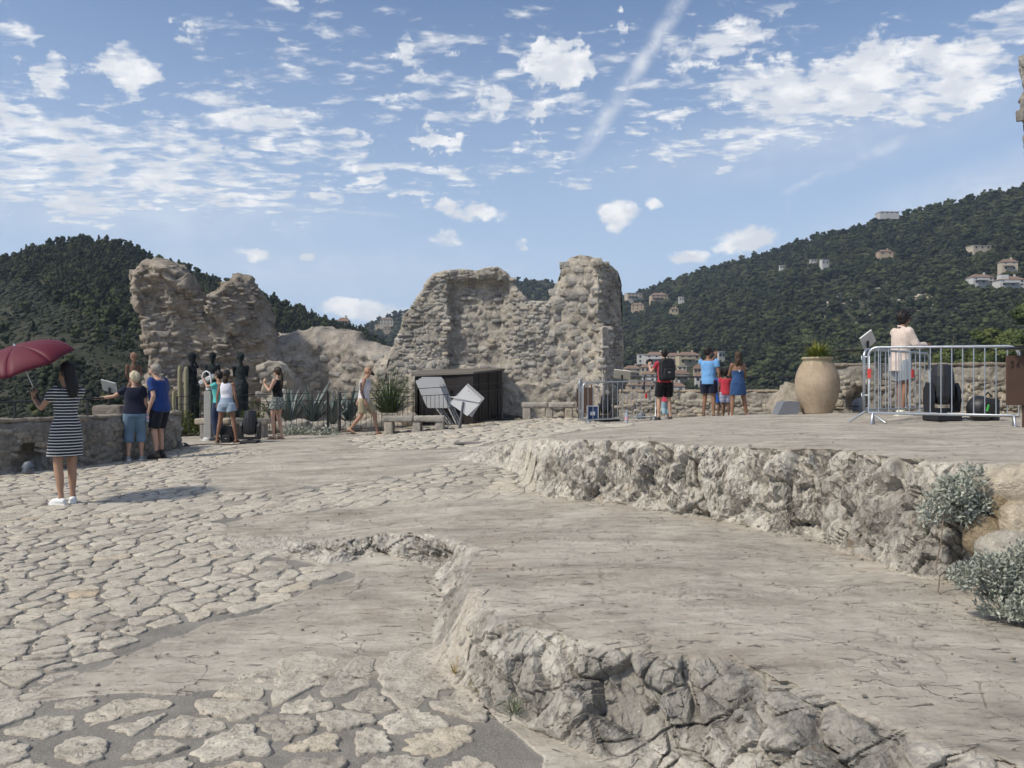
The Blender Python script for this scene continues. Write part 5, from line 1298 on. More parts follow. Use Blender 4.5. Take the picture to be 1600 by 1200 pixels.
M_SILV = leaf_mat('silver felt leaves', (.19, .205, .165), (.47, .49, .42), .8, .1); M_HEDGE = leaf_mat('yellow-green hedge', (.035, .055, .012), (.13, .15, .03)); M_DRY = leaf_mat('dry grass', (.28, .20, .09), (.42, .33, .16), .8)
def plant(name, px, py, Z, me, part, lab, cat='plant', s=1., stem=None):
    t = empty(name, P(px, py, Z), 0, lab, cat); o = bpy.data.objects.new(part, me); COL.objects.link(o); o.parent = t; o.scale = (s, s, s)
    if stem: stem.build('stem', M_BARK, t)
    return t
for k, (px, Z, s, lab) in enumerate(((452, 22.6, 1., 'blue agave directly right of the woman in the black top'), (488, 23.0, 1.05, 'tall blue agave with upright leaves between the two fence posts'), (520, 22.3, .85, 'blue-green agave right behind the narrow gate'),
                                     (545, 22.8, 1.0, 'wide agave just left of the walking bearded man'), (430, 23.6, .75, 'small agave in the shade of the pale wall stub'))):
    plant('agave', px, 664, Z, blade_mesh('leaves', 26, .08, 1.3, .15, (.08, .85), .35, 500+k, mat=M_AGAVE, fold=.35), 'leaves', lab, 'plant', s)
me = blade_mesh('blades', 420, .20, 1.25, .02, (.05, 1.35), .5, 520, mat=M_YUC)
plant('grass_tree', 608, 645, 22.6, me, 'blades', 'large round tuft of fine green blades between walking man and shed', 'plant', 1.1)
plant('spiky_plant', 335, 655, 22.5, blade_mesh('blades', 90, .1, .9, .025, (.1, 1.2), .5, 521, mat=M_YUC), 'blades', 'spiky plant under the cactus columns behind the telescope')
def shrub(name, px, py, Z, r, mat, n, leaf, lab, seed, flat=.8, hang=0., sz=(1, 1)):
    """many small leaf sprays through an uneven volume, with twigs inside"""
    rg = np.random.default_rng(seed); cs = [(np.array([rg.normal(0, .45)*r*sz[0], rg.normal(0, .3)*r, abs(rg.normal(.45, .28))*r*sz[1]*flat]), r*rg.uniform(.22, .42)) for _ in range(14)]
    V = []; F = []
    for i in range(n):
        c, q = cs[rg.integers(0, len(cs))]; d = rg.normal(size=3); d /= np.linalg.norm(d); p = c+d*q*rg.uniform(.5, 1.15); p[2] = max(p[2], .0 if not hang else -hang); d = d*.6+np.array([0, -.1, .4])+rg.normal(0, .6, 3); d /= np.linalg.norm(d); sd = np.cross(d, rg.normal(size=3)); sd /= np.linalg.norm(sd)+1e-9; l = leaf*rg.uniform(.6, 1.3); b = len(V); w = l*.22
        V += [tuple(p), tuple(p+d*l*.45+sd*w), tuple(p+d*l), tuple(p+d*l*.45-sd*w)]; F.append((b, b+1, b+2, b+3))
    me = npmesh('foliage', V, F, False); me.materials.append(mat); tw = MB()
    for i in range(16):
        c, q = cs[i % len(cs)]; tw.tube([(0, 0, -.02), tuple(c*.5+rg.normal(0, .03*r, 3)), tuple(c)], [.012*r*1.5, .008*r*1.5, .004*r], 4)
    return plant(name, px, py, Z, me, 'foliage', lab, 'shrub', 1., tw)
shrub('silver_shrub', 1580, 955, 4.0, .25, M_SILV, 7500, .026, 'large silvery shrub at the lower right edge of the middle rock', 31, 1.1)
shrub('silver_shrub', 1500, 815, 4.66, .19, M_SILV, 2700, .030, 'smaller silvery shrub growing out of the upper ledge beside the ochre block', 32, .9, .12, (1.1, 1.2))
shrub('silver_shrub', 478, 690, 21.0, .55, M_SILV, 2600, .08, 'grey-green low shrub at the foot of the fence right of the woman in black', 33, .55, 0, (1.4, 1))
shrub('green_tuft', 1446, 838, 5.0, .05, M_YUC, 160, .03, 'tiny green tuft growing from the rock ledge left of the upper silvery shrub', 34)
for k, (px, py, Z, r, lab) in enumerate(((300, 690, 21.9, .6, 'yellow-green hedge bush between parapet end and telescope'), (352, 690, 22.3, .6, 'yellow-green hedge bush behind the girl in the white top'), (395, 688, 22.3, .62, 'yellow-green hedge bush behind the black stage lamp'), (418, 690, 22.1, .5, 'dark hedge bush just left of the woman in the black top'))):
    shrub('hedge_bush', px, py, Z, r, M_HEDGE, 2600, .07, lab, 40+k, 1.2)
V, F = blades(320, .17, .36, .016, (.5, 1.6), .5, 61, zr=(.92, 1.05)); me = npmesh('leaves', V, F, True); link('leaves', me, M_YUC2, pot)
V, F = blades(220, .14, .24, .02, (.0, 1.3), .3, 62, zr=(.98, 1.1)); me = npmesh('flower_sprigs', V, F, True); link('flower_sprigs', me, leaf_mat('yellow-green sprigs', (.16, .18, .03), (.34, .33, .07)), pot)
for k, (px, py, h, lab) in enumerate(((281, 655, 1.42, 'tall columnar cactus, left of the pair beside the telescope'), (291, 655, 1.40, 'tall columnar cactus, right of the pair, beside the telescope'), (272, 655, .75, 'short furry cactus at the parapet end'), (277, 655, .62, 'short pale cactus between the tall ones and the parapet'))):
    t = empty('cactus', P(px, py, 22.2), 0, lab, 'cactus'); n = 14
    prf = [(.04, -.1), (.052, .3), (.058, h*.8), (.055, h*.93), (.04, h*.99), (.01, h)]; mb = MB(); vs = []; fs = []
    for r_, z_ in prf:
        for j in range(28): q = r_*(1 if j % 2 else .84); vs.append((q*math.cos(j/28*6.283), q*math.sin(j/28*6.283), z_))
    for i in range(len(prf)-1):
        for j in range(28): fs.append((i*28+j, i*28+(j+1) % 28, (i+1)*28+(j+1) % 28, (i+1)*28+j))
    mb.add(vs, fs, True); mb.build('stem', plain('cactus skin', (.25, .23, .15), .8, var=.2), t)
    V, F = blades(420, .05, .06, .006, (.2, 1.5), .1, 70+k, seg=1, zr=(h*.45, h)); link('spines', npmesh('spines', V, F), plain('pale spines', (.46, .42, .25), .8), t)
# dry grass and weeds along the foot of the near ledge, dead twigs by the shrub
for px, py, mt, lab in ((712, 1052, M_DRY, 'upper dry grass tuft at the foot of the near ledge'), (745, 1078, M_DRY, 'lower dry grass tuft at the foot of the near ledge'), (803, 1112, M_YUC, 'small green weed at the foot of the near ledge'), (1095, 797, M_YUC, 'green weed beside the fallen boulder at the far ledge')):
    p = unproj(px, py); V, F = blades(46, .03, .075, .004, (.3, 1.4), .5, px, seg=2); o = link('grass_tuft', npmesh('grass_tuft', V, F), mt); o.location = p+Vector((0, -.02, .01)); tag(o, lab, 'grass')
for k, pts in enumerate(([(1490, 880), (1468, 900), (1466, 925), (1480, 940), (1510, 947)], [(1500, 880), (1492, 905), (1510, 925)], [(1475, 800), (1470, 850), (1462, 885)])):
    m = MB().tube([P(a, b, 4.55-.03*j) for j, (a, b) in enumerate(pts)], [.004]*len(pts), 5); tag(m.build('dead_twig', plain('dead wood', (.17, .13, .10), .9)), ('long curved bare twig hanging out left of the big silvery shrub', 'short bare twig between the two silvery shrubs', 'thin dead twig hanging down the rock below the upper shrub')[k], 'twig')
# rocks in the planted bed
for k, (px, py, w) in enumerate(((452, 668, .28), (470, 664, .34), (492, 668, .30), (548, 668, .32), (575, 670, .30), (590, 662, .35), (640, 655, .3), (430, 668, .25))):
    tag(boulder('garden_rock', P(px, py, 21.75+.1*(k % 3)), (w, .2, .17), M_PALEW, 80+k, 3, .18), ['pale rock edging the bed under the first agave', 'long pale rock edging the bed under the tall agave', 'pale rock left of the narrow gate', 'pale rock behind the walking man legs', 'pale rock right of the walking man', 'pale rock under the grass tuft', 'pale rock left of the leaning signs', 'pale rock behind the woman in the black top'][k], 'rock')

# information panels
def info_panel(px, py, Z, w, h, tilt, rz, lab, post=1.0, mat=CREAM, pic=True, lean=0.):
    p = P(px, py, Z); t = empty('info_panel', p-Vector((0, 0, post)), rz, lab, 'sign'); Mx = Matrix.Rotation(lean, 3, 'Y') @ Matrix.Rotation(-tilt, 3, 'X')
    MB().box((0, 0, post), (w, h, .025), Mx, .004).build('panel', mat, t)
    if pic:
        MB().box(Vector((0, 0, post))+Mx @ Vector((w*.18, -h*.05, .0145)), (w*.4, h*.45, .003), Mx).build('picture', plain('dim printed picture', (.16, .14, .13), .5), t)
        m = MB()
        for k in range(5): m.box(Vector((0, 0, post))+Mx @ Vector((-w*.25, h*.28-k*h*.12, .0145)), (w*.30, h*.03, .003), Mx)
        m.build('text', plain('grey print', (.3, .3, .3), .6, bumpd=0), t)
    MB().tube([(0, 0, 0), (0, 0, post-.02)], .025, 8).build('post', BLACK, t); return t
info_panel(171, 604, 15.6, .30, .26, R(52), R(-4), 'grey tilted information panel at the parapet beside the white-haired woman', .35, plain('grey panel', (.40, .42, .42), .4), True, R(14))
info_panel(972, 585, 21.9, .44, .34, R(40), R(-8), 'cream tilted information panel in front of the ruin buttress', .5, CREAM, True, R(6))
info_panel(1356, 531, 15.2, .26, .34, R(48), R(-6), 'white tilted information panel on the right parapet beside the boy in pink', .40, WHITE, True, R(-38))
info_panel(441, 612, 21.6, .10, .13, R(60), 0, 'small white plant label just right of the woman in the black top', .55, WHITE, False)
info_panel(330, 610, 21.4, .12, .10, R(50), 0, 'small white plant label behind the boy in turquoise', .55, WHITE, False)

# coin telescope
tz = gz(X(326, 19.8), 19.8); t = empty('coin_telescope', (X(326, 19.8), 19.8, tz), R(0), 'grey coin-operated telescope on a square post beside the left bench', 'telescope')
STEEL = plain('brushed light steel', (.55, .55, .54), .4, metal=.3)
MB().lathe([(.20, -.03), (.20, .02), (.19, .03)], n=28).build('base_plate', GREYM, t); MB().lathe([(.13, .03), (.13, .07), (.10, .08)], n=20).build('foot_ring', GREYM, t)
MB().box((0, 0, .62), (.17, .17, 1.10), bev=.012).build('post', plain('grey post', (.34, .33, .31), .5), t)
MB().lathe([(.065, 1.17), (.065, 1.30), (.055, 1.32)], n=20).build('neck', STEEL, t); MB().lathe([(.068, 1.165), (.072, 1.17), (.072, 1.19), (.068, 1.195)], n=20).build('collar', BLACK, t)
rm = Matrix.Rotation(R(-28), 3, 'Y')
MB().box((-.03, -.0, 1.45), (.40, .15, .10), rm, .015).build('optic_housing', STEEL, t); MB().box((-.24, 0, 1.33), (.05, .16, .015), rm).build('lens_hood', BLACK, t)
MB().tube([(-.13, -.08, 1.48), (-.10, -.08, 1.60), (-.03, -.08, 1.65), (.05, -.08, 1.61), (.08, -.08, 1.50), (.09, -.08, 1.36)], .018, 8).build('yoke', WHITE, t)
MB().box((.17, 0, 1.05), (.06, .12, .10), bev=.01).build('coin_box', STEEL, t)

# moving head stage lamps
def stage_lamp(loc, rz, s, lab, up=True):
    t = empty('stage_lamp', loc, rz, lab, 'stage lamp', 'black moving head stage lamps'); t.scale = (s, s, s)
    MB().box((0, 0, .055), (.42, .34, .11), bev=.02).build('base', BLKPL, t); MB().lathe([(.07, .11), (.07, .15)], n=16).build('swivel', BLKPL, t)
    for sx in (-1, 1):
        MB().prism([(-.07, .14), (.07, .14), (.10, .30), (.09, .46), (.03, .56), (-.03, .56), (-.09, .46), (-.10, .30)], sx*.21-.03, sx*.21+.03, lambda u, v, w: Vector((w, u, v))).build('yoke_arm', BLKPL, t)
    MB().prism([(-.24, .13), (.24, .13), (.2, .19), (-.2, .19)], -.08, .08, lambda u, v, w: Vector((u, w, v))).build('yoke_bridge', BLKPL, t)
    hd = MB().lathe([(.06, .24), (.13, .26), (.165, .36), (.17, .52), (.16, .66), (.135, .78), (.125, .82), (.10, .82)], n=12, smooth=False).build('head', BLKPL, t)
    MB().lathe([(.105, .815), (.09, .83), (.0, .835)], n=20).build('lens', plain('lamp lens', (.02, .02, .03), .1, spec=.8), t)
    return t
p = P(391, 695, 18.5); stage_lamp((p.x, p.y, p.z), 0, .92, 'black stage lamp standing on the paving left of the woman in the black top')
p = P(1472, 660, 12.2); stage_lamp((p.x, p.y, gz(p.x, p.y)), R(8), 1., 'big black stage lamp behind the front crowd barrier')
p = P(946, 660, 21.2); stage_lamp((p.x, p.y, gz(p.x, p.y)), R(-15), .8, 'black stage lamp behind the back crowd barrier, beside the blue crate')
# lamp lying on its side: round black can with a green strip
p = P(1532, 640, 12.0); t = empty('floor_lamp', (p.x, p.y, gz(p.x, p.y)), R(20), 'round black stage lamp with a green strip, lying by the right parapet', 'stage lamp')
ax = Matrix.Rotation(R(-78), 3, 'X'); MB().lathe([(.12, -.14), (.17, -.12), (.18, .05), (.165, .10), (.12, .12)], (0, 0, .19), 24, True, ax).build('can', BLKPL, t)
MB().lathe([(.10, .10), (.10, .13), (.0, .135)], (-.0, -.03, .19), 20, True, ax).build('lens', MATS['lamp lens'], t); MB().box((-.08, -.19, .20), (.02, .02, .10), Matrix.Rotation(R(20), 3, 'Y')).build('green_strip', plain('green strip', (.05, .35, .06), .5, bumpd=0), t)
MB().box((.18, .03, .17), (.14, .3, .32), bev=.02).build('side_housing', BLKPL, t); MB().tube([(.05, -.02, .36), (.12, -.02, .42), (.20, -.02, .36)], .012, 6).build('handle', BLKPL, t)
# small drum floodlights in the wall niches
def drum(px, py, Z, lab, s=1.):
    p = P(px, py, Z); t = empty('niche_light', p, 0, lab, 'spotlight', 'small grey floodlights in wall niches'); t.scale = (s, s, s); GB = plain('blue-grey metal', (.12, .14, .17), .5)
    MB().lathe([(.09, 0), (.10, .02), (.10, .12), (.09, .14)], n=20).build('drum', GB, t); MB().lathe([(.08, .14), (.075, .17), (.03, .20), (.0, .205)], n=20).build('cap', plain('pale cap', (.14, .155, .175), .5), t); MB().box((0, 0, .08), (.215, .19, .02), bev=.006).build('bracket', BLKPL, t)
drum(44, 738, 12.95, 'small grey-blue floodlight in the niche of the left parapet', .85); drum(1342, 643, 14.9, 'small grey-blue floodlight in the niche of the right parapet', 1.2); drum(1002, 657, 21.6, 'small grey-blue floodlight at the foot of the back parapet', 1.1)
# grey wedge speaker, crate, rusty boards
p = P(1230, 648, 14.6); t = MB().prism([(-.20, 0), (.13, 0), (.17, .05), (.17, .22), (.0, .24), (-.10, .22)], -.12, .25, lambda u, v, w: Vector((u, w, v))).build('floor_monitor', plain('slate grey housing', (.16, .17, .19), .6)); t.location = (p.x, p.y, gz(p.x, p.y)); tag(t, 'grey wedge-shaped floor speaker left of the clay pot', 'speaker')
cr = empty('crate', (X(926, 21.1), 21.1, gz(X(926, 21.1), 21.1)), R(-4), 'blue crate with a silver frame behind the back crowd barrier', 'crate')
MB().box((0, .1, .20), (.27, .18, .37), bev=.01).build('body', plain('blue laminate', (.02, .045, .14), .5), cr)
AL = plain('aluminium edge', (.62, .63, .64), .35, metal=.6); m = MB()
for x in (-.14, .14): m.box((x, 0, .2), (.025, .03, .40))
for z in (.012, .39): m.box((0, 0, z), (.25, .03, .025))
m.build('frame', AL, cr); MB().box((0, -.005, .20), (.13, .02, .10), bev=.01).build('latch', AL, cr)
t = empty('steel_board', (X(914, 21.9), 21.9, gz(X(914, 21.9), 21.9)), 0, 'brown rusty steel board between the right bench and the blue crate', 'board'); MB().box((0, 0, .50), (.44, .02, .68), bev=.004).build('plate', RUST, t)
for x in (-.17, .17): MB().box((x, .03, .45), (.03, .03, .95)).build('post', RUST, t)
p = P(1598, 668, 10.4); t = empty('steel_board', (p.x+.02, p.y, gz(p.x, p.y)), 0, 'brown rusty steel board marked with numbers at the right edge', 'board')
MB().box((.02, 0, .60), (.50, .02, .62), bev=.004).build('plate', RUST, t); MB().box((.02, .03, .45), (.045, .03, .9)).build('post', RUST, t); MB().box((.05, .0, 1.0), (.5, .25, .03), bev=.01).build('top_tray', BLKPL, t)
m = MB(); dk = plain('dark stencil', (.025, .017, .014), .9, bumpd=0)
def digit(m, pts, ox, oz, s, y=-.0125):
    for a, b in zip(pts[:-1], pts[1:]): m.beam((ox+a[0]*s, y, oz+a[1]*s), (ox+b[0]*s, y, oz+b[1]*s), .008, .003)
digit(m, [(.2, 1), (.8, 1), (.4, .6), (.8, .3), (.5, 0), (.1, .1)], -.20, .76, .075); digit(m, [(.8, 1), (.3, .7), (.2, .2), (.5, 0), (.8, .25), (.5, .5), (.2, .35)], -.12, .76, .075)
m.build('marking', dk, t)
# bottle, backpacks, cables
def bottle(loc, h, lab, tint=(.55, .65, .75), cap=(.10, .25, .5), lb=(.62, .35, .42), rot=None):
    t = empty('water_bottle', loc, 0, lab, 'bottle'); s = h/.32; t.scale = (s, s, s)
    if rot: t.rotation_euler = rot
    gm, nt, b = newmat('clear bottle plastic'); b.inputs['Base Color'].default_value = (*tint, 1); b.inputs['Roughness'].default_value = .12; b.inputs['Transmission Weight'].default_value = .55; b.inputs['IOR'].default_value = 1.2
    MB().lathe([(.035, 0), (.042, .01), (.042, .07), (.039, .08), (.042, .09), (.042, .20), (.035, .245), (.016, .285), (.014, .30)], n=20).build('body', gm, t); MB().lathe([(.0435, .10), (.0435, .175)], n=20).build('label', plain('pink label', lb, .5, bumpd=0), t)
    MB().lathe([(.017, .298), (.017, .32), (.0, .321)], n=14).build('cap', plain('blue cap', cap, .4, bumpd=0), t); return t
p = P(979, 662, 20.0); bottle((p.x, p.y, gz(p.x, p.y)), .32, 'clear plastic water bottle standing on the rock before the back barrier')
def pack(loc, s, lab, rz=0., logo=True):
    t = empty('backpack', loc, rz, lab, 'backpack'); t.scale = (s, s, s); FB = plain('black nylon', (.013, .014, .017), .7)
    me = prism_me([((( -.15, 0), (.15, 0), (.16, .2), (.14, .38), (.08, .45), (-.08, .45), (-.14, .38), (-.16, .2)), -.09, .10, lambda u, v, w: Vector((u, w, v)))], .02, 6); rough_up(me, [(5., .02, 2)], 5); link('body', me, FB, t)
    me = prism_me([((( -.11, .04), (.11, .04), (.11, .2), (.08, .25), (-.08, .25), (-.11, .2)), -.14, -.07, lambda u, v, w: Vector((u, w, v)))], .02, 5); link('front_pocket', me, FB, t)
    MB().tube([(-.03, 0, .44), (-.02, 0, .49), (.02, 0, .49), (.03, 0, .44)], .008, 6).build('handle', FB, t)
    if logo: MB().box((0, -.146, .16), (.05, .004, .02)).build('logo_patch', plain('grey patch', (.3, .3, .32), .6, bumpd=0), t)
    return t
p = P(356, 695, 18.9); pack((p.x, p.y, p.z), .95, 'black backpack standing between the feet of the girl in the white top')
p = P(932, 660, 21.3)
heap('black_cloth', (p.x+.25, p.y-.2, gz(p.x, p.y)+.04), (.32, .2, .07), TARP, 62, 'crumpled black cloth under the back crowd barrier', 'cloth'); heap('cable_heap', P(289, 700, 17.9), (.09, .12, .11), TARP, 63, 'black cable bundle at the end of the left parapet', 'cable')
CB = plain('black cable', (.012, .012, .013), .6)
def cable(pix, lab, r=.010, Zs=None):
    pts = []
    for i, (a, b) in enumerate(pix): q = unproj(a, b); pts.append(q+Vector((0, 0, r+.008)))
    # smooth the run
    out = []
    for i in range(len(pts)-1):
        for k in range(4): out.append(pts[i].lerp(pts[i+1], k/4))
    out.append(pts[-1]); tag(MB().tube(out, r, 6).build('cable', CB), lab, 'cable')
cable([(55, 731), (75, 735), (110, 729), (150, 722), (180, 716), (215, 710), (250, 706), (275, 703), (283, 696)], 'black cable along the foot of the left parapet'); cable([(289, 698), (310, 696), (330, 695), (360, 696), (385, 694)], 'black cable from the parapet end to the left stage lamp')
cable([(376, 692), (368, 690), (365, 694)], 'short black cable loop left of the left stage lamp', .008); cable([(1490, 657), (1510, 655), (1525, 658), (1545, 655)], 'black cable between the two right stage lamps', .012)

# ================================================================== PEOPLE AND STATUES
def skin_mat(name, col):
    if name in MATS: return MATS[name]
    m, nt, b = newmat(name); co = objco(nt); n = noise(nt, co, 9., 4., .6)
    put(nt, b.inputs['Base Color'], mixc(nt, n, tuple(x*.85 for x in col), tuple(x*1.12 for x in col))); b.inputs['Roughness'].default_value = .55; b.inputs['Specular IOR Level'].default_value = .35
    b.inputs['Subsurface Weight'].default_value = .08; b.inputs['Subsurface Scale'].default_value = .02; MATS[name] = m; return m
def cloth_mat(name, col, rough=.9, stripe=None, pattern=None, fade=None):
    if name in MATS: return MATS[name]
    m, nt, b = newmat(name); co = objco(nt); n = noise(nt, co, 7., 4., .6); c = mixc(nt, n, tuple(x*.82 for x in col), tuple(min(1, x*1.15) for x in col))
    if stripe:
        z = node(nt, 'ShaderNodeSeparateXYZ', 2, None, i0=vadd(nt, co, node(nt, 'ShaderNodeVectorMath', 0, {'operation': 'SCALE'}, i0=noise(nt, co, 5., 2., .5, out=1), Scale=.012)))
        f = (z/stripe[0])._m('FRACT'); c = mixc(nt, sstep(f, stripe[1]-.04, stripe[1]+.04)*sstep(f, .99, .93), c, stripe[2])
    if pattern: c = mixc(nt, sstep(noise(nt, co, pattern[0], 2., .5), .5, .56), c, pattern[1])
    if fade:
        z = node(nt, 'ShaderNodeSeparateXYZ', 2, None, i0=co); c = mixc(nt, sstep(z, fade[0], fade[1]), c, fade[2])
    put(nt, b.inputs['Base Color'], c); b.inputs['Roughness'].default_value = rough; b.inputs['Specular IOR Level'].default_value = .15; b.inputs['Sheen Weight'].default_value = .15
    put(nt, b.inputs['Normal'], bump(nt, noise(nt, vscale(nt, co, (1, 1, .45)), 13., 3., .5), .5, .02)); MATS[name] = m; return m
def hair_mat(name, col):
    if name in MATS: return MATS[name]
    m, nt, b = newmat(name); co = objco(nt); n = noise(nt, vscale(nt, co, (1, 1, .15)), 60., 4., .6)
    put(nt, b.inputs['Base Color'], mixc(nt, n, tuple(x*.5 for x in col), tuple(min(1, x*1.6) for x in col))); b.inputs['Roughness'].default_value = .5
    put(nt, b.inputs['Normal'], bump(nt, n, .8, .01)); MATS[name] = m; return m
def ellipsoid(mb, c, r, rot=None, sub=2):
    bm = bmesh.new(); bmesh.ops.create_icosphere(bm, subdivisions=sub, radius=1.); c = Vector(c)
    vs = [Vector((v.co.x*r[0], v.co.y*r[1], v.co.z*r[2])) for v in bm.verts]; vs = [(rot @ v if rot is not None else v)+c for v in vs]; fs = [[v.index for v in f.verts] for f in bm.faces]; bm.free(); mb.add(vs, fs, True)
def loft(mb, rings, n=20, caps=True):
    """rings: (centre, rx, ry, yaw) flat ellipses stacked up the body"""
    V = []; 
    for c, rx, ry, *rest in rings:
        yw = rest[0] if rest else 0; cx, sx = math.cos(yw), math.sin(yw)
        for k in range(n):
            a = k/n*6.28319; x, y = rx*math.cos(a), ry*math.sin(a); V.append(Vector(c)+Vector((x*cx-y*sx, x*sx+y*cx, 0)))
    F = [(i*n+k, i*n+(k+1) % n, (i+1)*n+(k+1) % n, (i+1)*n+k) for i in range(len(rings)-1) for k in range(n)]; mb.add(V, F, True)
    if caps: mb.add(V[:n], [tuple(range(n))[::-1]]); mb.add(V[-n:], [tuple(range(n))])
def bake(mb, voxel, sm_it=2, wr=0., seed=0):
    me = remeshed(mb.mesh('tmp'), voxel, sm_it)
    if wr:
        v = getv(me).astype(float); n = getn(me); setv(me, v+n*(fbm(v, (9, 9, 6), 3, s=seed)*wr)[:, None])
    me.polygons.foreach_set('use_smooth', np.ones(len(me.polygons), bool)); return me
def person(loc, yaw, H, lab, P_, cat='person', group=None):
    """P_: pose and clothes; joints in metres for a 1.75 m figure, +Y ahead, +X to its right"""
    s = H/1.75; t = empty(P_.get('name', 'person'), loc, yaw, lab, cat, group); vox = P_.get('vox', .012)/s; t.scale = (s, s, s); sd = int(abs(loc[0])*37) % 90
    V = Vector; fem = P_.get('fem', 0); hipw, shw = (.095, .155) if fem else (.095, .18); kid = P_.get('kid', 0)
    lean = V(P_.get('lean', (0, 0, 0))); hips = V(P_.get('hips', (0, 0, 0))); skin = P_['skin']
    feet = P_.get('feet', ((-.10, 0, 0), (.10, 0, 0))); knees = P_.get('knees', (None, None)); footyaw = P_.get('footyaw', (R(8), R(-8)))
    pel = V((0, 0, .95))+hips; waist = pel+V((0, 0, .14))+lean*.3; chest = pel+V((0, 0, .34))+lean*.75; neck = pel+V((0, 0, .53))+lean*1.0
    hd = neck+V((0, .015, .165))+V(P_.get('head', (0, 0, 0))); HR = Matrix.Rotation(P_.get('hyaw', 0), 3, 'Z') @ Matrix.Rotation(-P_.get('hpitch', 0), 3, 'X')
    hipj = [pel+V((-hipw, 0, -.02)), pel+V((hipw, 0, -.02))]; ank = []; kn = []
    for i in (0, 1):
        f = feet[i]; a = V((f[0], f[1], .085+f[2])); ank.append(a); k = knees[i]
        if k is None: m = (hipj[i]+a)/2; k = m+V((0, max(.02, math.sqrt(max(0, .43**2-((hipj[i]-a).length/2)**2))*.9), .02))
        kn.append(V(k))
    arms = P_.get('arms', [None, None]); sho = [neck+V((-shw, 0, -.07)), neck+V((shw, 0, -.07))]; el = []; wr_ = []
    for i, sx in ((0, -1), (1, 1)):
        a = arms[i]; 
        if a is None: e = sho[i]+V((sx*.06, -.02, -.29)); w = e+V((sx*.0, .06, -.25))
        else: e, w = V(a[0]), V(a[1])
        el.append(e); wr_.append(w)
    thick = P_.get('thick', 1.)
    B = MB()
    def torso(mb, g, z0=-.08, z1=.52, belly=P_.get('belly', 0)):
        if fem: prof = [(-.10, .155, .105), (-.02, .165, .115), (.08, .145, .10), (.15, .122, .09), (.22, .128, .098), (.32, .142, .115), (.40, .148, .105), (.46, .13, .085), (.50, .08, .065), (.53, .052, .052)]
        else: prof = [(-.10, .166, .115), (-.02, .168, .118), (.08, .148, .105), (.15, .145, .105), (.24, .158, .112), (.34, .175, .118), (.42, .175, .108), (.475, .14, .085), (.51, .08, .066), (.54, .056, .056)]
        rg = []
        for z, rx, ry in prof:
            if z < z0-.001 or z > z1+.001: continue
            k = np.clip((z)/.53, 0, 1); c = pel+V((0, 0, z))+lean*float(k)*1.0+V((0, .02*math.sin(z*6)*(1 if z > .2 else 0)+belly*.03*math.exp(-((z-.12)/.1)**2), 0)); bb = 1+belly*.25*math.exp(-((z-.10)/.15)**2)
            rg.append((c, (rx*thick+g)*bb, (ry*thick+g)*bb))
        loft(mb, rg, 24)
    def leg(mb, i, g, t0=0., t1=1., flare=0.):
        """thigh and calf with the given slack; t along the leg 0 hip .5 knee 1 ankle"""
        pts = [(0, hipj[i]+V((0, 0, .02)), .074), (.10, hipj[i].lerp(kn[i], .18), .080), (.2, hipj[i].lerp(kn[i], .4), .076), (.35, hipj[i].lerp(kn[i], .7), .062), (.5, kn[i], .052), (.62, kn[i].lerp(ank[i], .25)+V((0, -.012, 0)), .054), (.75, kn[i].lerp(ank[i], .5)+V((0, -.008, 0)), .046), (.9, kn[i].lerp(ank[i], .82), .032), (1., ank[i], .032)]
        tt = [p[0] for p in pts]
        def at(u):
            j = max(0, min(len(pts)-2, int(np.searchsorted(tt, u)-1))); f = (u-tt[j])/(tt[j+1]-tt[j]); return pts[j][1].lerp(pts[j+1][1], f), pts[j][2]*(1-f)+pts[j+1][2]*f
        us = np.linspace(t0, t1, 10); mb.tube([at(u)[0] for u in us], [at(u)[1]*thick+g+flare*(u-t0)/(t1-t0) for u in us], 16)
    def arm(mb, i, g, t0=0., t1=1.):
        sx = -1 if i == 0 else 1; S0 = sho[i]-V((sx*.035, 0, -.01)); pts = [(0, S0, .056), (.12, sho[i]+V((sx*.012, 0, -.01)), .052), (.3, sho[i].lerp(el[i], .5), .043), (.5, el[i], .036), (.65, el[i].lerp(wr_[i], .3), .037), (.85, el[i].lerp(wr_[i], .75), .029), (1., wr_[i], .024)]
        tt = [p[0] for p in pts]
        def at(u):
            j = max(0, min(len(pts)-2, int(np.searchsorted(tt, u)-1))); f = (u-tt[j])/(tt[j+1]-tt[j]); return pts[j][1].lerp(pts[j+1][1], f), pts[j][2]*(1-f)+pts[j+1][2]*f
        us = np.linspace(t0, t1, 9); k = .9 if fem else 1.; mb.tube([at(u)[0] for u in us], [at(u)[1]*k*thick+g for u in us], 14)
    torso(B, 0)
    for i in (0, 1):
        leg(B, i, 0); arm(B, i, 0); ellipsoid(B, sho[i], (.058*thick,)*3)
        # bare foot
        fy = Matrix.Rotation(footyaw[i], 3, 'Z'); a = ank[i]; lift = P_.get('heel', (0, 0))[i]; fp = [V((0, -.045, -.05+lift)), V((0, .02, -.035+lift*.8)), V((0, .09, -.052+lift*.3)), V((0, .155, -.066))]
        B.tube([a+V((0, 0, .0)), a+fy @ fp[1]], [.033, .036], 12); B.tube([a+fy @ p for p in fp], [.03, .036, .034, .016], 12)
        # hand: palm, four unequal fingers, thumb
        sx = -1 if i == 0 else 1; d = (wr_[i]-el[i]).normalized(); hb = P_.get('hand', [None, None])[i] or {}; dd = V(hb.get('dir', d)).normalized(); pn = V(hb.get('palm', (-sx, 0, 0))); pn = (pn-dd*pn.dot(dd)).normalized(); sw = dd.cross(pn)*(1 if sx > 0 else -1)
        if sw.dot(V((0, 1, 0))) < 0 and 'palm' not in hb: sw = -sw
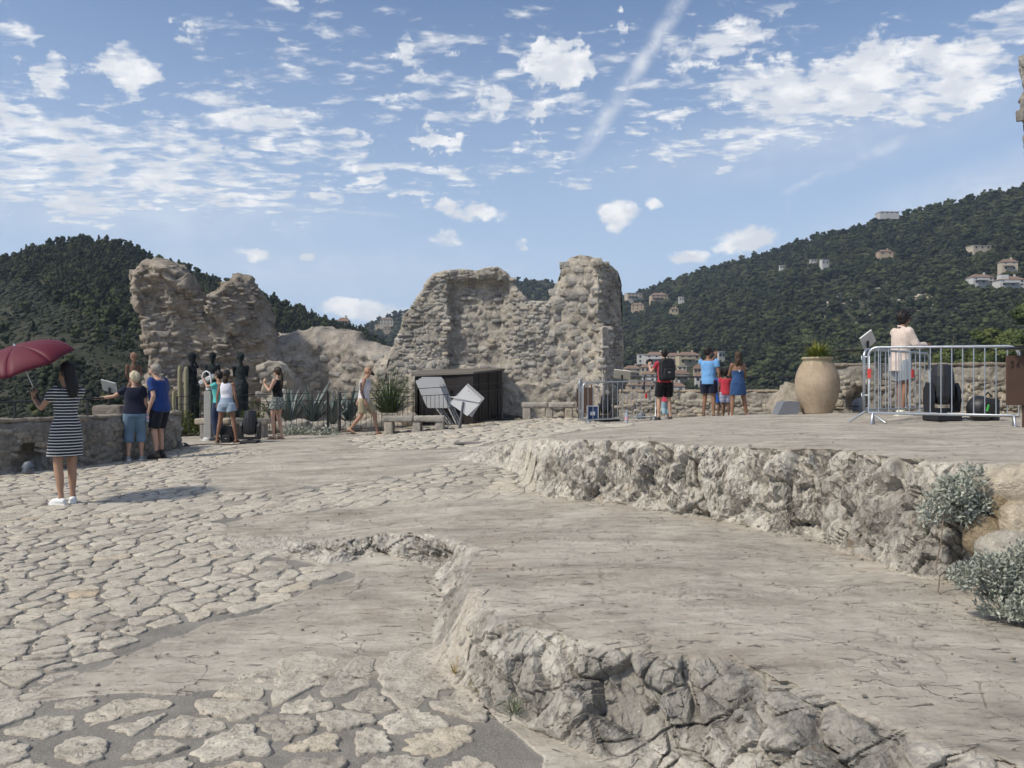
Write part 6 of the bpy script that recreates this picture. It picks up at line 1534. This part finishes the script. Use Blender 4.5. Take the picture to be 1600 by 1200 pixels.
        w0 = wr_[i]; B.tube([w0, w0+dd*.03, w0+dd*.06, w0+dd*.085], [.023, .028, .031, .026], 10); curl = hb.get('curl', .5); fr = .0095 if vox > .008 else .0085
        for k, (off, ln) in enumerate(((.026, .068), (.009, .078), (-.009, .072), (-.025, .056))):
            b0 = w0+dd*.08+sw*off; pts = [w0+dd*.05+sw*off*.7, b0]; a_ = curl*.5; p = b0
            for sg in (.45, .32, .25): q = dd*math.cos(a_)+pn*math.sin(a_); p = p+q*ln*sg; pts.append(p); a_ += curl*.9
            B.tube(pts, [fr*1.1, fr*1.1, fr, fr*.92, fr*.75], 8)
        tb = w0+dd*.025+sw*.024; B.tube([tb-sw*.01, tb+sw*.022+dd*.025+pn*.01, tb+sw*.030+dd*.052+pn*.022, tb+sw*.026+dd*.072+pn*.03], [fr*1.5, fr*1.35, fr*1.15, fr*.8], 8)
    B.tube([neck-V((0, 0, .05)), hd+HR @ V((0, -.015, -.06))], [.056*(.88 if fem else 1), .050*(.88 if fem else 1)], 14)
    hs = P_.get('hs', 1.)
    def h(x, y, z): return hd+HR @ (V((x, y, z))*hs)
    def he(mb, c, r, rot=None, sub=3): ellipsoid(mb, h(*c), tuple(q*hs for q in r), HR if rot is None else HR @ rot, sub)
    he(B, (0, -.005, .02), (.074, .094, .092)); he(B, (0, .022, -.045), (.054, .062, .065)); he(B, (0, .052, -.085), (.028, .03, .025))
    B.tube([h(0, .088, .022), h(0, .108, -.012), h(0, .092, -.024)], [.009, .0145, .010], 8); he(B, (0, .082, -.052), (.022, .014, .010)); he(B, (0, .083, .038), (.048, .014, .012))
    for sx in (-1, 1): he(B, (sx*.076, .0, -.006), (.010, .020, .030))
    link('body', bake(B, vox, 3), skin, t)
    if not P_.get('noeyes'):
        for sx in (-1, 1):
            m = MB(); he(m, (sx*.031, .080, .012), (.013, .010, .008), None, 2); m.build('eye', plain('eye', (.03, .02, .015), .2, bumpd=0), t)
        m = MB(); he(m, (0, .0945, -.050), (.020, .005, .006), None, 2); m.build('mouth', skin_mat('lips', (.30, .13, .11)), t)
    for c in P_.get('clothes', ()):
        k = c[0]; mt = c[1]; o = c[2] if len(c) > 2 else {}; m = MB(); nm = o.get('name', k); wr = o.get('wr', .008)
        if k == 'shirt':
            torso(m, o.get('g', .018), o.get('z0', -.10), o.get('z1', .50)); 
            if o.get('sleeve', .28) > 0:
                for i in (0, 1): arm(m, i, .012+o.get('sg', 0), 0, o.get('sleeve', .28)); ellipsoid(m, sho[i]+V((0, 0, -.008)), (.059*thick,)*3)
            else:
                for sx in (-1, 1): ellipsoid(m, neck+V((sx*.085, 0, -.065)), (.055, .06, .05))
        elif k == 'tank':
            torso(m, .012, o.get('z0', -.06), .36)
            for sx in (-1, 1): m.tube([chest+V((sx*.085, .06, -.0)), neck+V((sx*.075, .01, -.03)), chest+V((sx*.075, -.08, -.02))], [.035, .022, .035], 8)
        elif k in ('shorts', 'trousers'):
            torso(m, .020, -.10, o.get('z1', .08))
            for i in (0, 1): leg(m, i, .026+o.get('g', 0), 0, o.get('t', .36), o.get('flare', .012))
        elif k == 'dress':
            hem = o.get('hem', .55); torso(m, .014, -.1, o.get('z1', .50)); w = o.get('w', .19)
            mid = (kn[0]+kn[1])/2; c0 = pel; bot = V((mid.x*.8, mid.y*.8, hem)); loft(m, [(bot, w, w*.78), (bot.lerp(c0, .35), w*.98, w*.74), (bot.lerp(c0, .75), w*.92, w*.68), (c0+V((0, 0, .04)), w*.84, w*.60), (waist, .14, .105)], 28)
            if o.get('sleeve', 0) > 0:
                for i in (0, 1): arm(m, i, .018, 0, o['sleeve']); ellipsoid(m, sho[i], (.06,)*3)
        elif k == 'jacket':
            torso(m, .034, -.10, .51); loft(m, [(pel+V((0, 0, -.20))+lean*0, .185, .150), (pel+V((0, 0, -.05)), .185, .148), (pel+V((0, 0, .12))+lean*.25, .175, .14)], 24)
            for i in (0, 1): arm(m, i, .026, 0, .90); ellipsoid(m, sho[i], (.075,)*3)
            m.tube([neck+V((-.08, .0, .0)), neck+V((0, -.075, .03)), neck+V((.08, .0, .0)), chest+V((.0, .13, .05)), neck+V((-.08, .0, .0))], .02, 8)
        elif k == 'shoes':
            for i in (0, 1):
                m = MB(); fy = Matrix.Rotation(footyaw[i], 3, 'Z'); a = ank[i]; lift = P_.get('heel', (0, 0))[i]; hi = o.get('high', 0)
                m.tube([a+fy @ p for p in (V((0, -.065, -.045+lift)), V((0, -.02, -.035+lift)), V((0, .05, -.038+lift*.6)), V((0, .12, -.052+lift*.2)), V((0, .185, -.062)))], [.036, .044, .046, .043, .022], 14)
                if hi: m.tube([a+V((0, 0, -.02)), a+V((0, 0, hi))], [.045, .042], 14)
                me = bake(m, .011, 2); ob = link(nm, me, mt, t); so = MB(); z = -.085
                so.prism([((fy @ V((x, y, 0))).x, (fy @ V((x, y, 0))).y) for x, y in ((-.034, -.09), (.034, -.09), (.045, .0), (.050, .10), (.035, .185), (0, .20), (-.035, .185), (-.050, .10), (-.045, 0))], 0, .022, lambda u, v, w: a+V((u, v, z+w+max(0, lift*.6*(1-v*5)))))
                so.build('sole', o.get('sole', mt), ob)
            continue
        elif k == 'sandals':
            for i in (0, 1):
                so = MB(); fy = Matrix.Rotation(footyaw[i], 3, 'Z'); a = ank[i]
                so.prism([((fy @ V((x, y, 0))).x, (fy @ V((x, y, 0))).y) for x, y in ((-.032, -.08), (.032, -.08), (.042, .0), (.045, .10), (.03, .175), (0, .185), (-.03, .175), (-.045, .10), (-.042, 0))], 0, .016, lambda u, v, w: a+V((u, v, -.085+w)))
                so.tube([a+fy @ V((-.045, .07, -.065)), a+fy @ V((-.02, .08, -.015)), a+fy @ V((.02, .08, -.015)), a+fy @ V((.045, .07, -.065))], .009, 6); so.build('sandal', mt, t)
            continue
        elif k == 'hair':
            f = o.get('r', 1.); he(m, (0, -.018, .028), (.084*f, .100*f, .100*f)); he(m, (0, -.05, -.015), (.074*f, .062*f, .075*f))
            if o.get('fringe'): he(m, (0, .045, .075), (.070, .060, .040))
            st = o.get('long')
            if st:
                pts = [h(*p[:3]) for p in st]; 
                for q0, q1, a0, a1 in zip(pts[:-1], pts[1:], st[:-1], st[1:]):
                    for u in np.linspace(0, 1, 5): 
                        rr = a0[3]*(1-u)+a1[3]*u; ellipsoid(m, q0.lerp(q1, float(u)), (rr, rr*.62, rr*.9), HR, 2)
            me = bake(m, .010, 1); v = getv(me).astype(float); n = getn(me); amp = o.get('curl', .006); setv(me, v+n*((fbm(v, (26, 26, 10), 3, s=sd)*amp*1.6)+(fbm(v, 70, 2, s=sd+1)*amp*.6))[:, None]); me.polygons.foreach_set('use_smooth', np.ones(len(me.polygons), bool)); link('hair', me, mt, t); continue
        elif k == 'glasses':
            for sx in (-1, 1): he(m, (sx*.033, .098, .014), (.027, .006, .018), None, 2)
            m.tube([h(-.033, .100, .02), h(.033, .100, .02)], .003, 5)
            for sx in (-1, 1): m.tube([h(sx*.058, .092, .018), h(sx*.078, .0, .012)], .0035, 5)
            m.build('sunglasses', mt, t); continue
        elif k == 'beard':
            he(m, (0, .045, -.078), (.050, .050, .045)); he(m, (0, .065, -.125), (.032, .032, .045)); link('beard', bake(m, .009, 1, .005, 3), mt, t); continue
        elif k == 'straps':
            for sx in (-1, 1): m.tube([neck+V((sx*.085, .02, -.035)), neck+V((sx*.080, -.055, -.055)), chest+V((0, -.118, -.06))], .006, 6)
            m.build('straps', mt, t); continue
        elif k == 'band':
            pt = o['at']; m.tube([V(pt)+V((.029*math.cos(a_), .029*math.sin(a_), .0)) for a_ in np.linspace(0, 6.0, 12)], .007, 6, closed=True); m.build('watch', mt, t); continue
        elif k == 'cap':
            he(m, (0, -.02, .055), (.086, .10, .082)); link('cap', bake(m, .011, 1), mt, t); continue
        link(nm, bake(m, max(vox, .011), 3, wr, sd), mt, t)
    t['h'] = 0; del t['h']
    return t, dict(pel=pel, chest=chest, neck=neck, head=hd, wr=wr_, el=el, ank=ank, sc=s)
TAN_, PALE_, BRN_, DRK_ = skin_mat('tanned skin', (.38, .225, .150)), skin_mat('fair skin', (.46, .285, .205)), skin_mat('brown skin', (.25, .135, .085)), skin_mat('deep brown skin', (.15, .085, .055))
SG = plain('dark sunglasses', (.012, .012, .014), .15, spec=.8, bumpd=0); HB = hair_mat('black hair', (.014, .011, .010)); HD = hair_mat('dark brown hair', (.035, .022, .014)); HBL = hair_mat('white blond hair', (.50, .43, .30)); HG = hair_mat('grey hair', (.24, .22, .19))
def at(px, py, Z, zfix=None): 
    x = X(px, Z); return Vector((x, Z, gz(x, Z)+.012 if zfix is None else zfix))

# woman with the umbrella
NAV = (.018, .020, .032)
t, J = person(at(103, 790, 9.35), R(58), 1.58, 'woman in a navy and white striped dress holding a dark red umbrella', dict(fem=1, vox=.009, skin=TAN_, feet=((-.07, -.02, 0), (.10, .02, 0)), knees=((-.085, .03, .49), (.10, .05, .49)), footyaw=(R(10), R(-30)), lean=(0, -.03, 0), hpitch=R(4), noeyes=0,
    arms=[((-.25, .11, 1.20), (-.215, .335, 1.32)), ((.20, .16, 1.27), (.10, .24, 1.50))], hand=[dict(dir=(0.1, .3, .9), palm=(.9, -.2, 0), curl=1.5), dict(dir=(-.3, -.2, .9), palm=(-.3, -.9, 0), curl=.35)],
    clothes=[('dress', cloth_mat('navy and white striped jersey', NAV, stripe=(.037, .66, (.62, .62, .60))), dict(hem=.60, w=.215, sleeve=.30, wr=.007)),
             ('hair', HB, dict(r=1.08, curl=.004, long=[(0, -.055, .02, .085), (.0, -.085, -.08, .088), (0, -.115, -.18, .082), (0, -.13, -.27, .06), (0, -.135, -.31, .03)])),
             ('shoes', plain('white canvas', (.70, .70, .70), .7), dict(sole=plain('white rubber', (.72, .72, .70), .5)))]))
wrist = (Matrix.Translation(t.location) @ Matrix.Rotation(R(58), 4, 'Z') @ Matrix.Scale(J['sc'], 4)) @ (J['wr'][0]+Vector((.03, .03, .09)))
def umbrella(hand, lab):
    ax = Vector((-.20, -.36, .91)).normalized(); t = empty('umbrella', hand-ax*.06, 0, lab, 'umbrella'); top = ax*.60; u = ax.cross(Vector((0, 1, 0))).normalized(); w = ax.cross(u)
    MB().tube([ax*.0, top+ax*.03], .006, 8).build('shaft', GALV, t); MB().tube([ax*-.06, ax*.0, ax*.10], [.013, .015, .012], 10).tube([ax*-.06, ax*-.075+u*.02, ax*-.11+u*.03, ax*-.14+u*.02], .003, 5).build('handle', BLKPL, t); MB().tube([top+ax*.01, top+ax*.035], [.014, .006], 8).build('tip', WHITE, t)
    n = 8; Rr = .56; V = []; F = []; nr, na = 9, 6
    def pt(i, j, sub):
        f = i/nr; a = (j+sub/na)/n*6.28319+.2; rad = Rr*math.sin(f*1.35)/math.sin(1.35); dep = .205*(1-math.cos(f*1.35))/(1-math.cos(1.35)); sg = math.sin(sub/na*math.pi); rad *= 1-(.075*f)*sg*(1+.0*f); dep += -.010*sg*f
        return top-ax*dep+(u*math.cos(a)+w*math.sin(a))*rad
    cm, nt, b = newmat('dark red umbrella cloth'); b.inputs['Base Color'].default_value = (.17, .016, .034, 1); b.inputs['Roughness'].default_value = .6; b.inputs['Transmission Weight'].default_value = 0.; b.inputs['Sheen Weight'].default_value = .0
    put(nt, b.inputs['Base Color'], mixc(nt, noise(nt, objco(nt), 5., 3., .5), (.085, .010, .020), (.13, .014, .029))); cl = None
    for j in range(n):
        V = []; F = []
        for i in range(nr+1):
            for sub in range(na+1): V.append(pt(i, j, sub))
        for i in range(nr):
            for sub in range(na): a0 = i*(na+1)+sub; F.append((a0, a0+1, a0+na+2, a0+na+1))
        me = bpy.data.meshes.new('canopy_panel'); me.from_pydata([tuple(v) for v in V], [], F); me.polygons.foreach_set('use_smooth', [True]*len(F)); me.update(); o = link('canopy_panel', me, cm, t); sm_ = o.modifiers.new('s', 'SOLIDIFY'); sm_.thickness = .0015
    rb = MB().tube([pt(i, 0, 0)-ax*.006 for i in range(nr+1)], .003, 5).mesh('rib')
    for j in range(n): MB().tube([pt(i, j, 0)-ax*.007 for i in range(nr+1)]+[pt(nr, j, 0)-ax*.007+(pt(nr, j, 0)-top).normalized()*.012], .0028, 5).tube([ax*.32, pt(5, j, 0)-ax*.008], .0022, 4).build('rib', BLACK, t)
umbrella(wrist, 'open dark red umbrella held over the woman in the striped dress')

t, J = person(at(211, 719, 15.1), R(24), 1.60, 'white-haired woman in a navy top and rolled jeans pointing over the rail', dict(fem=1, thick=1.16, belly=.6, skin=PALE_, feet=((-.12, 0, 0), (.12, .02, 0)), lean=(-.02, .04, 0), hyaw=R(38), hpitch=R(-6), arms=[((-.38, .06, 1.27), (-.66, .12, 1.23)), None], hand=[dict(dir=(-.95, .3, -.05), palm=(0, 0, -1), curl=.2), None],
    clothes=[('shirt', cloth_mat('navy cotton', (.012, .014, .032)), dict(g=.024, z0=-.06, sleeve=.34, sg=.008)), ('trousers', cloth_mat('light blue denim', (.13, .20, .27)), dict(t=.70, g=.008, z1=.02, flare=.0)), ('hair', HBL, dict(r=1.06, curl=.014)), ('glasses', SG), ('shoes', plain('grey trainers', (.30, .30, .31), .8), dict(sole=plain('white rubber', (.72, .72, .70), .5)))]))
t, J = person(at(251, 717, 15.35), R(76), 1.77, 'grey-haired man in a blue polo shirt and dark shorts holding a small bottle', dict(thick=1.04, belly=.6, skin=PALE_, feet=((-.10, .0, 0), (.09, .04, 0)), lean=(0, .06, 0), head=(0, .05, -.03), hpitch=R(-24), hyaw=R(8), arms=[((-.25, -.04, 1.13), (-.24, .06, .90)), None],
    clothes=[('shirt', cloth_mat('royal blue polo cotton', (.018, .045, .17)), dict(g=.026, z0=-.10, sleeve=.36, sg=.010)), ('shorts', cloth_mat('black cotton shorts', (.014, .015, .022)), dict(t=.46, g=.006)), ('hair', HG, dict(r=1.01, curl=.004)), ('glasses', SG), ('shoes', plain('dark hiking shoes', (.035, .032, .03), .8), dict(high=.07))]))
hw = (Matrix.Translation(t.location) @ Matrix.Rotation(R(76), 4, 'Z') @ Matrix.Scale(J['sc'], 4)) @ (J['wr'][0]+Vector((-.0, .03, -.10)))
bottle(hw-Vector((0, 0, .13)), .20, 'small water bottle with a blue label held by the man in the blue polo', lb=(.25, .40, .75), cap=(.7, .7, .7))
t, J = person(at(342, 684, 19.7), R(75), 1.62, 'boy in a turquoise T-shirt looking into the coin telescope', dict(kid=1, skin=TAN_, thick=.9, arms=[((-.20, .20, 1.36), (-.10, .36, 1.52)), ((.20, .16, 1.2), (.12, .38, 1.22))], hpitch=R(-8), clothes=[('shirt', cloth_mat('turquoise cotton', (.10, .46, .44)), dict(z0=-.10, g=.03)), ('trousers', cloth_mat('dark blue denim', (.025, .04, .08)), dict(t=.95)), ('hair', HB, dict(r=1.05, curl=.008, fringe=1)), ('shoes', plain('dark trainers', (.04, .04, .045), .8))]))
t, J = person(at(354, 694, 18.75), R(-4), 1.62, 'girl in a white top and pale denim shorts with legs apart over a backpack', dict(fem=1, skin=BRN_, feet=((-.24, 0, 0), (.24, 0, 0)), hpitch=R(-8), noeyes=1, arms=[((-.22, -.02, 1.16), (-.25, .03, .93)), ((.22, -.02, 1.16), (.24, .04, .92))], clothes=[('shirt', cloth_mat('white cotton', (.66, .66, .72)), dict(z0=.06, sleeve=0, g=.016)), ('shorts', cloth_mat('pale denim', (.30, .37, .46)), dict(t=.22, g=.012, z1=.15, flare=.014)),
    ('hair', HD, dict(r=1.05, curl=.007, long=[(0, -.07, .0, .06), (0, -.10, -.10, .068), (0, -.10, -.18, .062), (0, -.09, -.25, .035)])), ('cap', plain('black cap', (.02, .02, .022), .8)), ('sandals', plain('tan leather', (.22, .13, .08), .7))]))
t, J = person(at(434, 687, 19.3), R(72), 1.66, 'woman with a long ponytail in a black top and grey patterned shorts', dict(fem=1, skin=PALE_, feet=((-.08, .05, 0), (.08, -.06, 0)), hpitch=R(2), arms=[((-.20, .10, 1.17), (-.12, .30, 1.36)), ((.19, .10, 1.15), (.10, .30, 1.30))], hand=[dict(dir=(0, .1, 1), palm=(.6, -.6, 0), curl=.7), None], clothes=[('shirt', cloth_mat('black cotton', (.010, .010, .012)), dict(z0=.02, sleeve=0, g=.012)),
    ('shorts', cloth_mat('grey green patterned cotton', (.11, .125, .115), pattern=(22., (.30, .32, .30))), dict(t=.24, g=.012, z1=.14, flare=.018)), ('hair', HD, dict(r=1.03, curl=.005, long=[(0, -.09, .01, .045), (0, -.125, -.08, .05), (0, -.13, -.20, .055), (0, -.12, -.32, .045), (0, -.115, -.40, .02)])), ('glasses', SG), ('sandals', plain('tan leather', (.22, .13, .08), .7))]))
t, J = person(at(568, 680, 20.4), R(-88), 1.76, 'bald bearded man in a pale tank top and khaki shorts walking right', dict(skin=TAN_, feet=((-.06, .32, 0), (.06, -.34, .03)), knees=((-.08, .26, .52), (.09, -.02, .50)), heel=(0, .07), hips=(0, 0, -.06), lean=(0, .04, 0), head=(0, .06, -.03), hpitch=R(-32), arms=[((-.24, -.10, 1.10), (-.22, -.16, .86)), ((.24, -.02, 1.08), (.23, .07, .83))],
    clothes=[('shirt', cloth_mat('pale cotton faded to grey', (.60, .57, .60), fade=(1.12, 1.38, (.36, .36, .38))), dict(z0=-.10, sleeve=0, g=.022)), ('shorts', cloth_mat('khaki cotton', (.32, .27, .18)), dict(t=.45, g=.012)), ('beard', HB), ('glasses', SG), ('sandals', plain('black rubber sandals', (.02, .02, .02), .7))]))
# tattooed sleeve
mb = MB(); mb.tube([Vector((.205, -.01, 1.27)), Vector((.235, -.02, 1.10)), Vector((.238, .0, 1.02)), Vector((.232, .05, .88))], [.0455, .0385, .0385, .029], 14); mb.build('tattoo', cloth_mat('tattooed skin', (.07, .06, .058), pattern=(26., (.17, .11, .085))), t)
t, J = person(at(1038, 658, 20.9), R(8), 1.77, 'man in a red T-shirt with a black backpack raising a camera', dict(skin=PALE_, feet=((-.15, 0, 0), (.17, .02, 0)), noeyes=1, hpitch=R(4), arms=[((-.31, .06, 1.20), (-.30, .28, 1.36)), ((.28, .14, 1.42), (.16, .36, 1.50))], hand=[dict(dir=(.1, .3, .9), palm=(.5, .5, 0), curl=.9), dict(dir=(-.5, .6, .4), curl=.9)], clothes=[('shirt', cloth_mat('red cotton', (.36, .045, .065)), dict(z0=-.08, g=.02, sleeve=.34)),
    ('shorts', cloth_mat('black shorts', (.008, .008, .009)), dict(t=.43, g=.014, z1=.06)), ('hair', HB, dict(r=1.0, curl=.004)), ('shoes', plain('dark trainers', (.04, .04, .045), .8))]))
M8 = Matrix.Translation(t.location) @ Matrix.Rotation(R(8), 4, 'Z')
q = M8 @ Vector((0, -.21, 1.0)); pack(q, 1.22, 'black backpack with a grey logo worn by the man in the red T-shirt', R(8))
cmr = empty('camera', M8 @ Vector((-.27, .36, 1.42)), R(8), 'black camera raised in the left hand of the man with the backpack', 'camera'); MB().box((0, 0, .05), (.15, .08, .11), bev=.015).build('body', BLKPL, cmr); MB().lathe([(.05, 0), (.055, .12), (.05, .15)], (0, .03, .05), 16, True, Matrix.Rotation(R(-90), 3, 'X')).build('lens_barrel', BLKPL, cmr); MB().box((0, -.01, .115), (.06, .06, .03), bev=.01).build('viewfinder', BLKPL, cmr)
t, J = person(at(1041, 657, 21.9), R(20), .88, 'small child in a pink-red top seen between the legs of the backpacker', dict(skin=PALE_, thick=1.25, hs=1.5, noeyes=1, lean=(0, .1, 0), clothes=[('shirt', cloth_mat('pink red cotton', (.45, .06, .10)), dict(z0=-.1, g=.04)), ('trousers', cloth_mat('light blue cotton', (.28, .42, .50)), dict(t=.85, g=.03)), ('hair', HD, dict(r=1.05)), ('shoes', plain('grey trainers', (.30, .30, .31), .8))]))
t, J = person(at(1107, 660, 21.0), R(-28), 1.80, 'man in a light blue T-shirt and navy shorts holding a hand to his face', dict(skin=BRN_, feet=((-.12, 0, 0), (.12, .02, 0)), hyaw=R(-38), hpitch=R(2), arms=[((-.10, .30, 1.32), (.12, .27, 1.56)), ((.26, -.02, 1.12), (.27, .08, .88))], hand=[dict(dir=(0, 0, 1), palm=(0, -1, 0), curl=.5), None], clothes=[('shirt', cloth_mat('sky blue cotton', (.16, .36, .66)), dict(z0=-.10, g=.026, sleeve=.30, sg=.008)),
    ('shorts', cloth_mat('navy shorts', (.014, .018, .040)), dict(t=.36, g=.008)), ('hair', HB, dict(r=1.06, curl=.008)), ('shoes', plain('dark trainers', (.04, .04, .045), .8))]))
t, J = person(at(1126, 659, 21.6), R(-40), 1.28, 'child in royal blue clothes between the man in light blue and the red-shirted child', dict(skin=DRK_, hs=1.22, thick=1.05, hyaw=R(20), clothes=[('shirt', cloth_mat('royal blue sports top', (.03, .07, .28)), dict(z0=-.1, g=.03)), ('shorts', cloth_mat('bright blue shorts', (.02, .10, .42)), dict(t=.45, g=.02)), ('hair', HB, dict(r=1.05)), ('shoes', plain('dark trainers', (.04, .04, .045), .8))]))
t, J = person(at(1134, 658, 20.7), R(-10), 1.22, 'child in a red shirt and striped shorts pressed against the woman in the blue dress', dict(skin=DRK_, hs=1.2, thick=1.05, noeyes=1, clothes=[('shirt', cloth_mat('crimson cotton', (.42, .04, .06)), dict(z0=-.1, g=.03)), ('shorts', cloth_mat('blue and white striped shorts', (.05, .09, .25), stripe=(.05, .5, (.55, .55, .6))), dict(t=.42, g=.015)), ('hair', HB, dict(r=1.1, curl=.015)), ('shoes', plain('dark trainers', (.04, .04, .045), .8))]))
t, J = person(at(1153, 660, 20.4), R(6), 1.62, 'woman with long curly hair in a blue strappy dress seen from behind', dict(fem=1, thick=1.1, skin=BRN_, noeyes=1, feet=((-.16, 0, 0), (.26, .05, 0)), hpitch=R(-10), arms=[((-.20, .14, 1.14), (-.12, .30, 1.22)), ((.22, .06, 1.13), (.20, .22, 1.02))], clothes=[('dress', cloth_mat('denim blue cotton', (.030, .072, .18)), dict(hem=.62, w=.22, z1=.32, wr=.012)), ('straps', plain('white cord', (.7, .7, .7), .7)),
    ('hair', hair_mat('wavy brown hair', (.055, .035, .022)), dict(r=1.1, curl=.020, long=[(0, -.07, .0, .09), (0, -.09, -.08, .105), (0, -.10, -.17, .105), (0, -.10, -.26, .08), (.0, -.10, -.33, .04)])), ('sandals', plain('tan leather', (.22, .13, .08), .7))]))
t, J = person(at(1406, 654, 13.35), R(-78), 1.68, 'boy in a pale pink jacket and grey shorts leaning on the right rail', dict(skin=BRN_, feet=((-.08, .05, 0), (.09, -.03, 0)), lean=(0, .04, 0), head=(0, .03, 0), hpitch=R(-16), arms=[((-.22, .20, 1.17), (-.14, .42, 1.20)), ((.24, .14, 1.16), (.16, .38, 1.19))], hand=[dict(dir=(.2, .9, 0), palm=(0, 0, -1), curl=.5), dict(dir=(-.3, .9, 0), palm=(0, 0, -1), curl=.5)],
    clothes=[('jacket', cloth_mat('pale pink linen', (.60, .50, .44)), dict(wr=.012)), ('shorts', cloth_mat('grey cotton shorts', (.27, .30, .33)), dict(t=.40, g=.012)), ('hair', HB, dict(r=1.12, curl=.010, fringe=1)), ('glasses', SG), ('shoes', plain('cream trainers', (.66, .63, .50), .7), dict(high=.035, sole=plain('white rubber', (.72, .72, .70), .5)))]))

# bronze garden statues: long-gowned slender women on low plinths
BRZ = mat_masonry('dark patinated bronze', [(.012, .014, .016), (.022, .028, .031), (.040, .050, .054), (.075, .09, .095)], dirt=.2); TER = mat_masonry('terracotta', [(.17, .10, .07), (.26, .16, .115), (.33, .21, .155), (.40, .27, .2)], dirt=.1)
def statue(px, Z, H, yaw, lab, mat, arms, gown=True, lean=(0, 0, 0)):
    z = EYE-(552-HOR)/FPX*Z-H; p = Vector((X(px, Z), Z, z))
    t, J = person(p, yaw, H, lab, dict(name='statue', fem=1, thick=.82, skin=mat, noeyes=1, lean=lean, arms=arms, vox=.014, clothes=([('dress', mat, dict(name='gown', hem=.03, w=.20, wr=.02, z1=.40))] if gown else [])+[('hair', mat, dict(r=1.06, curl=.01, long=[(0, -.08, 0, .055), (0, -.09, -.08, .05)]))]), 'statue', 'bronze statues in the garden')
    g = z-gz(p.x, p.y); MB().box((0, 0, -g/2/J['sc']-.02), (.45, .45, g/J['sc']+.04), bev=.02).build('plinth', BENCH, t)
statue(302, 23.6, 1.95, R(60), 'slender dark bronze woman, leftmost of the three by the ruin', BRZ, [((-.17, -.06, 1.18), (-.16, -.02, .95)), ((.16, .12, 1.5), (.04, .10, 1.66))], True, (0, .05, 0))
statue(332, 23.3, 1.85, R(-170), 'dark bronze woman with a lit chest, middle of the three by the ruin', BRZ, [((-.17, -.10, 1.2), (-.06, -.14, 1.02)), ((.17, -.10, 1.2), (.06, -.14, 1.02))])
statue(376, 23.0, 2.0, R(20), 'tall dark bronze woman in a long gown, rightmost of the three by the ruin', BRZ, [((-.15, .10, 1.2), (-.04, .20, 1.30)), ((.15, .10, 1.2), (.04, .20, 1.28))])
statue(209, 24.2, 1.95, R(30), 'terracotta figure standing beyond the parapet by the left ruin', TER, [((-.18, 0, 1.2), (-.1, .1, 1.05)), ((.18, 0, 1.2), (.1, .1, 1.05))], False)
